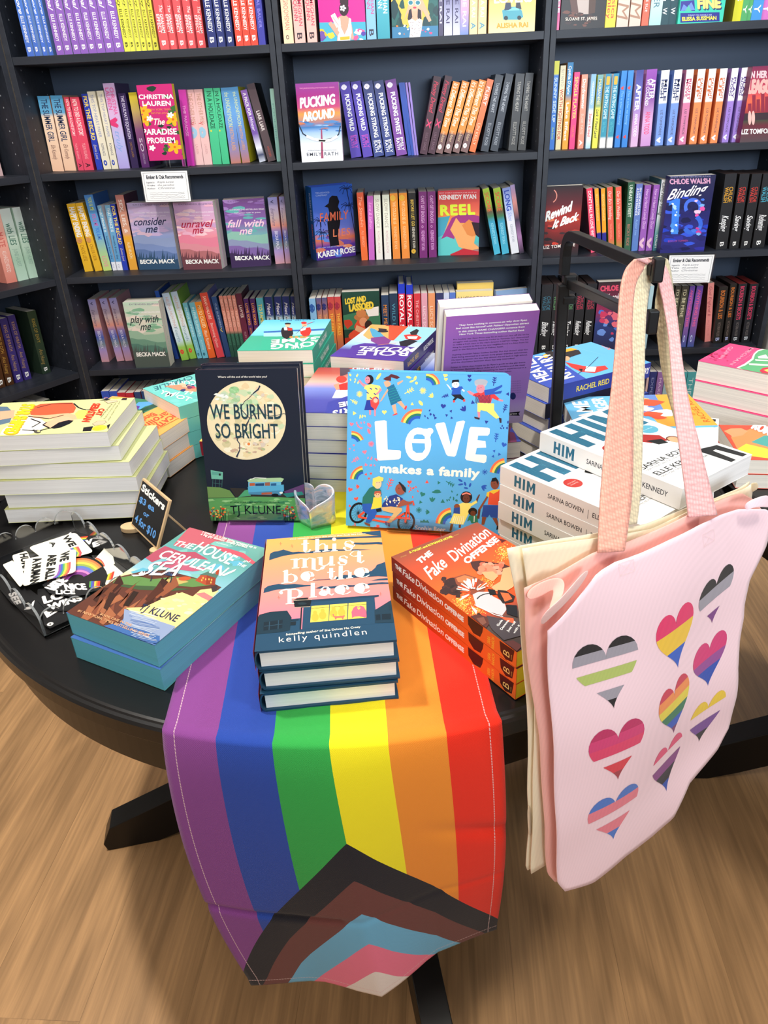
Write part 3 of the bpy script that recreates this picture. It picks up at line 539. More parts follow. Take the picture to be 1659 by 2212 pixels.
st('bsec', 'thick black book with pink lettering', '25252a,232328', ('BOURBON & SECRETS', 'd03c60', .04, .6, .5, .5, .02, 0), ('VICTORIA WILDER', '78706c', .64, .88, .35, .5, 0, 0), ('B', 'c8ccd0', .9, .96, .45, .5, .02, 0), pages='R', front='1c1a1e')
st('pale', 'pale blue slim book behind the pink strap', 'a8c4cc,98b8c4'); st('ppink', 'dusty pink book low behind tote straps', 'd8b8b8,c8a8a8')
st('navy5', 'navy book low behind tote straps', '343c78,2c3470', ('EXPEDITION', '8c98c8', .1, .8, .4, .5, 0, 0)); st('purp5', 'mauve book low behind tote straps', '9870b0,8c68a4', ('MARRIED ME', 'd8c0e0', .1, .8, .4, .5, 0, 0))
st('teal5', 'turquoise book low behind tote straps', '50a8b0,58b0b8', ('THE LAST', 'c8e8e8', .1, .8, .5, .5, 0, 0))
ROWC = {}
def solve_row(bay, k, zf, e):
    nm, P0, u, v = BAYS[bay]; key, xt, yt, x0, yb, wd = e[:6]; z = SZ[k]
    if x0 is not None:
        B = hz(*zf(x0, yb), z); B2 = hz(*zf(x0+wd, yb), z); t = float((B2-B)@u)
        dpt = float((B-P0)@v)
        lo, hi = (.006, .1)
        if dpt < lo or dpt > hi:
            dpt = min(max(dpt, lo), hi); q = P0+v*dpt; a = vp(*zf(x0, yb), q, v); B = np.array([a[0], a[1], z]); b = vp(*zf(x0+wd, yb), q, v); t = float((b-a)@u)
    else:
        q = P0+v*.02; a = vp(*zf(xt, yt), q, v); b = vp(*zf(xt+wd, yt), q, v); t = float((b-a)@u); B = np.array([a[0], a[1], z])
    if yt is not None:
        Tp = vp(*zf(xt, yt), B, v); h = float(np.linalg.norm(Tp-B)); lean = math.atan2(float((Tp-B)@u), Tp[2]-z)
    else: h, lean = .208, 0.0
    return B, t, h, lean, u, v
def row(bay, k, zf, ents):
    nm = BAYS[bay][0]; tot = {}
    for e in ents: tot[e[0]] = tot.get(e[0], 0)+1
    cnt = {}
    for e in ents:
        key = e[0]; look, cols, tx, front, pages = ST[key]
        B, t, h, lean, u, v = solve_row(bay, k, zf, e)
        t = max(t*math.cos(lean)-.0004, .006); h = min(max(h, .12), .262)
        if abs(lean) < .012: lean = 0
        cnt[key] = cnt.get(key, 0)+1; n = tot[key]
        where = f'{SHN[k]}, {nm}'
        lab = f'{ORD[cnt[key]-1]} of {NUM[n]}: {look}, {where}' if n > 1 else f'{look}, {where}'
        if len(lab.split()) > 16: lab = lab.replace(' bookcase', '')
        if len(lab.split()) > 16: print('LONG', lab)
        grp = f'{look} copies on the {SHN[k]} of the {nm}' if n > 1 else None
        yv = math.cos(lean)*UP + math.sin(lean)*u; zv = math.cos(lean)*u - math.sin(lean)*UP
        o = B + (UP*t*math.sin(lean) if lean > 0 else 0)
        xv = v
        def sp(S, tx=tx):
            for (s, c, a, b, sz, off, bo, sh) in tx:
                y0 = (off-sz/2)*S.h; S.text(s, (a*S.w, y0), (b*S.w, y0), (a*S.w, y0+sz*S.h), c, bo, sh, raw=True)
        # origin sits at the inner end of the local x axis: spine faces the room
        M = frame(o, xv, yv)
        d = .262-float((o-BAYS[bay][1])@v)-.006
        hard = key in ('liar', 'laven', 'royal')
        book(lab, M, min(.132 if h < .225 else .145, d), h, t, front or cols.split(',')[-1].split(':')[-1], spine=cols, spine_art=sp, pages=pages, group=grp, back=None, eps=8e-5, hard=hard and t > .012)
# face-out book on a shelf: corners TL, TR (x only used), BL, BR in zoom coordinates
def faceout(bay, k, zf, label, BL, BR, yt, art, col, t=.022, off=None, copies=1, back=0, hgt=None, lift=0, spine=None, xl=None, pages='PAGES', hard=False):
    nm, P0, u, v = BAYS[bay]; z = SZ[k]+lift
    a = hz(*zf(*BL), z); b = hz(*zf(*BR), z)
    if off is not None:
        q = P0+v*off; a = vp(*zf(*BL), q, v); b = vp(*zf(*BR), q, v); a[2] = b[2] = z
    w = float(np.linalg.norm((b-a)[:2])); d = (b-a); d[2] = 0; d /= np.linalg.norm(d)
    if lift == 0: z = SZ[k]
    nrm = np.cross(d, UP)
    if yt is None: h, rec = hgt or .208, .03
    else:
        xc = xl if xl is not None else BL[0]
        T = vp(*zf(xc, yt), a, nrm); h = float(np.linalg.norm(T-a)); rec = .03
        h = min(max(h, .15), .26)
    for c in range(copies):
        yv = math.cos(rec*0)*UP; xv = d; zv = np.cross(xv, yv)
        o = a - zv*t*(c+1) - zv*c*.001
        S = None
        lab = label if c == 0 else label.split(',')[0] + (' copy standing right behind the front one' if c == 1 else ' copy, rearmost of the stack') + ', ' + nm
        book(lab, frame(o, xv, yv), w, h, t-.0005, col, spine=spine or col, front_art=art if c == 0 else None, zf=zf, pages=pages, eps=8e-5, hard=hard,
             group=(label.split(',')[0] + ' copies') if copies > 1 else None)
# ---------------------------------------------------------------- books on the shelves
z11 = Z((0, 0), 2.676); z12 = Z((0, 360), 2.5136); z21 = Z((590, 0), 2.7197); z22 = Z((590, 360), 2.7197); z31 = Z((1150, 0), 3.2593); z32 = Z((1150, 340), 3.2593)
# left bookcase, top shelf (tops out of frame)
row('B1', 0, z11, [('score', None, None, x, 325, w) for x, w in ((160, 40), (207, 40), (252, 36), (289, 33))] +
    [('goal', None, None, x, 318-.06*(x-325), w) for x, w in ((330, 44), (376, 46), (427, 42), (470, 44), (516, 46), (563, 48), (613, 51), (665, 54))] +
    [('legacy', None, None, x, 298, w) for x, w in ((722, 34), (757, 33), (791, 32), (824, 33), (858, 33), (892, 36))] +
    [('effect', None, None, x, 288, w) for x, w in ((929, 52), (983, 51), (1036, 53), (1091, 53), (1146, 57))] +
    [('navyk', None, None, x, 272, w) for x, w in ((1207, 50), (1262, 49), (1314, 49))] +
    [('redk', None, None, x, 262, w) for x, w in ((1366, 43), (1411, 40), (1453, 41))] + [('indigo', None, None, 1497, 256, 40)])
row('B1', 1, z11, [('summer', 215, 558, 302, 975, 66), ('summer', 290, 555, 373, 973, 66), ('lovest', 367, 562, 450, 970, 34), ('lovest', 401, 562, 486, 970, 56),
    ('record', 470, 543, 558, 966, 36), ('nobody', 502, 530, 598, 964, 44), ('nobody', 560, 525, 645, 962, 38), ('laven', 597, 482, 688, 960, 62), ('soulm', 684, 540, 760, 957, 42),
    ('yelpur', 742, 535, 818, 955, 46), ('magen', 1030, 520, 1085, 960, 36), ('otherm', 1065, 520, 1124, 942, 54), ('otherm', 1122, 517, 1180, 940, 48), ('holid', 1178, 512, 1230, 938, 52), ('holid', 1229, 510, 1285, 936, 42),
    ('lvf', 1275, 508, 1335, 934, 58), ('lvf', 1327, 505, 1400, 932, 46), ('pack', 1390, 524, 1500, 928, 36), ('liar', 1425, 490, 1550, 924, 46), ('teale', 1560, 512, 1600, 920, 22)])
def bgart(*stops):
    def f(S): S.grad([(a, c) for a, c in stops])
    return f
def a_paradise(S):
    S.fill('c42a72'); S.blobs(26, (790, 500, 1080, 900), 26, ['3a6a34', '2c5430', '4a7c3c', '1f3a2c'], 3, .6)
    for x, y in ((840, 690), (1000, 690), (1010, 850), (830, 640)):
        for a in range(5): S.ell(x+24*math.cos(a*1.256), y+20*math.sin(a*1.256), 22, 12, 'f0b028', a*72)
        S.ell(x, y, 7, 7, 'd86a20')
    for x, y in ((985, 665), (880, 855), (865, 685)):
        for a in range(5): S.ell(x+11*math.cos(a*1.256), y+10*math.sin(a*1.256), 9, 6, 'f4ece8', a*72)
    S.text('CHRISTINA', (803, 573), (1002, 570), (801, 546), W_, .03); S.text('LAUREN', (825, 612), (988, 610), (822, 584), W_, .03)
    S.text('NEW YORK TIMES', (862, 640), (985, 638), (861, 628), 'e89050'); S.text('BESTSELLING', (875, 660), (975, 658), (874, 648), 'e89050')
    S.text('The', (893, 722), (955, 720), (887, 684), 'f8f0e0', .02, .4); S.text('PARADISE', (828, 780), (1023, 776), (824, 745), W_, .03); S.text('PROBLEM', (855, 828), (1013, 825), (850, 795), W_, .03)
faceout('B1', 1, z11, 'pink flowered hardback THE PARADISE PROBLEM, facing out on the second shelf', (862, 917), (1058, 914), 493, a_paradise, 'c42a72', t=.028, off=.006, lift=.024, pages='Y', xl=786)
# small clear stand under it
mb = MB(); a = vp(*z11(900, 940), (0, D+.012, 0), (0, 1, 0)); mb.box((a[0], D+.008, SZ[1]), (a[0]+.1, D+.05, SZ[1]+.003)); mb.box((a[0]+.03, D+.02, SZ[1]+.003), (a[0]+.034, D+.05, SZ[1]+.023)); mb.box((a[0]+.08, D+.02, SZ[1]+.003), (a[0]+.084, D+.05, SZ[1]+.023)); 
tag(mb.build('display_stand', CLEAR), 'small clear stand under the pink flowered hardback', 'display stand')
row('B1', 2, z12, [('happy', 360, 203, 458, 555, 46), ('happy', 408, 200, 515, 553, 40), ('loveu', 455, 155, 562, 560, 46), ('lblue', 527, 212, 612, 555, 22), ('lblue', 568, 210, 636, 553, 30), ('record', 592, 204, 668, 553, 28), ('scott', 621, 155, 705, 555, 44),
    ('cover1', 1452, 168, 1497, 528, 48), ('cover1', 1514, 163, 1551, 524, 28)])
def mackart(x0, y0, x1, y1, title, ty, bg, hill, sub):
    def f(S):
        S.grad(bg); S.blobs(40, (x0, y0, x1+40, y0+(y1-y0)*.5), 40, sub, 5, .25)
        hh = y1-y0; ww = x1-x0
        R = random.Random(len(title))
        for j, c in enumerate(hill):
            yy = y0+hh*(.52+.11*j); S.poly([(x0-30+ww*i/8*1.4, yy+R.uniform(-14, 14)) for i in range(9)] + [(x1+90, y1+60), (x0-60, y1+60)], c)
        for i in range(16):
            x = x0+ww*(.12+.06*i)+R.uniform(-5, 5)+20; b = y0+hh*R.uniform(.86, .92); tt = R.uniform(20, 70)
            S.poly([(x-8, b), (x+8, b), (x+1, b-tt)], hill[-1])
        for i, (t, xx0, xx1, yy) in enumerate(title): S.text(t, (xx0, yy), (xx1, yy-6), (xx0-4, yy-42), ty, .012, .35)
        S.text('BECKA MACK', (x0+72, y1-28), (x1+26, y1-32), (x0+68, y1-50), W_, .03)
        S.text('CONSIDER THIS BESTSELLING SERIES', (x0+40, y0+58), (x1-5, y0+54), (x0+39, y0+50), 'f0e8f0'); S.text('romance now in print', (x0+65, y0+74), (x1-25, y0+71), (x0+64, y0+67), 'f0e8f0')
        S.text('EXTENDED EDITION', (x0+30, y0+14), (x1-8, y0+12), (x0+29, y0+5), '705880')
    return f
faceout('B1', 2, z12, 'lavender mountain cover consider me, facing out on the third shelf', (757, 560), (976, 556), 198, mackart(692, 197, 925, 555, [('consider', 728, 905, 320), ('me', 790, 858, 360)], '2c3454', [(0, '3c5070'), (.25, '7088b0'), (.5, '90a0d0'), (.75, 'c8b0d0'), (1, 'b8a0c8')], ['90a0c8', '7c90c0', '6078a8', '34506c'], ['d8b8cc', 'b8a8d0', 'c8b0d8']), 'a8a0c8', t=.026, copies=2, xl=693)
faceout('B1', 2, z12, 'pink mountain cover unravel me, facing out on the third shelf', (998, 560), (1206, 556), 194, mackart(940, 195, 1165, 555, [('unravel', 985, 1160, 332), ('me', 1045, 1108, 366)], 'b02848', [(0, '6c4050'), (.3, 'b87880'), (.5, 'e890a0'), (.75, 'd8a8c8'), (1, 'c8a0c8')], ['e08098', 'd88c98', 'b06c70', '6c4048'], ['e8b0c8', 'c8a0c8', 'f0c8d0']), 'c898b8', t=.03, copies=2, xl=941)
faceout('B1', 2, z12, 'purple cloud cover fall with me, facing out on the third shelf', (1258, 550), (1472, 536), 182, mackart(1207, 180, 1440, 535, [('fall with', 1236, 1435, 330), ('me', 1300, 1372, 370)], 'f0c8d8', [(0, '48305c'), (.2, '7c5898'), (.45, '70b0b0'), (.65, '8060a0'), (1, '6c3c80')], ['88b8a8', '8890b0', '7c60a0', '3c2850'], ['8860a8', '9c78b8', '60a8a8']), '74488c', t=.028, copies=2, xl=1208)
row('B1', 3, z12, [('cover1', 475, 722, 548, 1038, 42), ('cover1', 538, 718, 632, 1036, 40), ('cover1', 590, 715, 677, 1034, 40), ('navyt', 838, 676, 950, 1034, 22), ('lightw', 878, 690, 988, 1053, 38), ('lightw', 925, 682, 1034, 1045, 34), ('tealn', 990, 742, 1074, 1042, 24), ('tealn', 1026, 740, 1102, 1041, 30),
    ('orangb', 1056, 737, 1136, 1040, 36), ('redt', 1083, 688, 1180, 1038, 40), ('navyl', 1146, 708, 1226, 1020, 28), ('pinkg', 1187, 702, 1253, 1012, 20), ('pinkg', 1210, 702, 1274, 1011, 20), ('pinkg', 1233, 700, 1295, 1010, 20), ('pinkg', 1256, 700, 1316, 1009, 20),
    ('maroon', 1277, 690, 1338, 1022, 32), ('purpo', 1320, 718, 1372, 1016, 26), ('purpo', 1355, 717, 1400, 1014, 26), ('aqua', 1389, 714, 1430, 1008, 36), ('haven', 1436, 708, 1470, 1004, 38), ('haven', 1487, 706, 1515, 1000, 36), ('haven', 1531, 705, 1556, 998, 36), ('haven', 1576, 705, 1598, 996, 22)])
faceout('B1', 3, z12, 'pale green skyline cover play with me, facing out on the fourth shelf', (733, 1060), (921, 1060), 738, mackart(672, 738, 875, 1058, [('play with', 705, 862, 850), ('me', 762, 822, 890)], '283c3c', [(0, '88a8a0'), (.15, '586868'), (.4, 'a0b8a0'), (.7, 'd8d0c0'), (1, 'b8ccb8')], ['90b098', '68907c', '50786c', '4c5854'], ['e0d0c4', 'b8d0b8', '7cac8c']), 'b8c8b0', t=.028, copies=2, xl=673, off=.012)
zb5 = Z((150, 740), 3.318)
row('B1', 4, zb5, [('blue5', 225, 350, None, None, 55), ('blue5', 282, 350, None, None, 56), ('red5', 340, 360, None, None, 58), ('red5', 400, 362, None, None, 56), ('mixed5', 462, 355, None, None, 45), ('navyl', 512, 350, None, None, 50), ('maroon', 566, 345, None, None, 50), ('haven', 620, 345, None, None, 45)])
# angled bookcase
row('A', 1, z12, [('ppink', None, None, -30, 50, 50)]); row('A', 2, z12, [('matea', -65, 240, 35, 622, 60), ('lies', -2, 232, 98, 608, 58), ('lies', 65, 224, 160, 596, 56)])
row('A', 3, z12, [('brown', -90, 850, -12, 1195, 44), ('brown', -48, 840, 36, 1180, 42), ('purpa', -4, 830, 86, 1166, 42), ('purpa', 40, 812, 134, 1152, 40), ('envy', 145, 790, 232, 1125, 48)])
row('A', 4, z12, [('brown', 70, 1300, None, None, 60), ('purpa', 140, 1290, None, None, 60), ('envy', 215, 1280, None, None, 60)])
# middle bookcase
row('B2', 0, z21, [('grooms', None, None, 65, 255, 58), ('mq', None, None, 130, 251, 62), ('mq', None, None, 203, 249, 58), ('mqb', None, None, 553, 233, 56), ('mqt', None, None, 614, 231, 74), ('raid', None, None, 973, 213, 26),
    ('rai', None, None, 1004, 212, 46), ('rai', None, None, 1056, 210, 42), ('raib', None, None, 1100, 207, 46), ('raiy', None, None, 1153, 203, 44), ('raiy', None, None, 1203, 201, 46)])
def a_maiden(S):
    S.fill('c8288c'); S.poly([(260, 133), (560, 128), (560, 250), (260, 250)], '48a8c0'); S.blobs(9, (280, 170, 350, 240), 26, ['e8b828', 'f0c840', '7050a0'], 3, .8); S.blobs(10, (480, 170, 545, 235), 18, ['5840a0', 'e85890', 'f0e0e8', '3878a0'], 4, .9)
    S.poly([(375, 240), (383, 180), (350, 150), (360, 120), (385, 100), (400, 92), (430, 92), (450, 110), (462, 150), (475, 225), (462, 235), (450, 180), (452, 240)], 'f0a088')
    S.poly([(386, 110), (394, 104), (398, 160), (420, 205), (440, 160), (448, 104), (458, 112), (462, 190), (452, 240), (380, 240), (380, 180)], 'f4ecf0'); S.poly([(392, 218), (450, 212), (450, 232), (395, 236)], 'f0b030')
    S.ell(416, 52, 28, 42, '382028'); S.poly([(392, 20), (392, -20), (442, -20), (442, 30)], '382028')
    for a in range(5): S.ell(410+11*math.cos(a*1.256), 48+12*math.sin(a*1.256), 8, 6, 'f4f4f4', a*72)
    S.poly([(338, 92), (362, 76), (400, 150), (372, 164)], 'f8ecd8'); S.line([(350, 100), (385, 150)], .001, 'd83060'); S.poly([(325, 140), (340, 125), (390, 190), (378, 215)], 'f0a088')
    S.text('MAID', (330, -8), (480, -12), (328, -40), 'f0d030', .03)
faceout('B2', 0, z21, 'magenta cover of a woman seen from behind, top shelf', (279, 244), (547, 238), None, a_maiden, 'c8288c', t=.03, off=.01)
def a_beach(S):
    S.fill('e8b84c'); S.blobs(14, (700, 0, 780, 210), 30, ['204c48', '28605c', '1c3c40'], 1, 2); S.blobs(14, (900, 0, 968, 210), 30, ['204c48', '28605c', '1c3c40'], 2, 2); S.poly([(690, 160), (990, 150), (990, 240), (690, 240)], '3878a0')
    S.blobs(24, (705, 150, 965, 215), 9, ['f0d040', 'e8e8e0', 'd84878', 'e87830'], 7, .9)
    S.poly([(765, 130), (800, 10), (830, -30), (870, -20), (905, 60), (930, 120), (915, 130), (878, 60), (870, 120), (795, 125), (792, 70)], 'e8a888')
    S.ell(830, 25, 32, 42, 'ecb090'); S.ell(808, 16, 15, 16, '2c7c90'); S.ell(850, 16, 15, 16, '2c7c90'); S.arc(808, 16, 15, 0, 360, .002, 'e8d8c8'); S.arc(850, 16, 15, 0, 360, .002, 'e8d8c8'); S.ell(832, 45, 10, 6, 'd83058')
    S.poly([(798, 60), (812, 50), (818, 100), (800, 130), (790, 110)], '2c2028'); S.poly([(850, 50), (868, 60), (872, 110), (856, 130), (848, 100)], '2c2028')
    S.poly([(792, 122), (815, 110), (835, 124), (858, 108), (878, 120), (872, 175), (862, 222), (800, 224), (806, 175)], 'f0ece4')
    R = random.Random(1)
    for i in range(22): S.ell(R.uniform(802, 868), R.uniform(130, 215), 2.2, 2.2, '703848')
faceout('B2', 0, z21, 'beach cover of a woman in round sunglasses, top shelf', (700, 224), (970, 216), None, a_beach, 'e8b84c', t=.03, off=.01)
def a_partner(S):
    S.grad([(0, 'f8e0a0'), (.25, 'f0c878'), (.5, 'e8a058'), (1, 'e88058')]); S.poly([(1345, 62), (1375, 42), (1440, 38), (1462, 64), (1470, 100), (1440, 116), (1352, 116)], '4898a8'); S.poly([(1378, 48), (1436, 42), (1448, 60), (1370, 64)], '78c0cc')
    for x, y in ((1368, 106), (1446, 104)): S.ell(x, y, 12, 13, '182830')
    S.poly([(1358, 60), (1366, 15), (1395, 15), (1400, 50), (1380, 60)], '28344c'); S.poly([(1425, 45), (1428, 10), (1450, 10), (1460, 55)], '303038')
    S.text('LOVERS', (1300, 18), (1520, 8), (1297, -22), 'f8f0e8', .05); S.text('ALISHA RAI', (1313, 165), (1498, 158), (1311, 136), 'f09828', .05)
faceout('B2', 0, z21, 'orange cover with teal car ending in LOVERS, top shelf', (1265, 190), (1536, 180), None, a_partner, 'f0c070', t=.03, off=.008)
row('B2', 1, z21, [('puwild', 388, 487, 460, 922, 60), ('puwild', 455, 484, 530, 919, 57), ('pustr', 522, 483, 594, 916, 60), ('pustr', 588, 480, 660, 914, 58), ('pusw', 657, 474, 726, 911, 62), ('thinb', 738, 487, 793, 908, 20), ('thinb', 757, 486, 814, 907, 16), ('thinl', 776, 486, 830, 906, 12), ('thinl', 793, 485, 843, 905, 12),
    ('maro', 945, 455, 862, 904, 44), ('maro', 1012, 453, 910, 900, 42), ('diff', 1058, 488, 956, 897, 42), ('diff', 1112, 486, 1004, 896, 44), ('diff', 1166, 481, 1054, 893, 42), ('diff', 1212, 478, 1102, 890, 44), ('jinxed', 1260, 472, 1152, 888, 38),
    ('heart', 1308, 446, 1220, 884, 46), ('heart', 1368, 441, 1276, 881, 46), ('hearti', 1427, 435, 1382, 877, 50), ('hearti', 1484, 431, 1438, 873, 46)])
def a_pucking(S):
    S.grad([(0, 'f0f0f4'), (.2, 'e8ecf4'), (.38, 'a0c0e8'), (.45, '3878b8'), (.52, 'b0807c'), (.62, 'e09848'), (.7, 'c04878'), (.85, 'a02c80'), (1, '8c3c90')])
    S.blobs(26, (150, 690, 400, 770), 40, ['5888c0', '3c70b0', 'c87858', '98b8e0'], 3, .18)
    S.poly([(280, 760), (288, 760), (296, 930), (282, 930)], 'a04868'); S.line([(150, 730), (175, 785), (205, 805), (280, 822)], .0035, '28303c'); S.line([(395, 740), (385, 790), (355, 810), (290, 826)], .0035, '28303c')
    S.line([(195, 800), (240, 818), (300, 828)], .0075, 'f4f4f0'); S.line([(300, 828), (340, 822), (378, 800)], .0075, 'f4f4f0'); S.poly([(268, 820), (310, 822), (305, 832), (268, 830)], '202020')
    S.text('THE JACKSONVILLE RAYS HOCKEY SERIES', (155, 523), (360, 516), (154, 516), 'f0a0c8'); S.text('PUCKING', (160, 635), (365, 610), (155, 575), W_, .04, .1); S.text('AROUND', (175, 715), (362, 688), (170, 660), W_, .04, .1)
    S.text('INTERNATIONALLY BESTSELLING AUTHOR', (205, 888), (372, 884), (205, 882), '505860'); S.text('EMILY RATH', (198, 917), (382, 912), (197, 896), '585c68', .01, 0, 1.2)
faceout('B2', 1, z21, 'sunset ice hockey cover PUCKING AROUND, facing out on the second shelf', (168, 932), (411, 930), 492, a_pucking, 'a060a0', t=.036, off=.012, xl=133)
row('B2', 2, z22, [('skyor', 490, 153, 520, 543, 38), ('orchid', 552, 173, 563, 540, 34), ('slow', 590, 168, 607, 538, 38), ('slow', 637, 166, 655, 538, 40), ('kenr', 685, 158, 705, 536, 44), ('kenr', 738, 156, 758, 534, 46), ('blet', 793, 156, 812, 531, 42), ('cantg', 850, 148, 861, 529, 46), ('cantg', 906, 147, 916, 528, 46),
    ('reclaim', 1230, 133, 1300, 511, 38), ('reclaim', 1292, 130, 1346, 508, 42), ('longs', 1346, 129, 1401, 508, 46), ('floral', 1392, 110, 1450, 498, 26)])
def a_family(S):
    S.grad([(0, '4a2c8c'), (.18, '5838a0'), (.28, 'e07850'), (.42, '7080d8'), (.7, '4870d8'), (1, '3468d0')]); S.blobs(16, (250, 380, 480, 520), 40, ['7050a8', 'd87860', '6088d8', 'e89068'], 4, .4)
    for cx, cy in ((430, 130), (440, 230), (275, 320), (290, 390)):
        for a in range(9): S.line([(cx, cy), (cx+28*math.cos(a*.7), cy+14*math.sin(a*.7)-8), (cx+44*math.cos(a*.7), cy+30*math.sin(a*.7)+6)], .0022, '1c2c5c')
    S.line([(430, 130), (455, 250), (485, 420)], .0025, '1c2444'); S.line([(275, 320), (290, 480)], .0025, '1c2444')
    S.poly([(345, 170), (375, 172), (388, 205), (380, 235), (398, 270), (392, 340), (380, 400), (388, 460), (350, 465), (335, 470), (325, 400), (318, 330), (330, 270), (322, 240), (300, 235), (325, 215), (330, 185)], '14141c')
    S.text('FAMILY', (275, 325), (443, 305), (272, 272), 'f07858', .01, .05, 1.1); S.text('LIES', (352, 412), (452, 402), (350, 366), 'f08860', .01, .05, 1.2)
    S.text('THE LAKEWOOD', (248, 160), (330, 156), (248, 150), 'c8d8f8'); S.text('CONSPIRACY', (250, 175), (318, 171), (250, 165), 'c8d8f8'); S.text('KAREN ROSE', (265, 537), (482, 500), (262, 502), W_, .03); S.text('NEW YORK TIMES BESTSELLING AUTHOR', (262, 482), (430, 466), (262, 475), 'c0c8f0')
def sp_fam(S): S.text('KAREN ROSE', (.08*S.w, .3*S.h), (.45*S.w, .3*S.h), (.08*S.w, .7*S.h), 'd8d8f0', .02, raw=True); S.text('FAMILY LIES', (.5*S.w, .3*S.h), (.85*S.w, .3*S.h), (.5*S.w, .7*S.h), 'e87050', .02, raw=True)
q0 = hz(*z22(258, 553), SZ[2]); q1 = hz(*z22(487, 521), SZ[2]); dd = (q1-q0); ww = np.linalg.norm(dd); dd /= ww
hh = np.linalg.norm(vp(*z22(240, 122), q0, np.cross(dd, UP))-q0)
for c in range(2):
    nn = np.cross(dd, UP); o = q0 - nn*(.0285*(c+1)) + dd*.004*c
    book('blue palm tree hardback FAMILY LIES turned slightly left, third shelf' if c == 0 else 'rear copy of blue palm tree hardback, behind FAMILY LIES', frame(o, dd, UP), ww, hh+.001*c, .028, '3c5cc0', spine='2c6cb0,3458a0', front_art=a_family if c == 0 else None, spine_art=sp_fam if c == 0 else None, zf=z22, hard=True, eps=8e-5)
def a_reel(S):
    S.grad([(0, 'c83838'), (.2, '48b8b8'), (.32, '60c0c0'), (.5, 'f0a048'), (.7, 'e86850'), (1, 'd83c48')]); S.poly([(960, 300), (1040, 290), (1000, 400), (960, 420)], '48a0b8'); S.poly([(985, 430), (1050, 300), (1120, 270), (1210, 290), (1215, 330), (1100, 330), (1060, 430)], 'a03880')
    S.poly([(960, 440), (1020, 410), (1100, 440), (1110, 480), (1060, 520), (960, 525)], '60c4c0'); S.poly([(1070, 420), (1040, 370), (1075, 300), (1110, 345), (1130, 330), (1195, 380), (1180, 450), (1215, 480), (1150, 495), (1090, 470)], 'f0a868')
    S.poly([(1110, 345), (1150, 310), (1200, 340), (1205, 400), (1170, 410), (1140, 400)], 'e08848'); S.poly([(1165, 325), (1215, 330), (1215, 420), (1190, 400)], '301c28'); S.poly([(1040, 515), (1120, 480), (1215, 500), (1215, 530), (1050, 530)], 'c02c38')
    S.text('KENNEDY RYAN', (978, 193), (1193, 188), (976, 166), W_, .03); S.text('REEL', (985, 285), (1185, 278), (982, 225), 'e0f040', .05, 0, 1.15); S.text('NOT EVERY SCENE PLAYS OUT AS', (975, 158), (1195, 154), (975, 152), 'f8e0e0')
faceout('B2', 2, z22, 'orange and teal reclining figure cover REEL, third shelf', (970, 523), (1207, 517), 142, a_reel, 'e07850', t=.03, copies=2, xl=963)
row('B2', 3, z22, [('lbl4', 210, 776, None, None, 38), ('suns4', 252, 772, None, None, 30), ('suns4', 285, 770, None, None, 30), ('rord', 318, 766, None, None, 38), ('rord', 358, 765, None, None, 38), ('navyo', 634, 756, None, None, 44), ('navys', 682, 746, None, None, 48), ('royal', 733, 690, None, None, 40), ('royal', 780, 695, None, None, 40),
    ('redn', 826, 746, None, None, 40), ('pinkn', 870, 744, None, None, 36), ('orgn', 911, 744, None, None, 40), ('ornn', 955, 743, None, None, 44), ('whtn', 1002, 741, None, None, 33), ('blun', 1037, 740, None, None, 35)])
def a_lost(S):
    S.grad([(0, '2c5038'), (.5, '1c3830'), (1, '24483c')]); S.poly([(380, 880), (520, 850), (640, 860), (640, 950), (380, 960)], '3c7454')
    S.blobs(20, (430, 900, 590, 1080), 34, ['c03c28', 'd84c30', 'a83020'], 2, .9); S.ell(520, 885, 45, 22, 'b87040'); S.ell(518, 862, 30, 24, 'c87c48'); S.ell(530, 912, 24, 26, 'd89068'); S.ell(560, 930, 22, 28, '382420'); S.poly([(490, 930), (560, 960), (540, 990), (480, 960)], 'e0a078')
    S.poly([(540, 835), (620, 820), (620, 875), (560, 880)], 'e8e0d8'); S.text('LOST AND', (425, 808), (545, 790), (422, 775), 'e8c840', .05); S.text('LASSOED', (450, 850), (590, 830), (445, 810), 'e8c840', .06)
q = vp(*z22(402, 738), (0, D+.02, 0), (0, 1, 0)); q2 = vp(*z22(622, 728), (0, D+.02, 0), (0, 1, 0)); wq = q2[0]-q[0]
book('dark green cowboy cover facing out on the fourth shelf', frame((q[0], D+.06, SZ[3]), (1, 0, 0), (0, 0, 1)), wq, q[2]-SZ[3], .04, '1c3830', front_art=a_lost, zf=z22, eps=8e-5)
def a_score(S): S.grad([(0, '806040'), (.7, 'e8c868'), (1, 'f0dc90')]); S.text('LUCY SCORE', (1090, 788), (1272, 782), (1088, 764), '8c7c60', .02); S.blobs(6, (1190, 800, 1260, 840), 10, ['d84848', 'f0f0f0'], 2)
q = vp(*z22(1075, 735), (0, D+.02, 0), (0, 1, 0)); q2 = vp(*z22(1290, 730), (0, D+.02, 0), (0, 1, 0))
for c in range(2): book('yellow cover with red detail facing out, fourth shelf' if c == 0 else 'taller pale book directly behind the yellow facing cover', frame((q[0]+.006*c, D+.05+.035*c, SZ[3]), (1, 0, 0), (0, 0, 1)), q2[0]-q[0], q[2]-SZ[3]+.02*c, .033, 'e8c868', front_art=a_score if c == 0 else None, zf=z22, eps=8e-5)
q = vp(*z22(1300, 728), (0, D+.05, 0), (0, 1, 0))
def a_angl(S): S.grad([(0, '88a8d0'), (.5, 'a0b8dc'), (1, '88a8d0')]); S.blobs(14, (1300, 730, 1390, 850), 16, ['d8b070', 'e0c8b0', '5878a8'], 3)
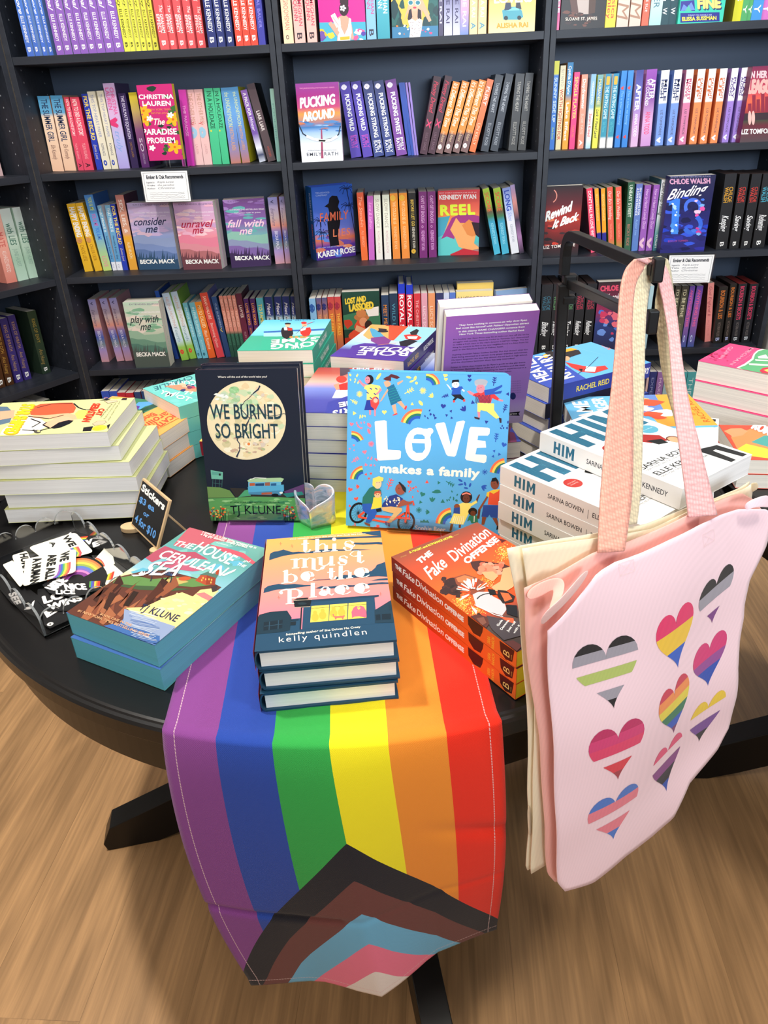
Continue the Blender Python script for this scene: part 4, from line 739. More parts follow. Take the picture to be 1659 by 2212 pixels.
book('pale blue cover angled at the right end, fourth shelf', frame((q[0], D+.065, SZ[3]), (1, .25, 0), (0, 0, 1)), .125, q[2]-SZ[3], .022, '98b0d8', front_art=a_angl, zf=z22, eps=8e-5)
# right bookcase
row('B3', 0, z31, [('pinkz', None, None, 168, 200, 20), ('stanl', None, None, 510, 189, 72), ('ribb', None, None, 590, 186, 82), ('ribb', None, None, 680, 185, 78), ('nat', None, None, 766, 182, 48), ('mint', None, None, 818, 181, 68), ('soph', None, None, 892, 178, 50), ('soph', None, None, 950, 176, 48),
    ('notes', None, None, 1404, 160, 46), ('greenr', None, None, 1462, 157, 32), ('greenr', None, None, 1500, 156, 30), ('bluer', None, None, 1534, 154, 56), ('pinkr', None, None, 1596, 152, 60)])
def a_sloane(S):
    S.fill('2c2828'); S.poly([(290, -30), (420, -30), (440, 60), (400, 100), (310, 100), (280, 50)], 'b8a8a0'); S.poly([(260, -30), (310, -30), (325, 90), (280, 110)], '5c4038'); S.poly([(400, -30), (450, -30), (440, 90), (395, 100)], '50382c'); S.blobs(20, (230, 80, 470, 180), 26, ['4c342c', '3c2c2c', '6c4438', '2c2424'], 4); S.text('SLOANE ST. JAMES', (233, 145), (455, 140), (233, 122), 'e8d8c8', .02, 0, 1.1)
faceout('B3', 0, z31, 'dark cover of a figure in pale clothing, top shelf', (195, 192), (507, 186), None, a_sloane, '2c2828', t=.03, off=.008)
def a_fine(S):
    S.fill('3cc4a8'); S.poly([(1045, 10), (1140, 0), (1145, 78), (1040, 78)], '3c3c90'); S.poly([(1045, 78), (1065, 30), (1090, 50), (1120, 15), (1145, 70)], '6c8cd8'); S.poly([(1075, 78), (1100, 35), (1120, 78)], '58b8a0')
    S.text('FINE', (1172, 68), (1330, 60), (1168, -5), '28306c', .08); S.text('FINE', (1166, 60), (1324, 52), (1162, -12), 'f4e078', .06)
    S.poly([(1042, 92), (1318, 86), (1318, 150), (1042, 160)], '2c3088'); S.text('ELISSA SUSSMAN', (1055, 147), (1295, 138), (1054, 120), 'f0e04c', .04); S.text('FUNNY YOU SHOULD ASK', (1098, 113), (1265, 109), (1098, 102), 'c8d0f0')
faceout('B3', 0, z31, 'turquoise mountain cover ending in FINE, top shelf', (1020, 177), (1337, 165), None, a_fine, '3cc4a8', t=.03, off=.008)
row('B3', 1, z31, [('sunny', 155, 429, 120, 1055, 38), ('worth', 203, 462, 162, 1054, 42), ('cynth', 247, 440, 208, 1052, 46), ('single', 298, 508, 258, 1050, 44), ('dayd', 350, 525, 318, 1047, 48), ('sweet', 415, 522, 374, 1046, 40), ('luck', 467, 526, 419, 1044, 44), ('hating', 517, 520, 472, 1042, 46), ('hating', 570, 518, 524, 1041, 46),
    ('blueh', 627, 498, 577, 1038, 46), ('blueh', 677, 496, 628, 1037, 46), ('after', 735, 494, 690, 1035, 60), ('after2', 808, 490, 760, 1031, 86), ('mile', 910, 496, 862, 1026, 70), ('mile', 1002, 493, 945, 1023, 68), ('rmove', 1087, 491, 1028, 1020, 64), ('caught', 1168, 488, 1103, 1015, 66), ('caught', 1246, 485, 1177, 1012, 64), ('caught', 1325, 483, 1250, 1008, 66), ('along', 1407, 481, 1333, 1004, 60), ('along', 1477, 478, 1402, 1001, 60)])
def a_league(S):
    S.grad([(0, '58484c'), (.22, '6c2c38'), (.3, '404838'), (.38, '8c3038'), (.55, 'f06848'), (.68, 'c84058'), (1, '78284c')])
    for x, h in ((1530, 60), (1560, 120), (1590, 90), (1622, 160), (1650, 110), (1680, 140)): S.poly([(x-12, 790), (x-12, 790-h), (x+12, 788-h), (x+12, 790)], '902c40')
    S.poly([(1480, 800), (1900, 780), (1900, 830), (1480, 850)], '3c2c34'); S.ell(1530, 830, 12, 50, 'f0b8b0'); S.ell(1555, 830, 12, 50, 'f0b8b0')
    S.text('IN HER', (1528, 550), (1650, 546), (1532, 500), 'e8c8cc', .04); S.text('LEAGUE', (1518, 655), (1700, 650), (1525, 560), 'f0b0a8', .06); S.text('LIZ TOMFORDE', (1472, 945), (1720, 935), (1474, 910), W_, .03)
faceout('B3', 1, z31, 'red skyline baseball cover IN HER LEAGUE at frame edge, second shelf', (1465, 975), (1840, 962), 468, a_league, '78284c', t=.034, off=.012, xl=1548)
row('B3', 2, z32, [('dfall', 380, 222, 413, 672, 44), ('bwish', 437, 222, 461, 668, 30), ('bwish', 483, 221, 495, 666, 30), ('ourex', 525, 213, 538, 664, 42), ('ourex', 586, 211, 592, 662, 42), ('uneasy', 675, 176, 645, 662, 48), ('lookb', 734, 188, 697, 660, 46), ('haunt', 794, 196, 747, 658, 46), ('haunt', 854, 194, 799, 657, 44), ('walsh', 915, 156, 847, 657, 44),
    ('w2', 1360, 118, 1290, 650, 86), ('w3', 1462, 118, 1384, 646, 72), ('w3', 1548, 118, 1464, 643, 74), ('w4', 1628, 116, 1545, 640, 94)])
def a_rewind(S):
    S.grad([(0, '28282c'), (.2, '4c2024'), (.55, 'a83028'), (.75, '5c2028'), (1, '241c20')]); S.blobs(30, (85, 430, 330, 620), 30, ['c84030', '38282c', '8c2828', 'e07850', '202024'], 5, .35); S.arc(120, 270, 52, -50, 60, .003, 'e09080')
    S.text('Rewind', (92, 450), (285, 370), (88, 385), W_, .04, .3); S.text('It Back', (140, 500), (320, 440), (150, 440), W_, .04, .3); S.text('LIZ TOMFORDE', (78, 645), (300, 625), (78, 622), 'f0e8e0', .02, 0, 1.1)
faceout('B3', 2, z32, 'dark red cover Rewind It Back, facing out on the third shelf', (76, 668), (322, 655), 205, a_rewind, '3c2024', t=.03, xl=105, off=.03)
def a_13(S):
    S.grad([(0, '28286c'), (.3, '2c2c80'), (.6, '1c1c54'), (1, '28284c')]); S.blobs(40, (900, 250, 1250, 660), 50, ['30309c', '2440c0', '242468', '3858d8', '181848'], 8, .4)
    S.poly([(975, 540), (985, 330), (960, 340), (965, 310), (1010, 290), (1040, 290), (1025, 540)], '3c80e8'); S.blobs(12, (985, 310, 1025, 530), 18, ['b0d8f8', 'e0f0fc', '2c60d0', '4c90e0'], 2, .9)
    S.arc(1130, 350, 52, 150, 400, .011, '4870e0'); S.arc(1125, 470, 60, -60, 150, .013, '3868d8'); S.blobs(26, (1080, 290, 1200, 540), 22, ['e858a8', 'c83c98', '78b0f0', 'f0c8e0', '4878e0'], 6, .7, within=lambda x, y: (x-1130)**2/70**2 + (y-(350 if y < 410 else 470))**2/70**2 > .35 and x > 1105)
    S.text('CHLOE WALSH', (968, 188), (1252, 182), (966, 152), 'd8a0c0', .04); S.text('Binding', (945, 300), (1225, 250), (965, 225), 'f4f0f4', .02, .4); S.text('#1 NEW YORK TIMES BESTSELLING AUTHOR', (975, 143), (1255, 138), (975, 132), '9898c8'); S.text('BOYS OF TOMMEN', (955, 598), (1095, 592), (955, 584), 'a04888', .01)
faceout('B3', 2, z32, 'midnight blue cover Binding 13, facing out on the third shelf', (898, 668), (1207, 662), 135, a_13, '28285c', t=.04, off=.01, xl=966)
row('B3', 3, z32, [('w5', 70, 896, None, None, 78), ('w6', 152, 894, None, None, 62), ('w6', 238, 892, None, None, 70), ('w7', 316, 890, None, None, 66), ('w7', 392, 890, None, None, 66), ('pale', 800, 905, None, None, 30), ('pale', 832, 905, None, None, 28), ('orb', 965, 905, None, None, 40),
    ('wink', 1012, 906, None, None, 40), ('wink', 1058, 906, None, None, 48), ('neon', 1112, 906, None, None, 36), ('neon', 1160, 905, None, None, 46), ('coral', 1238, 886, 1212, 1300, 44), ('blies', 1318, 915, 1270, 1310, 62), ('blies', 1396, 892, 1342, 1306, 46), ('bsec', 1456, 892, 1398, 1308, 58), ('bsec', 1536, 892, 1470, 1304, 60)])
def a_13b(S): S.grad([(0, '30304c'), (.4, '2c3c78'), (.6, '8c2c50'), (1, '2c2428')]); S.text('CHLOE', (480, 942), (605, 935), (480, 905), 'd84c68', .05); S.text('Keeping', (510, 1010), (640, 1000), (515, 960), 'e8e0e0', .02, .4); S.blobs(24, (480, 1040, 620, 1290), 30, ['e06878', '4870c8', 'c83c60', '283058', '6c90d8'], 3, .8)
q = vp(*z32(470, 880), (0, D+.02, 0), (0, 1, 0))
book('dark cover with red and blue numeral, fourth shelf behind bag straps', frame((q[0], D+.06, SZ[3]), (1, 0, 0), (0, 0, 1)), .135, q[2]-SZ[3], .038, '2c2838', front_art=a_13b, zf=z32, eps=8e-5)
row('B3', 4, z32, [('ppink', 790, 1510, None, None, 38), ('navy5', 832, 1510, None, None, 48), ('purp5', 886, 1512, None, None, 48), ('pale', 938, 1512, None, None, 40), ('teal5', 1058, 1512, None, None, 36), ('teal5', 1098, 1512, None, None, 60)])
# recommendation cards hanging from the shelf fronts
def card(zf, TL, TR, BL, shelf, label):
    d = D-.006; a, b, c = (vp(*zf(*p), (0, d, 0), (0, 1, 0)) for p in (TL, TR, BL))
    x = (b-a)/np.linalg.norm(b-a); y = a-c; h = np.linalg.norm(y); y /= h; w = np.linalg.norm(b-a)
    M = frame(c, x, y); root = empty('shelf_card', M); tag(root, label, 'card', 'handwritten recommendation cards on shelf fronts'); root['group'] = 'recommendation cards'
    mb = MB(); mb.box((0, 0, 0), (w, h, .0008), 'eeeeee'); X, Y = np.array(M.col[0][:3]), np.array(M.col[1][:3])
    S = Surf(np.array(M.translation)+np.cross(X, Y)*.00085, X, Y, w, h, None, 8e-5)
    for p in ([(.04, .05), (.96, .05)], [(.96, .05), (.96, .95)], [(.96, .95), (.04, .95)], [(.04, .95), (.04, .05)]): S.line(p, .0008, '505058')
    S.text('Ember & Oak Recommends', (.1, .76), (.9, .76), (.1, .88), '282c38', .03)
    for i, y_ in enumerate((.62, .52, .42)): S.text(('Suggested by', 'Title', 'Author')[i], (.08, y_), (.26, y_), (.08, y_+.05), '484c58', .02); S.text(('Kayla Lowe', 'the paradise', 'Christina')[i], (.32, y_), (.68, y_), (.32, y_+.07), '606470', 0, .4)
    R = random.Random(3)
    for i in range(4): S.line([(.12+.76*j/26, .3-i*.06+R.uniform(-.015, .015)) for j in range(27)], .0007, '585c68')
    S.flush(mb, M.inverted()); mb.build('paper', PLAIN, root)
    mb = MB(); mb.box((-.004, -.004, -.0016), (w+.006, h+.002, -.0004)); mb.build('card_holder', CLEAR, root)
card(z12, (768, 27), (1018, 22), (792, 192), 1, 'white recommendation card hanging under the pink flowered hardback')
card(z32, (962, 690), (1278, 684), (935, 885), 2, 'white recommendation card hanging under the Binding 13 cover')
# ---------------------------------------------------------------- display table
TC = np.array([-.084, 1.112]); TR = .588
def lathe(prof, n=220):
    mb = MB(); v = []; k = len(prof)
    for i in range(n):
        a = 6.28318*i/n
        v += [(r*math.cos(a), r*math.sin(a), z) for r, z in prof]
    f = [(i*k+j, ((i+1) % n)*k+j, ((i+1) % n)*k+j+1, i*k+j+1) for i in range(n) for j in range(k-1)]
    mb.add(v, f); return mb
def round_table(cx, cy, ang, label):
    root = empty('round_table', Matrix.Translation((cx, cy, 0))); tag(root, label, 'table', 'round black display tables')
    lathe([(0, TZ), (TR-.012, TZ), (TR-.009, TZ-.0008), (TR-.007, TZ-.002), (TR-.003, TZ-.0025), (TR, TZ-.005), (TR, TZ-.022), (TR-.002, TZ-.025), (TR-.02, TZ-.025), (0, TZ-.0251)]).build('table_top', TABLEM, root)
    lathe([(0, TZ-.0255), (TR-.02, TZ-.0255), (TR-.02, TZ-.09), (TR-.04, TZ-.09), (TR-.04, TZ-.03), (0, TZ-.03)]).build('apron', TABLEM, root)
    mb = MB(); mb.box((-.055, -.055, .1), (.055, .055, TZ-.03)); mb.build('column', METAL, root, bevel=.004)
    mb = MB(); mb.box((-.25, -.25, TZ-.045), (.25, .25, TZ-.031)); mb.build('mounting_plate', METAL, root)
    for i in range(4):
        a = math.radians(ang+90*i); c, s_ = math.cos(a), math.sin(a)
        prof = [(.04, .26), (.545, .062), (.565, .02), (.56, 0), (.46, 0), (.4, .018), (.04, .15)]
        v = [(r*c - k*s_, r*s_ + k*c, z) for k in (-.024, .024) for r, z in prof]; n = len(prof)
        mb = MB(); mb.add(v, [tuple(range(n))[::-1], tuple(range(n, 2*n))]+[(j, (j+1) % n, n+(j+1) % n, n+j) for j in range(n)]); mb.build('leg', METAL, root, bevel=.0015)
round_table(TC[0], TC[1], 192, 'round black pedestal table draped with the rainbow flag')
round_table(1.095, 1.13, 178, 'second round black table at the right edge, mostly hidden by the totes')
# ---------------------------------------------------------------- pride flag runner
def flag_mat():
    M = bpy.data.materials.new('flag_cloth'); M.use_nodes = True; nt = M.node_tree; N = nt.nodes; Lk = nt.links.new
    b = N['Principled BSDF']; b.inputs['Roughness'].default_value = .82; b.inputs['Sheen Weight'].default_value = .15; b.inputs['Specular IOR Level'].default_value = .25
    uv = N.new('ShaderNodeTexCoord'); s = N.new('ShaderNodeSeparateXYZ'); Lk(uv.outputs['UV'], s.inputs[0])
    def m_(op, a, c=None, d=None):
        n = N.new('ShaderNodeMath'); n.operation = op
        for i, q in enumerate((a, c, d)):
            if q is None: continue
            if isinstance(q, (int, float)): n.inputs[i].default_value = q
            else: Lk(q, n.inputs[i])
        return n.outputs[0]
    def ramp(src, cols):
        n = N.new('ShaderNodeValToRGB'); n.color_ramp.interpolation = 'CONSTANT'; e = n.color_ramp.elements
        while len(e) < len(cols): e.new(.5)
        for i, c in enumerate(cols): e[i].position = i/len(cols) if i else 0; e[i].color = hx(c)
        Lk(src, n.inputs[0]); return n.outputs[0]
    u, v = s.outputs[0], s.outputs[1]                       # u 0..1 across, v metres from the hanging end
    rb = ramp(u, ['84408c', '2246a4', '2fa548', 'f6e81c', 'f0902c', 'ec2c14'])
    ax = m_('ABSOLUTE', m_('SUBTRACT', u, .5)); c = m_('MULTIPLY_ADD', m_('POWER', m_('MULTIPLY', ax, .343), 1.08), 1.73, v)
    cc = m_('DIVIDE', c, .288)
    cv = ramp(cc, ['ece2de', 'f07898', '6cb4dc', '6c3a36', '141420'])
    mx = N.new('ShaderNodeMix'); mx.data_type = 'RGBA'; Lk(m_('LESS_THAN', cc, 1.0), mx.inputs['Factor']); Lk(rb, mx.inputs['A']); Lk(cv, mx.inputs['B'])
    # stitching seam near the edges
    e1 = m_('ABSOLUTE', m_('SUBTRACT', ax, .462)); st_ = m_('LESS_THAN', e1, .0016); st2 = m_('LESS_THAN', m_('ABSOLUTE', m_('SUBTRACT', v, .012)), .0006)
    dash = m_('GREATER_THAN', m_('FRACT', m_('MULTIPLY', m_('ADD', v, m_('MULTIPLY', u, .343)), 260)), .25)
    sf = m_('MULTIPLY', m_('MULTIPLY', m_('MAXIMUM', st_, st2), dash), .75)
    m2 = N.new('ShaderNodeMix'); m2.data_type = 'RGBA'; Lk(sf, m2.inputs['Factor']); Lk(mx.outputs['Result'], m2.inputs['A']); m2.inputs['B'].default_value = hx('e8c8c8')
    # weave
    wx = m_('SINE', m_('MULTIPLY', u, 6.283*.343*620)); wy = m_('SINE', m_('MULTIPLY', v, 6.283*620)); wv = m_('MULTIPLY', wx, wy)
    wc = m_('MULTIPLY_ADD', wv, .07, .98); vm = N.new('ShaderNodeVectorMath'); vm.operation = 'SCALE'; Lk(m2.outputs['Result'], vm.inputs[0]); Lk(wc, vm.inputs['Scale'])
    Lk(vm.outputs[0], b.inputs['Base Color'])
    bp = N.new('ShaderNodeBump'); bp.inputs['Strength'].default_value = .35; bp.inputs['Distance'].default_value = .0004; Lk(wv, bp.inputs['Height']); Lk(bp.outputs[0], b.inputs['Normal'])
    return M
def lerp(a, b, t): return a+(b-a)*t
FX0 = -.082
def rimY(x): return TC[1]-math.sqrt(max(TR*TR-(x-TC[0])**2, 0))
BOT = [(u_, tuple(vp(px_, py_, (0, y_, 0), (0, 1, 0)))) for u_, px_, py_, y_ in ((0, 545, 2110, .508), (.25, 672, 2112, .514), (.42, 775, 2122, .508), (.5, 825, 2122, .505), (.58, 860, 2100, .512), (.75, 945, 2040, .535), (1, 1072, 2002, .553))]
def flagS(u, s):
    """u across 0..1, s metres beyond the rim (negative: on the table)"""
    x = FX0 + (u-.5)*.343
    ry = rimY(x)
    if s < 0:
        y = ry - s; return np.array([x - .07*(y-.53), y, TZ+.0012+.0006*math.sin(u*31)*math.sin(y*23)])
    for (a, p), (b, q) in zip(BOT, BOT[1:]):
        if u <= b+1e-9: bt = lerp(np.array(p), np.array(q), (u-a)/(b-a)); break
    L = flagL(u); t = s/L
    # soft round-over at the rim, then a slack fall to the lower end
    r0 = np.array([x, ry-.004, TZ+.001]); r1 = bt
    p = lerp(r0, r1, t)
    bulge = .014*math.sin(math.pi*min(t*1.0, 1))**.8
    p[1] -= bulge*(1-.4*abs(2*u-1)) + .006*(1-math.exp(-t*25))
    p[2] += .004*math.exp(-t*40)
    # creases
    p[1] += .004*math.exp(-((t-.62)/.012)**2) * (1 if u < .45 else .3) + .0035*math.sin(9*u+5*t)*t
    p[1] += .006*math.exp(-((t-(.35+.3*(u-.8)))/.03)**2)*max(0, (u-.7)/.3)
    p[0] += .016*math.sin(math.pi*min(t*1.05, 1))*(u*2-1)*(1 if u < .5 else .35)
    ridge = .016*max(0, 1-abs(u-.5)/.2)*max(0, (t-.3)/.7); p[1] -= ridge*.6
    return p
def flagL(u): 
    x = FX0 + (u-.5)*.343
    return .41 - (rimY(x)-rimY(FX0))*.9 + (.5-u)*.012
nu, me_v = 61, []
mb = MB(); rows_ = []
ss = [-.66+.66*i/50 for i in range(50)] + [0.0] + [None]*110
uvs = []
for j in range(161):
    for i in range(nu):
        u = i/(nu-1); L = flagL(u)
        s = -.66+.66*j/50 if j <= 50 else L*(j-50)/110
        mb.v.append(tuple(flagS(u, s))); uvs.append((u, (L - s)))
nv = 161
for j in range(nv-1):
    for i in range(nu-1):
        mb.f.append([j*nu+i, (j+1)*nu+i, (j+1)*nu+i+1, j*nu+i+1]); mb.c.append([hx('ffffff')]*4); mb.mi.append(0)
fl = mb.build('pride_flag', flag_mat(), smooth=True)
uvl = fl.data.uv_layers.new(name='UVMap')
for lp in fl.data.loops: uvl.data[lp.index].uv = uvs[lp.vertex_index]
sol = fl.modifiers.new('thickness', 'SOLIDIFY'); sol.thickness = .0008; sol.offset = 1
tag(fl, 'rainbow progress pride flag used as a runner, hanging over the table edge', 'flag')
# ---------------------------------------------------------------- stacked books lying on the table
def stack(label, n, O, P, axis, z, w, h, t, col, art, zf, spine_art=None, pages='PAGES', hard=False, jit=None, spine=None, low=None, gloss=False, bulge=0, zs=None, back_art=None, group=None, art2=None, front_col=None):
    """n alike books; the top one is placed from pixels, the others below it, jit = list of (dx, dy, rot deg)"""
    M0 = flat(O, P, axis, z, t)
    for i in range(n):
        M = M0.copy()
        if i and jit:
            dx, dy, r = jit[(i-1) % len(jit)]
            M = Matrix.Translation((dx, dy, 0)) @ M0 @ Matrix.Translation((w/2, h/2, 0)) @ Matrix.Rotation(math.radians(r), 4, 'Z') @ Matrix.Translation((-w/2, -h/2, 0))
        M[2][3] = z - t*(i+1)
        if low is not None and i == n-1: M[2][3] = low
        nm = {0: 'top', 1: 'second from top', n-1: 'bottom'}.get(i, ORD[i]+' from top')
        lab = f'{label}, {nm} of the stack' if n > 1 else label
        book(lab, M, w, h, t-.0006, col, spine=spine, front_art=art if i == 0 else art2, spine_art=(spine_art if callable(spine_art) else (spine_art[i] if spine_art else None)), zf=zf if i == 0 else None, zs=zs,
             hard=hard, pages=pages, gloss=gloss, group=group if n > 1 else None, bulge=bulge if i == 0 else 0, back_art=back_art)
T_ = TZ + .0015
# --- The House in the Cerulean Sea, two
z6 = Z((130, 1110), 3.53)
def a_cer(S):
    S.grad([(0, '3c64a8'), (.12, '6888b8'), (.26, 'f0d090'), (.42, 'e8d8a0'), (.5, '88b8c8'), (.7, '68a8a8'), (.85, '5c9890'), (1, '6ca49c')])
    S.blobs(40, (300, 220, 1600, 480), 90, ['6cb0b4', '5c9c9c', '78b4ac', '88c0c8', '5ca8c0'], 4, .35)
    S.poly([(860, 240), (990, 95), (1120, 110), (1230, 170), (1330, 215), (1180, 210), (1100, 250), (1000, 225), (950, 262)], 'b85c68'); S.poly([(640, 330), (800, 245), (920, 290), (1030, 290), (1130, 350), (1010, 340), (930, 372), (800, 330), (700, 370)], 'a84c60'); S.poly([(1120, 230), (1300, 270), (1400, 300), (1490, 370), (1480, 395), (1380, 330), (1240, 290)], 'c05464')
    S.poly([(700, 380), (860, 350), (1010, 400), (1150, 420), (1010, 440), (860, 420)], 'b05870')
    S.poly([(45, 745), (450, 480), (620, 440), (800, 430), (1000, 480), (1150, 520), (1230, 560), (1150, 610), (1000, 660), (890, 600), (820, 700), (620, 700), (480, 800), (420, 890), (200, 840)], '5c3428')
    S.poly([(430, 490), (560, 470), (700, 500), (880, 480), (1080, 500), (1190, 540), (1010, 560), (860, 545), (700, 560), (540, 545), (400, 530)], '5c8448'); S.poly([(760, 505), (900, 490), (980, 520), (880, 545), (800, 545)], 'b8a460'); S.poly([(380, 540), (700, 552), (1000, 575), (860, 590), (600, 580)], '3c5434')
    R = random.Random(5)
    for i in range(34):
        x, y = R.uniform(120, 780), R.uniform(560, 830)
        if y > 1100-.75*x-300 and y < 860: S.poly([(x, y), (x+R.uniform(60, 150), y-R.uniform(70, 150)), (x+R.uniform(80, 160), y-R.uniform(40, 120)), (x+30, y+20)], R.choice(['7c4430', '4c281c', '8c5034', '3c2018', '6c3c28', '9c6040']))
    S.poly([(330, 720), (380, 600), (430, 612), (360, 740)], '382018'); S.poly([(480, 700), (560, 590), (600, 600), (520, 710)], '2c1c14'); S.poly([(1230, 560), (1150, 610), (1120, 660), (1180, 600)], '402820')
    S.poly([(800, 640), (930, 600), (1010, 632), (1070, 580), (1160, 570), (1210, 590), (1080, 700), (1150, 660), (1000, 850), (880, 870), (780, 900), (500, 720), (640, 715)], 'f0d488')
    S.poly([(1030, 610), (1100, 600), (1170, 640), (1150, 672), (1080, 640)], 'e07878'); S.blobs(18, (760, 640, 1100, 760), 40, ['e8d8a0', 'f4e0a0', 'e4c880', 'd8d8b0'], 2, .4)
    S.poly([(490, 728), (560, 748), (700, 802), (880, 862), (760, 985), (700, 990), (480, 840)], '8898b8'); S.poly([(420, 840), (560, 870), (760, 930), (760, 985), (700, 995), (330, 858)], '3c64a0')
    for i in range(26): y = 735+i*9; S.line([(500+i*2+R.uniform(0, 40), y), (600+R.uniform(0, 60), y+22), (700+R.uniform(0, 60), y+44)], .0007, R.choice(['a8b4c8', '6c84b0', 'b8c4d4', '5070a8']))
    S.poly([(1070, 470), (1130, 450), (1190, 465), (1180, 540), (1110, 545), (1030, 510)], 'a8482c'); S.poly([(1120, 465), (1190, 470), (1180, 545), (1110, 540)], '8c3820'); S.poly([(1195, 425), (1215, 428), (1205, 470), (1180, 465)], 'a04028'); S.poly([(1060, 468), (1130, 440), (1205, 468), (1190, 492), (1120, 470)], '4c6c60')
    for x, y in ((1090, 490), (1110, 500), (1135, 500), (1155, 505), (1150, 525), (1080, 508)): S.ell(x, y, 5, 8, 'e8b050')
    S.ell(950, 495, 48, 16, 'b85430', -4); S.poly([(1150, 560), (1200, 545), (1195, 590), (1160, 600)], '3c3030')
    for cx, cy in ((700, 460), (850, 470)):
        S.line([(cx-10, cy+56), (cx, cy+25), (cx-4, cy)], .0018, '2c3038', .0008)
        for k in range(26):
            a = R.uniform(3.0, 6.4); l = R.uniform(40, 78); S.line([(cx-3, cy+6), (cx+l*.5*math.cos(a)+R.uniform(-6, 6), cy+l*.3*math.sin(a)), (cx+l*math.cos(a+.3), cy+l*.5*math.sin(a+.3)-4)], .0006, R.choice(['30405c', '4868a0', '383c48']), .0003)
    wht = 'f4f0ea'
    def wav(t, x0, y0, x1, y1, up, sz, b=.02):
        v0 = (x0, y0); S.text(t, v0, (x1, y1), (x0+up[0]*sz, y0+up[1]*sz), wht, b, .1)
    U = (.77, -.64)
    wav('THE', 856, 238, 1000, 268, U, 56); wav('HOUSE', 1010, 272, 1290, 390, U, 98); wav('IN', 1388, 370, 1440, 372, U, 22); wav('THE', 1345, 388, 1405, 410, U, 26)
    wav('CERULEAN', 740, 330, 1230, 476, U, 92, .015); wav('SEA', 590, 468, 880, 475, U, 160, .015)
    S.poly([(540, 468), (620, 470), (650, 440), (640, 475), (560, 482)], wht); S.poly([(1225, 470), (1345, 420), (1330, 440), (1250, 475)], wht)
    S.text('TJ KLUNE', (592, 733), (878, 828), (640, 686), '28304c', .015, 0, 1.05)
    S.text('BOOK ONE IN THE', (302, 775), (540, 862), (316, 760), 'e0a878', .01); S.text('#1 NEW YORK TIMES BESTSELLING SERIES', (132, 748), (672, 945), (148, 732), 'e0a878', .01)
    S.text('"I loved it. It is like being wrapped up in', (1078, 143), (1492, 268), (1088, 125), wht, .01, .2); S.text('a big gay blanket. Simply perfect."', (1072, 165), (1440, 272), (1084, 148), wht, .01, .2); S.text('V. E. SCHWAB', (1190, 222), (1278, 244), (1194, 216), wht, .01)
def cer2(S): S.grad([(0, '3c64a8'), (.5, '88b8c8'), (1, '6ca49c')])
stack('teal-edged paperback THE HOUSE IN THE CERULEAN SEA', 2, z6(43, 750), z6(712, 1000), 'x', TZ+.0608, .1345, .2085, .0302, '5ca0a0', a_cer, z6, pages='T', jit=[(-.0015, -.004, 1.2)], art2=cer2, spine='3c6c70')
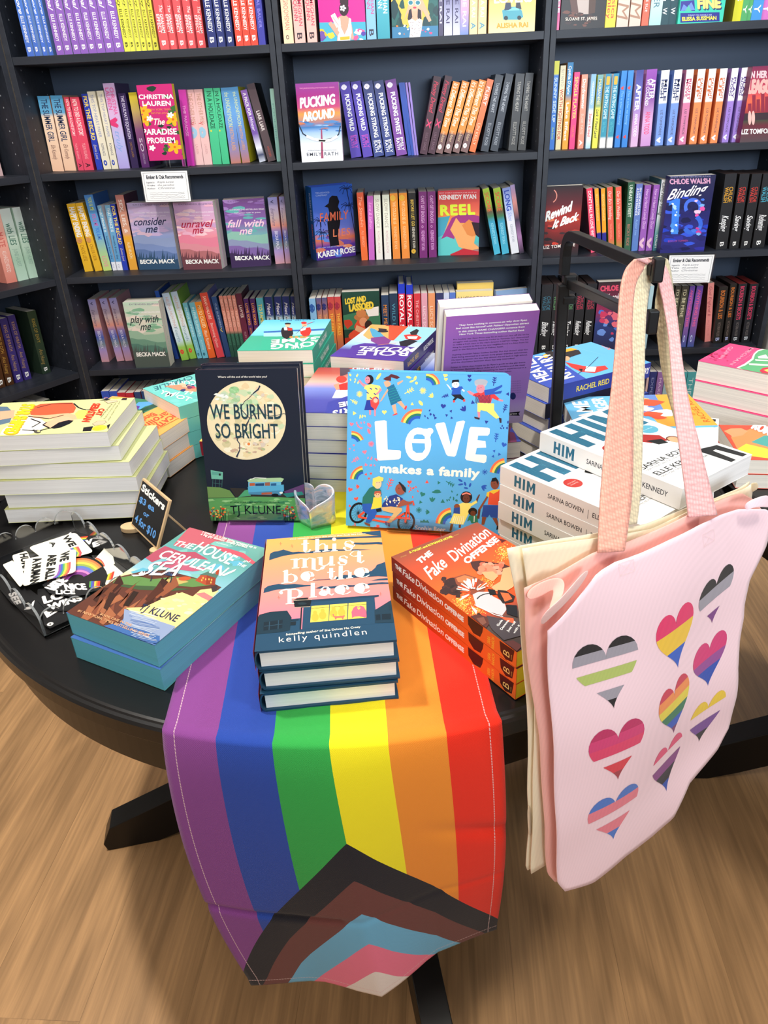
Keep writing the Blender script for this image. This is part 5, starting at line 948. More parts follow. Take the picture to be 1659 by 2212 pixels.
# --- This Must Be the Place, three hardbacks
z7 = Z((530, 1130), 4.879)
NV = '1f4560'
def a_quin(S):
    S.grad([(0, NV), (.22, NV), (.2201, 'f07c90'), (.45, 'f08c84'), (.7, 'f09870'), (1, 'f8a858')]); S.poly([(100, 1050), (1600, 900), (1600, 1250), (60, 1400)], NV)
    def band(pts): S.poly(pts, NV)
    band([(255, 350), (262, 322), (300, 300), (345, 296), (400, 278), (460, 296), (500, 306), (560, 300), (640, 308), (780, 280), (900, 272), (1000, 278), (1180, 276), (1330, 280), (1180, 288), (980, 294), (700, 318), (560, 322), (400, 346), (250, 392)])
    band([(190, 738), (200, 690), (240, 662), (300, 650), (350, 640), (420, 648), (520, 640), (620, 652), (770, 652), (640, 668), (480, 690), (330, 702)]); band([(730, 690), (800, 664), (900, 668), (1020, 652), (1140, 655), (1320, 634), (1440, 622), (1560, 628), (1560, 640), (1400, 645), (1200, 668), (1000, 680), (860, 696)])
    band([(1140, 225), (1150, 205), (1250, 206), (1400, 200), (1520, 210), (1520, 232), (1380, 222), (1240, 228)]); band([(620, 178), (760, 160), (900, 150), (1200, 142), (1350, 136), (1520, 130), (1520, 150), (1200, 158), (900, 176)]); band([(1225, 105), (1245, 72), (1300, 66), (1400, 70), (1520, 78), (1520, 138), (1350, 130)]); band([(1440, 168), (1520, 168), (1520, 182)])
    band([(1330, 505), (1370, 470), (1385, 440), (1430, 425), (1480, 405), (1550, 390), (1560, 570), (1400, 560), (1200, 575), (1000, 590), (640, 612), (760, 596), (900, 590), (1040, 545), (1150, 548), (1250, 520)]); band([(1310, 608), (1420, 585), (1560, 575), (1560, 600), (1420, 604)])
    # buildings
    S.poly([(610, 860), (640, 815), (1370, 760), (1408, 760), (1408, 775), (1362, 785), (1385, 1060), (600, 1120)], NV); S.poly([(640, 812), (1405, 757), (1405, 776), (640, 835)], '1a3a52')
    S.poly([(125, 1010), (150, 965), (260, 935), (440, 922), (488, 996), (470, 1130), (380, 1150), (110, 1176)], '14303f'); S.poly([(1360, 920), (1530, 815), (1575, 830), (1590, 1050), (1366, 1056)], '183546')
    S.poly([(195, 1045), (395, 1020), (388, 1110), (190, 1136)], '0e222e'); 
    for p in ([(200, 1090), (390, 1066)], [(255, 1040), (250, 1130)], [(350, 1026), (345, 1118)]): S.line(p, .0008, '2c4c60')
    S.poly([(1372, 968), (1422, 962), (1426, 1022), (1376, 1026)], '0e222e'); S.poly([(1438, 960), (1535, 955), (1535, 1016), (1440, 1020)], '0e222e'); S.poly([(1508, 860), (1565, 856), (1568, 915), (1512, 918)], '14303f')
    S.poly([(585, 890), (610, 888), (596, 1120), (572, 1122)], '12222c'); S.poly([(480, 1022), (560, 1016), (562, 1024), (482, 1032)], '12222c'); S.poly([(478, 1040), (536, 1036), (530, 1076), (474, 1080)], '12222c'); S.poly([(600, 895), (612, 893), (598, 1118), (588, 1119)], 'f07c90')
    S.poly([(505, 812), (545, 796), (700, 806), (682, 882), (520, 892)], '0c161c'); S.poly([(540, 795), (660, 786), (664, 800), (545, 806)], '0c161c'); S.ell(600, 850, 45, 14, '1c3038')
    for i in range(22):
        t = i/21; S.ell(507+t*193, 816-t*8, 3, 3, 'f0d8b8'); S.ell(522+t*160, 890-t*8, 3, 3, 'f0d8b8')
    for x0, x1 in ((697, 882), (890, 1078), (1088, 1275)):
        ya = 876-(x0-697)*.075; yb = 1050-(x0-684)*.083
        S.poly([(x0, ya), (x1, ya-14), (x1-4+ (4 if x0 > 1000 else 0), yb-17), (x0-13 if x0 < 700 else x0-6, yb)], 'f4d458'); S.line([(x0, ya+26), (x1, ya+11)], .0006, '12222c')
    for x, y in ((735, 985), (815, 965), (930, 945), (1015, 935)): S.ell(x, y-38, 22, 24, 'e8b040'); S.ell(x, y+10, 40, 42, 'e8b040')
    S.poly([(918, 962), (930, 960), (935, 985), (1030, 980), (1045, 972), (1050, 985), (1040, 992), (1032, 1015), (1022, 1018), (1015, 1000), (965, 1004), (955, 1020), (945, 1018), (942, 1000), (928, 990)], 'ec6c60')
    S.poly([(1125, 1005), (1118, 940), (1140, 895), (1165, 876), (1195, 885), (1215, 872), (1250, 885), (1274, 930), (1278, 990), (1262, 1000), (1200, 985), (1150, 990)], 'ec6078'); S.poly([(1180, 890), (1195, 897), (1210, 888), (1212, 902), (1196, 918), (1182, 904)], 'f4d458')
    for x, y in ((372, 218), (492, 242), (578, 484), (352, 785), (1425, 748)):
        S.line([(x-16, y+2), (x+16, y-2)], .0005, 'b06048'); S.line([(x-2, y-18), (x+2, y+18)], .0005, 'b06048')
    cr = 'f6f0dc'; th = .0011
    def stem(x, y0, y1, w=36, sl=-.08):      # heavy vertical
        S.poly([(x, y0), (x+w, y0-3), (x+w+(y0-y1)*sl*0, y1-3), (x-2, y1)], cr)
    def serif(x, y, w=70): S.poly([(x-w/2, y+3), (x+w/2, y-3), (x+w/2, y+6), (x-w/2, y+12)], cr)
    def bowl(cx, cy, rx, ry, side=-1, hair=7):
        S.poly([(cx+rx*math.cos(a), cy+ry*math.sin(a)) for a in [math.pi/2+math.pi*i/14 for i in range(15)]]+[(cx-(rx*.42)*math.cos(a-math.pi)*-1, cy+ry*.86*math.sin(a)) for a in [math.pi*1.5-math.pi*i/14 for i in range(15)]], cr) if side < 0 else \
        S.poly([(cx-rx*math.cos(a), cy+ry*math.sin(a)) for a in [math.pi/2+math.pi*i/14 for i in range(15)]]+[(cx+rx*.42*abs(math.cos(a)), cy+ry*.86*math.sin(a)) for a in [math.pi*1.5-math.pi*i/14 for i in range(15)]], cr)
    def hair(pts, w=.0011): S.line(pts, w, cr)
    def o_e(cx, cy, rx, ry):                 # e with heavy left bowl
        bowl(cx, cy, rx, ry); hair([(cx, cy-ry), (cx+rx*.7, cy-ry*.75), (cx+rx*.95, cy-ry*.2), (cx+rx*.9, cy-ry*.02), (cx-rx*.5, cy+ry*.05)], .0014); S.poly([(cx+rx*.45, cy-ry*.85), (cx+rx, cy-ry*.3), (cx+rx*.95, cy+.02*ry), (cx+rx*.5, cy)], cr); hair([(cx, cy+ry), (cx+rx*.6, cy+ry*.85), (cx+rx*1.05, cy+ry*.45)], .0016)
    def n_arch(x, y0, y1, w=80):
        hair([(x, y0+18), (x+w*.4, y0-2), (x+w*.8, y0-2), (x+w, y0+20)], .0018); stem(x+w-12, y0+14, y1)
    # this
    def t_(x, y0, y1): stem(x, y0, y1-18, 40); hair([(x+4, y1-24), (x+24, y1-4), (x+56, y1-8), (x+72, y1-34)], .0022); hair([(x-22, y0+46), (x+60, y0+36)], .002)
    t_(612, 178, 312); stem(738, 168, 305, 40); serif(755, 300, 76); n_arch(776, 222, 298, 70); serif(850, 292, 76); S.ell(936, 172, 22, 17, cr); stem(918, 218, 290, 40); serif(936, 288, 76)
    def s_(cx, cy, k): hair([(cx+46*k, cy-34*k), (cx+20*k, cy-50*k), (cx-22*k, cy-44*k), (cx-34*k, cy-22*k)], .002); S.line([(cx-34*k, cy-26*k), (cx-10*k, cy-6*k), (cx+24*k, cy+4*k), (cx+40*k, cy+26*k)], [.002, .0068*k, .0068*k, .002], cr); hair([(cx+40*k, cy+24*k), (cx+22*k, cy+44*k), (cx-20*k, cy+46*k), (cx-44*k, cy+26*k)], .002); S.ell(cx-40*k, cy+24*k, 14*k, 12*k, cr); S.ell(cx+44*k, cy-32*k, 13*k, 11*k, cr)
    s_(1085, 240, 1.05); hair([(1120, 262), (1150, 240), (1150, 225)], .0015)
    # must
    for x in (500, 596, 690): stem(x+10, 376, 466 if x < 690 else 490, 40)
    hair([(475, 385), (545, 378)], .0016); hair([(545, 392), (580, 372), (615, 376), (640, 392)], .0018); hair([(640, 392), (672, 368), (710, 372), (730, 388)], .0018); serif(530, 468, 78); serif(625, 462, 70); S.line([(720, 486), (760, 500), (810, 480), (838, 452)], .0022, cr); S.ell(812, 474, 24, 15, cr, -20)
    stem(775, 360, 440, 38); hair([(755, 368), (800, 358)], .0016); hair([(790, 438), (826, 452), (868, 440), (895, 410)], .002); stem(888, 350, 440, 38); serif(915, 440, 60); s_(1025, 395, 1.0)
    stem(1180, 300, 410, 40); hair([(1100, 330), (1140, 295), (1190, 290), (1212, 308)], .0012); hair([(1100, 330), (1140, 352), (1200, 340)], .0012); hair([(1150, 352), (1240, 345)], .002); hair([(1196, 408), (1220, 420), (1252, 396)], .002)
    # be the
    stem(408, 498, 628, 42); hair([(395, 512), (445, 494)], .0016); hair([(380, 636), (450, 626)], .0018); bowl(490, 582, 62, 44, 1); hair([(440, 550), (490, 536)], .002); hair([(440, 622), (490, 628)], .002); o_e(655, 565, 72, 52)
    t_(885, 478, 598); stem(985, 455, 592, 42); serif(1005, 590, 76); n_arch(1026, 508, 586, 70); serif(1100, 578, 74); o_e(1225, 525, 80, 52)
    # place
    stem(446, 700, 848, 42); serif(470, 846, 90); hair([(362, 735), (385, 710), (430, 700), (470, 700)], .0025); S.ell(378, 735, 18, 17, cr); bowl(530, 742, 78, 46, 1); hair([(480, 700), (530, 696)], .0022); hair([(480, 788), (530, 788)], .0022)
    stem(690, 635, 776, 42); serif(714, 776, 78); stem(855, 690, 750, 40); hair([(800, 700), (830, 676), (865, 676), (885, 696)], .002); S.ell(806, 702, 14, 12, cr); bowl(840, 742, 66, 32); hair([(890, 748), (912, 762), (930, 745)], .002)
    bowl(1020, 706, 80, 50); hair([(1020, 657), (1070, 665), (1088, 690)], .0022); S.ell(1078, 690, 18, 15, cr); hair([(1020, 755), (1070, 748), (1110, 725)], .0018); o_e(1225, 690, 82, 54)
    S.text('A surprise inheritance. An unexpected spark.', (527, 150), (1225, 98), (522, 136), cr, .01, .2); S.text('One summer to save this place that feels like home.', (472, 178), (1275, 118), (468, 164), cr, .01, .2)
    S.text('bestselling author of', (428, 1185), (828, 1140), (425, 1162), cr, .01, .2); S.text('She Drives Me Crazy', (835, 1142), (1215, 1102), (832, 1122), cr, .015); S.text('kelly quindlen', (355, 1258), (1282, 1172), (352, 1196), 'e8e4dc', -.002, 0, 1.25)
def q2(S): S.fill(NV)
def q_sp(S): S.fill('f06c80')
stack('navy and coral hardback this must be the place', 3, z7(95, 1352), z7(1580, 1226), 'x', TZ+.0795, .1425, .2165, .0258, NV, a_quin, z7, hard=True, spine=NV, spine_art=q_sp, pages='W', jit=[(.0012, -.0005, .3), (-.002, -.0035, .8)], low=TZ+.0016, art2=q2)
# --- The Fake Divination Offense, three
z8 = Z((830, 1110), 5.027)
def a_fake(S):
    S.grad([(0, '38302c'), (.22, '50403a'), (.34, 'e0501c'), (.6, 'ec6424'), (.8, 'c84c28'), (1, '8c4830')])
    R = random.Random(2)
    for (x0, y0, x1, y1, n) in ((1210, 330, 1400, 520, 260), (720, 860, 960, 1090, 360), (1040, 650, 1220, 780, 120), (870, 1000, 1100, 1110, 120)):
        for i in range(n):
            x, y = R.gauss((x0+x1)/2, (x1-x0)/4.2), R.gauss((y0+y1)/2, (y1-y0)/4.2); r = R.uniform(3, 7); S.ell(x, y, r, r*.8, R.choice(['f8e088', 'f0b840', 'f8d060', 'e89830']), n=5)
    S.ell(760, 790, 115, 95, '3c2420', 20); S.blobs(20, (640, 660, 860, 900), 44, ['3c2420', '2c1c18', '4c2c24'], 3, .8); S.poly([(760, 690), (880, 655), (990, 690), (1080, 740), (1100, 830), (1010, 900), (860, 850), (780, 760)], '8c4830'); S.poly([(780, 700), (870, 668), (960, 690), (1000, 740), (880, 760), (800, 740)], 'c07848')
    S.poly([(930, 520), (1040, 510), (1300, 545), (1400, 590), (1390, 700), (1250, 660), (1040, 660), (960, 590)], '4c2820'); S.blobs(34, (1040, 540, 1290, 650), 44, ['f08868', 'e87858', 'f49c80', 'e06c50'], 9, .7); S.poly([(1290, 600), (1400, 570), (1440, 700), (1400, 800), (1300, 860), (1200, 840), (1160, 800), (1260, 740)], 'f0a878'); S.poly([(1060, 640), (1180, 630), (1240, 680), (1180, 740), (1100, 700)], 'f0a878')
    for i in range(34):
        a = R.uniform(2.4, 5.9); l0, l1 = R.uniform(30, 80), R.uniform(110, 190); cx, cy = 970, 850; S.line([(cx+l0*math.cos(a), cy+l0*.8*math.sin(a)), (cx+l1*math.cos(a), cy+l1*.8*math.sin(a))], .0022, R.choice(['f4ece0', 'e85828', 'f0e0d0', 'd84c24']))
    S.poly([(960, 880), (1020, 850), (1140, 850), (1180, 900), (1300, 960), (1330, 1040), (1280, 1110), (1120, 1060), (1000, 1010)], 'c8c4c8'); S.poly([(1230, 830), (1320, 840), (1420, 900), (1400, 960), (1290, 980), (1230, 900)], '2c201c'); S.poly([(1260, 860), (1350, 870), (1390, 930), (1310, 960)], 'e86838'); S.poly([(1120, 820), (1200, 830), (1220, 880), (1150, 890)], '1c1814')
    S.poly([(940, 1000), (1010, 1050), (1000, 1090), (960, 1040)], 'e0dcd8'); S.line([(980, 990), (1200, 1100), (1290, 1120)], .0012, 'f4f0ec'); S.arc(1150, 960, 150, 200, 340, .0012, '201814', ry=90); S.poly([(1320, 990), (1440, 1000), (1450, 1130), (1330, 1090)], '1c1c20')
    S.poly([(1110, 1110), (1290, 1150), (1500, 1180), (1520, 1320), (1300, 1380), (1170, 1260), (1120, 1180)], '484044'); S.poly([(1250, 1125), (1400, 1140), (1420, 1200), (1350, 1180)], 'e85c38'); S.poly([(930, 1120), (1020, 1095), (1120, 1130), (1140, 1200), (1090, 1270), (1000, 1200)], '583028'); S.poly([(1000, 1140), (1080, 1130), (1110, 1190), (1060, 1220)], '7c4c3c'); S.poly([(1280, 1400), (1400, 1380), (1500, 1440), (1440, 1500), (1340, 1460)], '5c302c'); S.poly([(1000, 1095), (1030, 1080), (1060, 1110)], '302018')
    S.line([(1240, 270), (1320, 290), (1270, 310)], .002, '5c1c18'); S.poly([(1240, 270), (1325, 288), (1285, 300), (1290, 320)], '5c1c18')
    S.text('A MAGIC and ROMANCE NOVEL', (280, 430), (752, 250), (262, 412), 'f4e848', .03); S.text('ooo', (180, 475), (242, 452), (176, 462), 'b8a050'); S.text('ooo', (758, 242), (812, 222), (754, 230), 'b8a050')
    S.text('THE', (388, 545), (530, 438), (345, 500), W_, .05); S.text('Fake', (510, 715), (698, 555), (400, 605), W_, .02, .25); S.text('Divination', (765, 520), (1170, 215), (655, 430), W_, .015, .2); S.text('OFFENSE', (900, 548), (1248, 290), (850, 496), W_, .05)
    for i, (t, x0, y0, x1, y1) in enumerate((('Gods.', 1240, 1228, 1292, 1158), ('Demons.', 1278, 1270, 1362, 1160), ('Just roll', 1346, 1292, 1432, 1180), ('with it.', 1418, 1308, 1480, 1210))): S.text(t, (x0, y0), (x1, y1), (x0-26, y0-10), W_, .02, .1)
def sp_fake(S):
    w, h = S.w, S.h
    S.grad([(0, '8c2c1c'), (.2, 'a83018'), (.45, 'd04818'), (.7, 'e86428'), (1, 'e87030')], 0)
    def T(t, a, b, y, k, c, bo, sh=0): S.text(t, (a*w, y*h), (b*w, y*h), (a*w, (y+k)*h), c, bo, sh, raw=True)
    T('THE', .035, .095, .42, .3, W_, .05); T('Fake', .105, .215, .34, .46, W_, .02, .2); T('Divination', .225, .46, .34, .46, W_, .015, .15); T('OFFENSE', .475, .625, .32, .32, W_, .05)
    S.poly([(.655*w, .95*h), (.66*w, .4*h), (.7*w, .1*h), (.75*w, .2*h), (.765*w, .6*h), (.77*w, .98*h)], '3c1c18', True)
    S.text('SARA', (.822*w, .2*h), (.822*w, .66*h), (.8*w, .2*h), 'f0c040', .01, raw=True); S.text('RAASCH', (.85*w, .08*h), (.85*w, .8*h), (.83*w, .08*h), 'f0c040', .01, raw=True)
    S.poly([(.885*w, .9*h), (.895*w, .3*h), (.93*w, .04*h), (.975*w, .2*h), (.985*w, .98*h)], '3c1c18', True); S.text('B', (.955*w, .3*h), (.955*w, .62*h), (.91*w, .3*h), 'f0d880', -.004, raw=True); S.text('bramble', (.972*w, .3*h), (.972*w, .6*h), (.962*w, .3*h), 'c8a050', raw=True)
def f2(S): S.grad([(0, '48362c'), (.4, 'e05820'), (1, '8c4830')])
stack('orange paperback THE Fake Divination OFFENSE', 3, z8(1440, 1497), z8(78, 461), 'y', TZ+.0655, .136, .2225, .0213, 'd05020', a_fake, z8, spine_art=sp_fake, spine='c04018', pages='Y', jit=[(.0008, -.001, 0), (.0005, -.0005, .3)], art2=f2, low=TZ+.0016)
# --- HIM, lower five, upper one, one behind
z4 = Z((1050, 720), 2.724)
BL = '2c6c88'
def him_cover(S):
    w, h = S.w, S.h
    S.fill('f2f2f0')
    def r(x0, y0, x1, y1, c): S.poly([(x0*w, y0*h), (x1*w, y0*h), (x1*w, y1*h), (x0*w, y1*h)], c, True)
    y0, y1 = .66, .97
    r(.06, y0, .17, y1, BL); r(.17, .79, .27, .85, BL); r(.27, y0, .38, y1, BL); r(.44, y0, .55, y1, BL); r(.6, y0, .7, y1, BL); r(.83, y0, .94, y1, BL)
    S.poly([(.7*w, .97*h), (.765*w, .8*h), (.83*w, .97*h), (.83*w, .84*h), (.765*w, .68*h), (.7*w, .84*h)], BL, True)
    for i in range(60):
        R = random.Random(i); a = R.choice([(.06, .17), (.27, .38), (.44, .55), (.6, .7), (.83, .94)]); x = R.uniform(*a); yy = R.uniform(y0, y1-.06); S.line([(x, yy), (x+.003, yy+R.uniform(.01, .06))], .0009, R.choice(['3c8098', '205c78', '4890a8']))
    S.ell(.2, .56, .085, .055, 'b83028')
    S.text('MUST-READ', (.145*w, .565*h), (.255*w, .565*h), (.145*w, .575*h), 'e8c8c0', raw=True); S.text('ROMANCE', (.15*w, .545*h), (.25*w, .545*h), (.15*w, .556*h), 'e8c8c0', raw=True)
    S.ell(.8, .6, .1, .06, '5ca8c0'); S.text('bonus epilogue', (.73*w, .6*h), (.87*w, .6*h), (.73*w, .61*h), 'e0f0f4', raw=True)
    S.poly([(.5*w, .62*h), (.62*w, .6*h), (.76*w, .5*h), (.72*w, .42*h), (.56*w, .46*h), (.48*w, .54*h)], 'a82c28', True); S.poly([(.56*w, .5*h), (.7*w, .46*h), (.68*w, .4*h), (.58*w, .42*h)], '1c1c1c', True); S.ell(.78, .4, .06, .045, 'f0a880'); S.arc(.78, .41, .06, 0, 180, .002, '6c4028', ry=.04); S.poly([(.44*w, .6*h), (.5*w, .62*h), (.5*w, .54*h), (.46*w, .56*h)], '202020', True)
    S.poly([(.72*w, .24*h), (.95*w, .2*h), (.97*w, .02*h), (.9*w, .02*h), (.86*w, .17*h), (.82*w, .17*h), (.8*w, .02*h), (.73*w, .02*h)], '282828', True)
    S.text('SARINA BOWEN', (.06*w, .27*h), (.8*w, .27*h), (.06*w, .315*h), '181818', .012, 0, raw=True); S.text('USA TODAY BESTSELLING AUTHOR', (.06*w, .247*h), (.66*w, .247*h), (.06*w, .26*h), '303030', raw=True)
    S.text('ELLE KENNEDY', (.06*w, .175*h), (.76*w, .175*h), (.06*w, .22*h), '181818', .012, 0, raw=True); S.text('NEW YORK TIMES BESTSELLING AUTHOR', (.06*w, .15*h), (.7*w, .15*h), (.06*w, .163*h), '303030', raw=True)
def him_sp(S):
    w, h = S.w, S.h; S.fill('eceae8')
    y0, y1 = .19*h, .81*h; P_ = lambda *p: S.poly([(x*w, y) for x, y in p], BL, True); k = .017
    P_((.115, y0), (.115+k, y0), (.115+k, y1), (.115, y1)); P_((.15, y0), (.15+k, y0), (.15+k, y1), (.15, y1)); P_((.125, .44*h), (.16, .44*h), (.16, .57*h), (.125, .57*h)); P_((.181, y0), (.181+k, y0), (.181+k, y1), (.181, y1))
    P_((.212, y0), (.212+k, y0), (.212+k, y1), (.212, y1)); P_((.258, y0), (.258+k, y0), (.258+k, y1), (.258, y1)); P_((.229, y1), (.2435, .5*h), (.258, y1), (.258, .55*h), (.2435, .27*h), (.229, .55*h)); S.text('SARINA BOWEN', (.37*w, .36*h), (.62*w, .36*h), (.37*w, .62*h), '2c3038', .01, raw=True); S.text('|', (.65*w, .3*h), (.653*w, .3*h), (.65*w, .68*h), '505458', raw=True); S.text('ELLE KENNEDY', (.68*w, .36*h), (.92*w, .36*h), (.68*w, .62*h), '2c3038', .01, raw=True)
# lower stack: spine edge from left corner towards lower right
L0 = hz(*z4(85, 777), TZ+.131); L1 = hz(*z4(640, 1012), TZ+.131); dv = (L1-L0)/np.linalg.norm(L1-L0); xv = np.array([-dv[1], dv[0], 0])
hw, hh_, ht = .139, .2155, .0259
for i in range(5):
    jx, jy = [(0, 0), (-.001, .001), (-.002, .0005), (.0015, -.001), (.001, .002)][i]
    o = L0 + dv*(hh_+jy) + xv*jx; o[2] = TZ+.131-ht*(i+1)
    book('white paperback HIM, %s of the lower stack of five' % ['top', 'second', 'third', 'fourth', 'bottom'][i], frame(o, xv, -dv), hw, hh_, ht-.0006, 'f0f0ee', spine='eceae8', front_art=him_cover if i == 0 else None, spine_art=him_sp, pages='W')
U0 = hz(*z4(320, 578), TZ+.159); U1 = hz(*z4(1187, 925), TZ+.159); du = (U1-U0)/np.linalg.norm(U1-U0); xu = np.array([-du[1], du[0], 0])
o = U0 + du*hh_; o[2] = TZ+.1315
book('white paperback HIM shifted right on top of the lower stack', frame(o, xu, -du), hw, hh_, .0268, 'f0f0ee', spine='eceae8', front_art=him_cover, spine_art=him_sp, pages='W')
V0 = hz(*z4(1370, 500), TZ+.1); V1 = hz(*z4(470, 412), TZ+.1); dV = (V1-V0)/np.linalg.norm(V1-V0)
xV = np.array([dV[1], -dV[0], 0]); 
for i in range(4):
    o = V0 - xV*hw + np.array([.002*i, -.001*i, 0]); o[2] = TZ+.1-.0248*(i+1)
    book('white paperback HIM behind the pink strap, %s of the rear stack' % ['top', 'second', 'third', 'bottom'][i], frame(o, xV, dV), hw, hh_, .0242, 'f0f0ee', spine='eceae8', front_art=him_cover if i == 0 else None, spine_art=him_sp, pages='W')
# --- tall piles at the back of the table
z1 = Z((0, 780), 3.77); z2 = Z((400, 670), 4.366); z3 = Z((700, 640), 3.456); z9 = Z((1500, 560), 6.503)
def a_star(S):
    S.grad([(0, 'c8cc90'), (1, 'd4d498')])
    S.poly([(-60, 370), (60, 372), (110, 420), (80, 500), (0, 520), (-60, 520)], '5c7488'); S.poly([(0, 410), (120, 400), (110, 460), (0, 480)], 'e8a888'); S.poly([(130, 480), (260, 440), (330, 470), (400, 520), (330, 560), (260, 590), (120, 600), (0, 600), (20, 560)], 'f0ece0')
    S.poly([(240, 385), (330, 350), (480, 340), (590, 338), (620, 380), (600, 420), (520, 436), (380, 442), (250, 440)], 'e45c3c'); S.poly([(225, 445), (380, 440), (480, 430), (560, 425), (620, 440), (660, 470), (560, 480), (400, 470), (280, 465)], 'f0b088')
    S.poly([(380, 495), (480, 460), (560, 455), (600, 480), (560, 510), (470, 545), (390, 540), (350, 520)], 'f0b490'); S.poly([(410, 545), (480, 500), (560, 480), (600, 486), (570, 510), (500, 540), (440, 552)], '14141c'); S.poly([(610, 430), (640, 402), (700, 398), (740, 420), (700, 440), (690, 470), (630, 470)], 'ece868')
    for p in ([(230, 450), (400, 470), (520, 440)], [(300, 380), (420, 350), (590, 345)], [(250, 470), (330, 500), (260, 540)], [(180, 560), (300, 570), (420, 545)], [(600, 345), (640, 380), (700, 400), (760, 395)], [(380, 500), (350, 520), (400, 545)], [(270, 560), (310, 580), (350, 560)]): S.line(p, .0026, '201c20')
    S.text('STAR SHIPPED', (190, 352), (26, 598), (292, 356), 'd8a820', .06); S.text('STAR SHIPPED', (196, 352), (34, 594), (284, 356), 'f4ec2c', .04)
    S.text('SEBASTIAN', (762, 345), (668, 494), (822, 348), 'd83c24', .05); S.text('CAT', (812, 388), (776, 442), (858, 391), 'd83c24', .05)
    for i, (x, w_) in enumerate(((845, 30), (870, 60), (900, 40))): S.text(('A story of two actors', 'whose show is ending', 'and what comes after')[i], (905+i*34, 352-i*12), (815+i*30, 460+i*12), (920+i*34, 354-i*12), '505040')
    S.poly([(680, 540), (760, 530), (740, 570), (672, 572)], '201c20'); S.ell(810, 545, 62, 22, 'ece040', -8); S.ell(790, 550, 40, 15, 'c8c030', -8); S.poly([(870, 525), (900, 510), (880, 560)], '1c1c1c'); S.poly([(752, 512), (790, 490), (855, 486), (868, 500), (830, 520), (770, 525)], 'd8b898'); S.line([(752, 512), (790, 490), (855, 486), (868, 500), (830, 520), (770, 525), (752, 512)], .0006, '302820')
    S.poly([(805, 322), (870, 305), (905, 308), (870, 322)], '1c1c20'); S.ell(940, 300, 45, 8, 'ece040'); S.poly([(1000, 300), (1040, 290), (1030, 318), (985, 318)], '2c2428'); S.poly([(850, 328), (950, 320), (960, 332), (880, 346)], 'dcc0a0'); S.line([(850, 328), (950, 320), (960, 332), (880, 346), (850, 328)], .0006, '302820'); S.ell(305, 575, 30, 14, '504c48'); S.ell(315, 572, 14, 7, 'c8c488')
# spine lies away from the viewer, white fore edge towards the viewer: text reads from the far right corner
A0 = hz(*z1(872, 577), TZ+.151); A1 = hz(*z1(0, 613), TZ+.151); dx_ = (A0-A1)/np.linalg.norm(A0-A1); px_ = np.array([-dx_[1], dx_[0], 0])
cw, ch, ct = .139, .2135, .0242
for i in range(6):
    j = [(0, 0), (.006, -.001), (.027, .006), (.03, .001), (.034, .004), (.026, .001)][i]
    # local y runs towards +x of the room (head of the book right), local x towards the viewer
    head = A0 + dx_*j[0] + px_*j[1]
    o = head - dx_*ch + px_*cw; o = np.array([o[0], o[1], TZ+.151-ct*(i+1)+.001])
    R2 = [0, 1.5, -2, -1, 0, .8][i]
    M = frame(o, -px_, dx_) @ Matrix.Rotation(math.radians(R2), 4, 'Z')
    book('white-edged comic style paperback STAR SHIPPED, %s of the left pile' % ['top', 'second', 'third', 'fourth', 'fifth', 'bottom'][i], M, cw, ch, ct-.0006, 'ccd094', front_art=a_star if i == 0 else (lambda S: (S.fill('ccd094'), S.ell(.92, .06, .05, .03, 'ece040'), S.poly([(.8, 0), (.9, 0), (.9, .05), (.82, .06)], '1c1c1c'))), zf=z1 if i == 0 else None, pages='W', bulge=.004 if i == 0 else 0)
def a_bing(S):
    S.grad([(0, 'f4b060'), (1, 'f0a858')]); S.poly([(1060, 300), (1250, 300), (1400, 350), (1300, 365), (1180, 420), (1060, 480)], '3c8060'); S.poly([(1080, 375), (1130, 335), (1220, 330), (1250, 350), (1180, 370), (1140, 395)], '58a0e8'); S.poly([(1070, 380), (1100, 360), (1140, 370), (1120, 400), (1075, 405)], '5c3c90'); S.poly([(1070, 410), (1150, 400), (1180, 420), (1100, 470), (1070, 450)], '1c4c40'); S.poly([(1140, 395), (1250, 352), (1300, 362), (1150, 420)], '204c3c')
    S.text('EDUCATION', (1485, 380), (1180, 570), (1525, 400), 'e04c30', .03); S.text('THE MIS', (1530, 388), (1440, 386), (1545, 398), 'e04c30', .03); S.text('Caroline', (1390, 385), (1120, 540), (1450, 410), 'e04c30', .02, .1); S.text('Bingley', (1240, 420), (1080, 500), (1290, 440), 'e04c30', .02); S.text('of', (1420, 372), (1375, 372), (1425, 386), 'e04c30', 0, .3)
    for i in range(3): S.text('sense and sensibility and more romance', (1520-i*16, 425+i*12), (1250-i*8, 575-i*2), (1526-i*16, 430+i*12), 'b06838')
B0 = hz(*z1(1302, 606), TZ+.0805); B1 = hz(*z1(1612, 402), TZ+.0805); db = (B1-B0)/np.linalg.norm(B1-B0); pb = np.array([-db[1], db[0], 0])
for i in range(3):
    o = B0 + db*.14; off = [(0, 0), (-.003, .002), (.003, -.001)][i]
    o = o + db*off[0] + pb*off[1]; o = np.array([o[0], o[1], TZ+.0805-.0265*(i+1)+.0005])
    book('orange topped paperback THE MISEDUCATION beside the left pile, %s of three' % ['top', 'middle', 'bottom'][i], frame(o, -db, -pb) @ Matrix.Translation((0, -.205, 0)), .14, .205, .026, 'f0a858', front_art=a_bing if i == 0 else None, zf=z1 if i == 0 else None, pages='PAGES', bulge=.003)
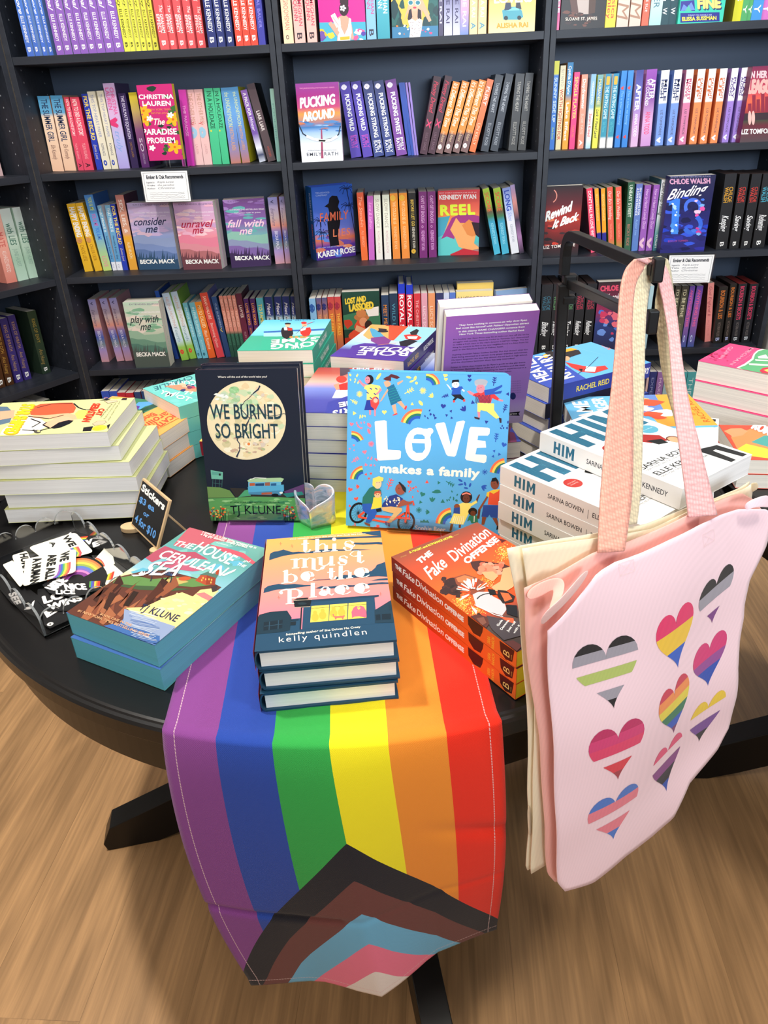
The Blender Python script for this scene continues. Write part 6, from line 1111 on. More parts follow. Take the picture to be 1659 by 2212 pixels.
def a_teal(S):
    S.fill('6cc4bc'); S.blobs(30, (1150, 100, 1600, 360), 40, ['64b8b4', '78ccc4'], 2, .4); S.text('CHARLIE', (1560, 118), (1250, 212), (1575, 148), '2c6c78', .01); S.text('COLLIE', (1600, 190), (1380, 215), (1590, 150), W_, .02); S.text('IT IN', (1560, 265), (1340, 290), (1590, 235), W_, .02); S.text('TO MY', (1540, 330), (1290, 262), (1570, 300), W_, .02)
    S.poly([(1340, 205), (1480, 190), (1600, 215), (1600, 250), (1460, 240)], 'e89070'); S.blobs(12, (1480, 190, 1600, 250), 24, ['c84860', '2c3c70', 'f0b898', '6c3c60'], 4)
M = flat((308, 838), (365, 868), 'x', TZ+.104, .026); G0 = hz(308, 838, TZ+.104); G1 = hz(365, 868, TZ+.104); G2 = hz(420, 808, TZ+.104); dg = (G1-G0)/np.linalg.norm(G1-G0); pg_ = np.array([-dg[1], dg[0], 0])
for i in range(4):
    o = G0 + pg_*.205 + dg*0; o = np.array([o[0]+dg[0]*.14, o[1]+dg[1]*.14, TZ+.104-.0258*(i+1)]); 
    book('turquoise paperback behind the black moon hardback, %s of four' % ['top', 'second', 'third', 'bottom'][i], frame(o, -dg, -pg_), .14, .205, .0252, '6cc4bc', front_art=a_teal if i == 0 else None, zf=z1 if i == 0 else None)
def a_long(S):
    S.grad([(0, '5cbce4'), (.3, '88d0ec'), (.52, '70c8e8'), (.56, '40a888'), (1, '3cac90')]); S.poly([(740, 200), (840, 196), (1000, 186), (1200, 180), (1395, 168), (1395, 184), (1200, 196), (1000, 200), (840, 212), (740, 214)], '3468b0')
    S.poly([(740, 248), (860, 248), (1050, 240), (1250, 228), (1395, 222), (1395, 190), (740, 216)], 'a0dcf0'); S.poly([(700, 400), (725, 280), (860, 268), (1000, 262), (1180, 240), (1300, 226), (1400, 230), (1400, 400)], '38ac8c')
    S.poly([(905, 190), (915, 165), (960, 160), (1010, 170), (1020, 220), (1000, 260), (950, 275), (915, 250), (905, 215)], '201c20'); S.poly([(930, 165), (960, 160), (965, 190), (935, 190)], 'f0f0f0'); S.poly([(965, 165), (1010, 168), (1008, 192), (970, 195)], 'd8382c'); S.ell(968, 128, 30, 10, '282020'); S.poly([(945, 135), (990, 135), (985, 160), (950, 160)], 'e8b890')
    S.poly([(1080, 190), (1100, 170), (1180, 162), (1190, 200), (1170, 240), (1120, 250), (1090, 225)], 'd83428'); S.poly([(1085, 180), (1140, 165), (1135, 185), (1090, 200)], 'f4f0f0'); S.ell(1120, 120, 28, 12, 'c83830'); S.poly([(1100, 130), (1150, 132), (1145, 155), (1105, 155)], 'f0b088'); S.line([(1220, 108), (1120, 150), (1050, 220), (1010, 235)], .001, '301c1c'); S.line([(1150, 130), (1200, 112)], .002, 'e03828')
    for x in (1000, 1050, 1100, 1140): S.ell(x, 255, 18, 9, 'e89048')
    S.text('LONG', (1300, 290), (815, 325), (1302, 355-20), W_, .03, 0, 1.1); S.text('GAME', (1300, 248), (815, 285), (1302, 285), W_, .03, 0, 1.1); S.text('THE', (1115, 342), (1000, 350), (1116, 360), W_, .02); S.text('RACHEL REID', (1225, 84), (895, 98), (1226, 92), '203c60', .02)
def sp_long(S): S.fill('38a890'); S.text('THE LONG GAME', (.3*S.w, .3*S.h), (.7*S.w, .3*S.h), (.3*S.w, .7*S.h), W_, .03, raw=True)
stack('teal ice rink paperback THE LONG GAME', 7, z2(1375, 80), z2(750, 90), 'x', TZ+.1735, .136, .205, .0246, '3cac90', a_long, z2, spine_art=sp_long, spine='38a890', jit=[(.002, -.002, -1), (.004, 0, -1.5), (.003, -.003, -1), (.006, .001, -2), (.004, -.002, -1.5), (.006, 0, -1)], bulge=.002)
def a_role(S):
    S.grad([(0, 'e8a868'), (.3, 'c8dcec'), (.62, 'a0c8e8'), (.8, '4c3490'), (1, '50389c')]); S.poly([(362, 208), (500, 206), (480, 330), (330, 320), (290, 290)], 'e8a860'); S.poly([(485, 208), (640, 215), (560, 290), (520, 330), (480, 330)], 'e0502c'); S.poly([(640, 215), (850, 236), (800, 340), (760, 380), (520, 330)], '98d0ec'); S.poly([(330, 320), (760, 350), (740, 390), (600, 375), (260, 345), (230, 340)], 'b8cce0')
    S.poly([(210, 370), (300, 350), (500, 358), (740, 392), (720, 480), (160, 455)], '503494'); S.poly([(360, 235), (420, 270), (450, 300), (400, 320), (360, 300), (340, 245)], '4c9cc0'); S.poly([(350, 310), (450, 300), (500, 330), (480, 360), (400, 360), (350, 335)], '7c3c84'); S.ell(440, 262, 40, 9, '201c18'); S.poly([(405, 238), (470, 246), (460, 262), (410, 262)], '302420'); S.poly([(340, 212), (380, 235), (370, 245), (336, 225)], 'f0a848')
    S.poly([(595, 290), (680, 280), (730, 310), (700, 330), (610, 320)], 'd83c30'); S.poly([(620, 300), (700, 300), (690, 318), (630, 318)], 'f0f0f0'); S.poly([(560, 340), (640, 320), (700, 335), (620, 375), (570, 372)], '1c1c24'); S.poly([(640, 270), (690, 245), (710, 255), (690, 290), (650, 290)], '282828'); S.line([(540, 350), (400, 365)], .0016, 'e89838')
    S.text('ROLE', (635, 412), (258, 405), (622, 448), W_, .02); S.text('MODEL', (700, 386), (270, 376), (660, 418), W_, .02); S.text('RACHEL', (715, 222), (610, 216), (712, 230), '203058', .03); S.text('REID', (590, 214), (460, 212), (588, 224), 'e8502c', .03)
def sp_role(S): S.fill('34286c'); S.text('ROLE MODEL', (.55*S.w, .3*S.h), (.85*S.w, .3*S.h), (.55*S.w, .65*S.h), W_, .03, raw=True); S.text('RACHEL REID', (.1*S.w, .3*S.h), (.4*S.w, .3*S.h), (.1*S.w, .65*S.h), 'e8c040', .02, raw=True)
stack('purple and orange paperback ROLE MODEL', 6, z3(850, 235), z3(360, 208), 'x', TZ+.1555, .139, .2125, .0257, '503494', a_role, z3, spine_art=sp_role, spine='34286c', jit=[(.002, .001, 1), (-.002, 0, 2), (.003, .002, 0), (0, 0, 1)], bulge=.003)
def a_tst(S):
    S.grad([(0, 'a83c3c'), (.15, 'b85848'), (.35, 'e0b0a0'), (.5, '7888d0'), (.75, '4c50a8'), (1, '4448a0')]); S.poly([(118, 530), (170, 528), (230, 560), (120, 600)], '483848'); S.ell(130, 620, 40, 26, 'd83c30'); S.poly([(70, 660), (110, 650), (130, 690), (90, 700)], 'e89878'); S.poly([(110, 660), (180, 640), (190, 690), (120, 720)], 'c83028'); S.poly([(90, 700), (180, 700), (190, 760), (60, 760)], 'f0e8f0'); S.poly([(30, 790), (190, 740), (200, 880), (5, 880)], '3c44a0')
    S.text('HEARTS', (330, 812), (60, 858), (345, 850), W_, .04, .2); S.text('THE', (300, 765), (110, 800), (310, 798), W_, .04); S.text('RACHEL REID', (580, 546), (210, 552), (582, 526), 'c8d0e8', .04)
stack('indigo hockey paperback with white lettering', 6, (852, 795), (735, 793.5), 'x', TZ+.139, .137, .2145, .0229, '4448a0', a_tst, z3, spine='2c3c8c', jit=[(.004, 0, .5), (.008, .001, 1), (.005, 0, 0), (.008, .001, 1), (.01, 0, .4)])
def a_blue(S): S.grad([(0, 'e8ecf8'), (.5, '4c68b8'), (1, '3c58a8')]); S.text('MORE', (.9*S.w, .8*S.h), (.1*S.w, .8*S.h), (.9*S.w, .65*S.h), W_, .03, raw=True)
stack('pale blue topped paperback between ROLE MODEL and purple book', 4, (1060, 758), (923, 762), 'x', TZ+.118, .136, .2, .029, '4c68b8', a_blue, None, spine='2c4c90', jit=[(.004, 0, 1), (.002, 0, 0)])
# --- right-hand piles
def a_heat(S):
    S.grad([(0, '5ca4dc'), (.4, '5cb0e8'), (1, '3c54b8')], 1); S.poly([(60, 60), (20, 20), (900, 20), (900, 120), (700, 300), (520, 300), (300, 110)], '68b4e8')
    S.poly([(225, 330), (250, 160), (330, 130), (390, 110), (470, 190), (560, 250), (610, 280), (380, 330)], '3c54b4'); S.poly([(340, 110), (370, 100), (430, 120), (480, 100), (545, 100), (560, 120), (500, 140), (450, 170), (380, 150)], '2c2828'); S.poly([(440, 100), (500, 88), (540, 96), (470, 112)], 'e8a830'); S.ell(350, 135, 16, 12, 'e8b020'); S.ell(475, 150, 18, 14, 'e8a880'); S.poly([(465, 170), (560, 190), (620, 200), (700, 190), (720, 210), (640, 235), (560, 228), (500, 200)], 'd83c34'); S.poly([(590, 195), (650, 200), (640, 228), (580, 225)], 'f0ece8'); S.line([(540, 240), (600, 200), (660, 140)], .0012, '2c3848'); S.poly([(545, 210), (570, 210), (560, 228)], '202020')
    S.text('HEATED', (385, 270), (262, 138), (310, 290), W_, .03); S.text('RIVALRY', (518, 258), (362, 118), (432, 280), W_, .03)
    S.line([(440, 60), (700, 130)], .0006, '90c8f0'); S.text('REID', (740, 90), (690, 60), (720, 100), 'e88878', .01)
def sp_heat(S): S.fill('2c3c90'); S.text('RACHEL REID', (.26*S.w, .3*S.h), (.58*S.w, .3*S.h), (.26*S.w, .66*S.h), 'ecd040', .02, raw=True); S.text('HEATED RIVALRY', (.68*S.w, .3*S.h), (.99*S.w, .3*S.h), (.68*S.w, .7*S.h), W_, .03, raw=True)
H0 = hz(*z4(375, 320), TZ+.137); H1 = hz(*z4(715, 235), TZ+.137); dh = (H1-H0)/np.linalg.norm(H1-H0); ph = np.array([-dh[1], dh[0], 0])
for i in range(5):
    j = [(0, 0), (-.004, .001), (.002, -.002), (-.005, 0), (-.002, .001)][i]; o = H0 + dh*(.222+j[0]) + ph*(j[1]+.001); o = np.array([o[0], o[1], TZ+.137-.0272*(i+1)])
    book('blue paperback HEATED RIVALRY, %s of the pile behind the black pole' % ['top', 'second', 'third', 'fourth', 'bottom'][i], frame(o, ph, -dh), .15, .222, .0266, '4058b8', spine='2c3c90' if i % 2 == 0 else '1c1c30', front_art=a_heat if i == 0 else None, spine_art=sp_heat if i % 2 == 0 else None, zf=z4 if i == 0 else None)
def a_game(S):
    w, h = S.w, S.h
    S.fill('70b8e0'); S.poly([(0, 0), (w, 0), (w, .36*h), (.6*w, .42*h), (0, .4*h)], 'f0a840', True); S.poly([(.3*w, .3*h), (w, .26*h), (w, .5*h), (.5*w, .52*h)], '6888c8', True); S.blobs(14, (.2, .3, .9, .5), .1, ['e85838', '404c98', 'f0c070', 'f0f0f0'], 3, 1)
    S.text('CHANGER', (.05*w, .68*h), (.95*w, .68*h), (.05*w, .78*h), W_, .03, raw=True); S.text('GAME', (.1*w, .82*h), (.85*w, .82*h), (.1*w, .94*h), W_, .03, raw=True); S.text('RACHEL REID', (.1*w, .03*h), (.9*w, .03*h), (.1*w, .08*h), 'c86020', .01, raw=True); S.blobs(8, (.2, .1, .7, .2), .04, ['d88830'], 3)
K0 = hz(1212, 858, TZ+.103); K1 = hz(1487, 850, TZ+.103); dk = (K1-K0)/np.linalg.norm(K1-K0); pk = np.array([-dk[1], dk[0], 0])
for i in range(4):
    o = K1 - pk*.135 + dk*.001*i; o = np.array([o[0], o[1], TZ+.103-.0255*(i+1)]); book('sky blue and orange paperback GAME CHANGER, %s of its pile' % ['top', 'second', 'third', 'bottom'][i], frame(o, pk, -dk), .135, float(np.linalg.norm(K1-K0)), .025, '70b8e0', front_art=a_game if i == 0 else None)
def a_meg(S):
    S.fill('e84c80'); S.blobs(20, (100, 1180, 480, 1440), 40, ['d83068', 'c82860', 'f06090'], 2, .5); S.poly([(590, 1525), (700, 1470), (800, 1400), (830, 1330), (880, 1285), (960, 1258), (1100, 1260), (1300, 1290), (1300, 1700), (1000, 1640)], 'f4f0e0'); S.poly([(620, 1530), (720, 1490), (830, 1410), (850, 1340), (900, 1295), (980, 1272), (1100, 1275), (1300, 1300), (1300, 1700), (1000, 1640)], '60b078')
    S.text('MEGHAN', (790, 1245), (490, 1478), (840, 1258), 'f0a0b8', .01); S.text('QUINN', (500, 1225), (335, 1395), (555, 1235), 'f0a0b8', .01)
    S.poly([(760, 1465), (870, 1470), (1034, 1480), (1034, 1500), (870, 1495), (770, 1488)], 'f4f0e0'); S.poly([(850, 1410), (1034, 1420), (1034, 1436), (860, 1430)], 'f4f0e0'); S.poly([(890, 1370), (1000, 1340), (1034, 1380), (1034, 1400), (900, 1395)], 'f4f0e0'); S.poly([(915, 1570), (960, 1530), (1034, 1520), (1034, 1610), (950, 1600)], 'd82c48'); S.poly([(970, 1560), (1034, 1545), (1034, 1590)], 'f0d060'); S.text('best-selling romance of the summer', (850, 1300), (560, 1500), (856, 1306), 'f0a0b8')
    S.blobs(14, (220, 1330, 330, 1420), 16, ['8c1838', 'a02048'], 5, .4)
Q0 = hz(*z9(500, 1180), TZ+.1095); Q1 = hz(*z9(95, 1402), TZ+.1095); dq = (Q1-Q0)/np.linalg.norm(Q1-Q0); pq = np.array([-dq[1], dq[0], 0])
for i in range(3):
    j = [(0, 0), (.004, .002), (.008, 0)][i]; o = Q0 + dq*j[0] + pq*j[1]; o = np.array([o[0], o[1], TZ+.1095-.0362*(i+1)+.0004])
    book('thick pink and green paperback at right edge, %s of three' % ['top', 'middle', 'bottom'][i], frame(o, dq, pq), .136, .205, .0356, 'e84c80', front_art=a_meg if i == 0 else None, zf=z9 if i == 0 else None, spine='d84078', bulge=.001)
def a_rom(S):
    S.fill('e04c34'); S.poly([(1440, 610), (1560, 560), (1700, 600), (1700, 720), (1500, 720)], 'f08c50'); S.poly([(1480, 680), (1530, 650), (1700, 690), (1700, 740), (1540, 720)], 'f4dc3c'); S.poly([(1400, 575), (1440, 560), (1500, 558), (1540, 575), (1510, 600), (1450, 612), (1440, 600)], 'f09868'); S.poly([(1560, 640), (1640, 600), (1700, 610), (1700, 680)], '48a098'); S.text('ROMANCE', (1560, 560), (1800, 660), (1595, 520), W_, .04)
N0 = hz(*z4(1370, 537), TZ+.0505); N1 = hz(*z4(1480, 707), TZ+.0505); dn = (N1-N0)/np.linalg.norm(N1-N0); pn = np.array([-dn[1], dn[0], 0])
for i in range(2):
    o = N0 + dn*0; o = np.array([o[0], o[1], TZ+.0505-.0248*(i+1)]); book('red and yellow paperback under the right strap, %s of two' % ['upper', 'lower'][i], frame(o, dn, pn), .136, .205, .0242, 'e04c34', spine='d84830', front_art=a_rom if i == 0 else None, zf=z4 if i == 0 else None, pages='PAGES')
# --- red-edged pair on the flag behind the glass heart
def a_red(S):
    S.fill('e8b858'); S.blobs(40, (1090, 985, 1320, 1150), 26, ['d89040', 'f0d088', '5c3420', '3c4830', 'c85030', 'e8c068'], 3, .7); S.blobs(20, (1100, 1180, 1280, 1262), 24, ['3c4428', '5c5c38', '8c5c38', '2c3428'], 5, .5); S.poly([(1100, 1000), (1200, 1040), (1180, 1120), (1110, 1120)], 'f0e0a0'); S.text('and more than just friends', (1195, 1140), (1240, 1000), (1205, 1142), '504028')
def sp_red(S):
    S.fill('8c2030')
    for u in (.9, .1): S.poly([((u-.035)*S.w, .3*S.h), ((u-.03)*S.w, .75*S.h), ((u-.012)*S.w, .6*S.h), ((u+.012)*S.w, .6*S.h), ((u+.03)*S.w, .75*S.h), ((u+.035)*S.w, .3*S.h), (u*S.w, .15*S.h)], 'c8a890', True)
    S.text('THE RED CAT TALES', (.3*S.w, .3*S.h), (.7*S.w, .3*S.h), (.3*S.w, .7*S.h), 'd8b878', .02, raw=True)
E0 = hz(*z2(110, 1240), TZ+.056); E1 = hz(*z2(1270, 1262), TZ+.056); de = (E1-E0)/np.linalg.norm(E1-E0); pe = np.array([-de[1], de[0], 0]); el = .21
for i in range(2):
    o = E1 - de*el*0 + de*(.005*i); o = np.array([o[0]-pe[0]*.004*i, o[1]-pe[1]*.004*i, TZ+.056-.0274*(i+1)+.0012])
    book('red-edged paperback on the flag behind the glass heart, %s one' % ['upper', 'lower'][i], frame(o, pe, -de), .135, el, .0268, 'e8b858', spine='8c2030', spine_art=sp_red, front_art=a_red if i == 0 else None, zf=z2 if i == 0 else None, pages='R')
# --- brown and purple pile that carries the purple paperback
def a_low(S): S.fill('6c3c34'); S.poly([(1400, 1180), (1500, 1180), (1480, 960), (1380, 960)], '7c4060'); S.poly([(1385, 1010), (1400, 975), (1470, 985), (1500, 1050), (1510, 1100), (1440, 1090), (1420, 1020)], '4454b0'); S.text('HT', (1385, 1165), (1505, 1150), (1380, 1135), W_, .02)
for i in range(3):
    book('brown and violet paperback under the purple standing one, %s' % ['topmost', 'middle', 'lowest'][i], frame((.045+.003*i, 1.035, TZ+.0835-.0276*(i+1)), (1, .12, 0), (-.12, 1, 0)), .137, .205, .027, '6c3c50', front_art=a_low if i == 0 else None, zf=z3 if i == 0 else None)
def lean(X, Y, z, yaw, tilt):
    u = np.array([math.cos(yaw), math.sin(yaw), 0]); n = np.array([-math.sin(yaw), math.cos(yaw), 0]); return np.array([X, Y, z]), u, math.cos(tilt)*UP + math.sin(tilt)*n
PB, pu, pup = lean(.0590, 1.103, TZ+.0865, .118, -.289)
def a_back(S):
    S.grad([(0, 'c4b0d8'), (.12, 'b4a0d0'), (.25, '9470b4'), (.6, '9c6cc0'), (1, '9a5cb0')])
    L = [('They have nothing in common-so why does Ryan', 1008, 222, 1515, 182), ('feel most like himself with Fabian? Opposites attract', 985, 246, 1530, 205), ('in this steamy GAME CHANGERS romance from', 1005, 270, 1498, 232), ('New York Times bestselling author Rachel Reid.', 1010, 290, 1495, 258)]
    for t, x0, y0, x1, y1 in L: S.text(t, (x0, y0), (x1, y1), (x0-1, y0-12), W_, .03, .15)
    P = ['Pro hockey star Ryan Price may be an enforcer, but off the ice he', "struggles with anxiety. Recently traded to Toronto, he's determined", "to make a fresh start in the city's dynamic LGBTQ+ Village. The last", 'thing he expects to find in his new neighborhood is a blast from his', 'past in the fabulous form of Fabian Salah.', None, "Aspiring musician Fabian loathes hockey. But that doesn't stop him", 'from being attracted to a certain burly ginger-bearded defenseman.', "He hasn't forgotten the kiss they almost shared back in high school,", 'and the chemistry between them has only intensified.', None, "Fabian is more than happy to be Ryan's guide to the gay scene", 'in Toronto. Between dance clubs and art exhibits-and the most', "amazing sex-Ryan's feeling something he hasn't experienced in a", 'long, long time. But playing for the ice has taken', 'its toll and this may mean']
    y = 328; x = 965
    for t in P:
        if t: S.text(t, (x, y), (x+min(565, 9.1*len(t)), y-min(565, 9.1*len(t))*.072), (x-1, y-10), '241c3c', .01, .1)
        y += 19.6 if t else 16; x -= 1.6
    S.ell(1410, 745, 22, 26, '202860'); S.poly([(1380, 868), (1465, 860), (1452, 876), (1462, 892), (1382, 890)], '14141c'); S.text('press', (1388, 884), (1440, 880), (1387, 872), W_, .01)
    for i in range(6): S.text('author note and rights line', (1380, 640+i*17), (1470, 634+i*17), (1380, 632+i*17), '604c80')
for i in range(2):
    nn = np.cross(pu, pup); t_k = .0205; o = PB + pu*.135 - nn*(t_k*i + .0005*i) - nn*0
    # back cover faces the viewer: local x to the left, local z away
    book('purple paperback standing with its printed back towards the front' if i == 0 else 'cream-edged copy standing against the purple paperback', frame(o + pup*(.004*i) - pu*.006*i, -pu, pup), .135, .203, t_k-.0005, '804c94', back='804c94' if i == 0 else 'e8e4e0', back_art=a_back if i == 0 else None, zf=z3, spine='603880')
mb = MB(); nn = np.cross(pu, pup)
b0 = PB - UP*.003; mb.add([tuple(b0+pu*a+q) for a in (.03, .1) for q in (nn*.004, nn*.004-UP*.0025, -nn*.05-UP*.0025, -nn*.05)], [(0, 1, 2, 3), (7, 6, 5, 4), (0, 4, 5, 1), (1, 5, 6, 2), (2, 6, 7, 3), (3, 7, 4, 0)])
tag(mb.build('display_stand', CLEAR), 'clear stand under the purple standing paperback', 'display stand')
# --- LOVE makes a family, two board books leaning on a clear stand
LB, lu, lup = lean(-.088, .940, TZ+.0075, -.18, .331)
SKY = '5cacE4'.lower()
def rainbow(S, cx, cy, r, a0, a1, k=1.0, n=12):
    for i, c in enumerate(('f07850', 'f8d860', '2c7868', '2c5cc0')): S.arc(cx, cy, r-i*r*.145, a0, a1, .0019*k*r/60, c, n)
def heart(S, cx, cy, r, c, rot=0):
    p = []
    for i in range(20):
        a = 6.283*i/20; x = 16*math.sin(a)**3; y = -(13*math.cos(a)-5*math.cos(2*a)-2*math.cos(3*a)-math.cos(4*a)); q = math.radians(rot)
        p.append((cx+(x*math.cos(q)-y*math.sin(q))*r/16, cy+(x*math.sin(q)+y*math.cos(q))*r/16))
    S.poly(p, c)
def a_love(S):
    S.fill(SKY); wt = 'f8f4ea'
    for x, y, r, a0, a1 in ((762, 672, 98, 270, 350), (700, 972, 122, 195, 285), (205, 1105, 92, 270, 338), (300, 1372, 100, 185, 262), (962, 1708, 122, 185, 262), (1362, 1335, 118, 190, 262), (1610, 800, 10, 0, 5)): rainbow(S, x, y, r, a0, a1)
    Y, B, R_, G, O = 'f4e478', '2c3c98', 'ec5448', '2c7c74', 'f07890'
    for x, y, r, c, q in ((450, 865, 18, Y, 0), (905, 590, 18, Y, 20), (910, 620, 14, Y, 0), (1085, 595, 15, B, 0), (1087, 625, 15, B, 0), (890, 820, 20, B, 8), (303, 1163, 17, O, -10), (205, 955, 16, O, 10), (222, 1112, 9, O, 0), (192, 1138, 8, O, 0), (638, 1388, 17, R_, 0), (195, 1443, 18, R_, 20), (240, 1512, 17, R_, -10), (735, 1478, 20, G, 20), (1343, 1108, 20, '2c58b8', 20), (790, 740, 0.1, Y, 0), (192, 1565, 10, R_, 40), (1375, 1140, 1, B, 0)): heart(S, x, y, r, c, q)
    for x, y, r, c, q in ((225, 873, 18, Y, 90), (658, 805, 14, Y, 0), (1110, 793, 18, B, 110), (947, 858, 13, B, 40), (915, 888, 13, B, 70), (830, 908, 14, B, 90), (1212, 938, 17, B, 70), (952, 908, 12, B, 100), (1372, 730, 16, B, 30), (350, 1323, 13, R_, 60), (313, 1330, 13, R_, 20), (335, 1360, 12, R_, 60), (312, 1258, 15, O, -20), (768, 1388, 17, R_, 0), (856, 1392, 15, G, 90), (720, 1537, 15, G, 100), (886, 1532, 19, G, 120), (1270, 1155, 13, '2c58b8', 40), (1308, 1180, 14, '2c58b8', 100), (1262, 1195, 13, '2c58b8', 20), (225, 1150, 8, O, 30)):
        S.poly([(x+r*math.cos(math.radians(q+120*i-90)), y+r*math.sin(math.radians(q+120*i-90))) for i in range(3)], c)
    for x, y, r, c, n in ((265, 730, 24, Y, 12), (738, 705, 26, Y, 12), (352, 1102, 22, O, 12), (1200, 1312, 22, '2c58b8', 8), (708, 1596, 22, G, 10)):
        for i in range(n): a = 6.283*i/n; S.line([(x, y), (x+r*math.cos(a), y+r*math.sin(a))], .0009, c)
    def sprig(x, y, r, q, c):
        q = math.radians(q); d = (math.cos(q), math.sin(q)); S.line([(x-d[0]*r, y-d[1]*r), (x+d[0]*r, y+d[1]*r)], .0011, c)
        for k in (-.4, .1, .55):
            for sd in (-1, 1): bx, by = x+d[0]*r*k, y+d[1]*r*k; S.line([(bx, by), (bx+r*.55*math.cos(q+sd*.9), by+r*.55*math.sin(q+sd*.9))], .0011, c)
    for a in ((635, 708, 38, -30, Y), (222, 785, 30, 30, Y), (903, 745, 26, -20, B), (1270, 635, 34, -80, B), (1350, 838, 32, -70, B), (1285, 1055, 34, -80, '2c58b8'), (232, 1222, 32, -35, O), (490, 1402, 44, -70, R_), (940, 1398, 34, 30, G), (500, 1748, 32, -20, R_), (395, 1728, 20, 20, R_)): sprig(S and a[0], *a[1:])
    for x, y, rx, ry, c, q in ((408, 598, 10, 30, Y, 35), (632, 605, 20, 8, Y, 10), (680, 612, 10, 18, Y, 20), (655, 635, 18, 7, Y, -20), (690, 648, 10, 10, Y, 0), (722, 797, 12, 22, Y, -40), (337, 962, 12, 20, O, -40), (335, 1008, 10, 22, O, -25), (1018, 1375, 18, 8, '2c58b8', 30), (1053, 1400, 8, 16, '2c58b8', -20), (1090, 1410, 8, 16, '2c58b8', 20), (1020, 1405, 20, 7, '2c58b8', -10), (1060, 1432, 16, 7, '2c58b8', 10)): S.ell(x, y, rx, ry, c, q)
    def hand(x, y, r, c, q):
        for k in (-50, -15, 20): a = math.radians(q+k); S.ell(x+r*.5*math.cos(a), y+r*.5*math.sin(a), r*.6, r*.22, c, q+k)
    for a in ((812, 752, 30, Y, -120), (1052, 855, 36, B, -110), (262, 1420, 24, R_, -170), (806, 1533, 32, G, -70), (1178, 1420, 34, '2c58b8', 40), (785, 1612, 26, G, -160), (400, 1725, 20, R_, -60)): hand(*a)
    R = random.Random(4)
    for cx, cy, n, c, s_ in ((220, 620, 10, Y, 40), (790, 885, 8, B, 40), (270, 960, 8, O, 30), (360, 1230, 9, O, 35), (670, 1455, 9, R_, 45), (955, 1490, 12, G, 40), (1350, 960, 8, B, 30), (290, 890, 6, Y, 22), (215, 1720, 5, R_, 30)):
        for i in range(n): S.ell(cx+R.uniform(-s_, s_), cy+R.uniform(-s_, s_), 5, 9, c, R.uniform(-40, 40), n=8)
    S.ell(840, 1462, 36, 9, G); S.ell(845, 1452, 22, 9, G); S.poly([(715, 1690), (720, 1672), (732, 1680), (745, 1665), (758, 1680), (772, 1670), (785, 1692)], G)
    # figures
    sk1, sk2, sk3, sk4 = 'f08898', 'd8a888', '8c4a34', '6c3828'
    def P(c, *pts): S.poly(list(pts), c)
    P(sk1, (255, 632), (268, 622), (290, 650), (320, 660), (325, 690), (290, 672)); P(Y, (305, 668), (350, 655), (415, 668), (428, 690), (408, 700), (408, 770), (318, 775), (320, 700), (298, 690)); P(sk1, (415, 680), (432, 700), (395, 738), (385, 728), (412, 704)); S.ell(338, 622, 32, 36, '1c1c28'); S.ell(325, 625, 20, 27, sk1); P(B, (318, 775), (370, 770), (380, 850), (300, 850), (312, 800)); P(sk1, (335, 850), (352, 850), (350, 885), (338, 885)); P(sk1, (372, 830), (388, 830), (386, 895), (376, 895)); P('e84848', (345, 775), (410, 770), (412, 800), (385, 850), (350, 820)); S.ell(383, 775, 26, 26, 'd85c50'); S.ell(385, 778, 16, 17, 'f0b8a8')
    for x, y in ((325, 720), (350, 690), (390, 690), (350, 760), (380, 730), (395, 760)): S.line([(x-8, y-6), (x+8, y+6)], .0014, B)
    P(sk2, (445, 640), (475, 625), (500, 650), (485, 690), (455, 670)); P('5c2c34', (440, 618), (470, 598), (500, 600), (500, 632), (460, 628)); P('5c2c34', (470, 605), (500, 580), (540, 590), (568, 605), (545, 618), (500, 605)); P('246c94', (470, 680), (520, 655), (570, 760), (580, 780), (500, 815), (478, 740)); P(sk2, (545, 645), (588, 625), (590, 635), (550, 665)); P(sk2, (445, 735), (475, 690), (480, 705), (430, 780), (415, 790)); P(sk2, (505, 815), (535, 805), (545, 875), (525, 880)); P(sk2, (545, 790), (575, 780), (615, 835), (600, 845)); P('e84048', (510, 885), (545, 872), (550, 880), (515, 892)); P('e84048', (598, 840), (612, 812), (620, 825), (610, 850))
    for i in range(6): S.line([(476+i*3, 700+i*19), (540+i*8, 678+i*17)], .0006, '2c9c9c')
    P('2c58b8', (945, 690), (975, 675), (1030, 672), (1040, 690), (1020, 700), (1022, 735), (950, 735), (958, 700)); S.ell(982, 660, 28, 24, 'f4f0ec'); P('1c1c28', (952, 650), (958, 625), (1005, 622), (1010, 640), (975, 640)); P('f4f0ec', (912, 655), (925, 660), (950, 690), (945, 700)); P('f4f0ec', (1030, 690), (1052, 705), (1045, 715), (1028, 700)); P('1c1c28', (950, 735), (1020, 732), (1050, 765), (1035, 775), (995, 760), (975, 780), (960, 775), (975, 755)); P('e84848', (1035, 775), (1052, 765), (1055, 785), (1040, 788)); P('e84848', (960, 780), (975, 775), (980, 790), (965, 795))
    P(sk1, (1068, 710), (1085, 705), (1130, 730), (1120, 745), (1085, 730)); P('d83c40', (1120, 728), (1180, 710), (1260, 720), (1310, 765), (1300, 780), (1255, 760), (1245, 798), (1160, 795), (1150, 755), (1110, 742))
    for i in range(6): S.line([(1130+j*14, 745+(6 if j % 2 else -6)+i*10-j*.5) for j in range(9)], .0009, '3c2c50')
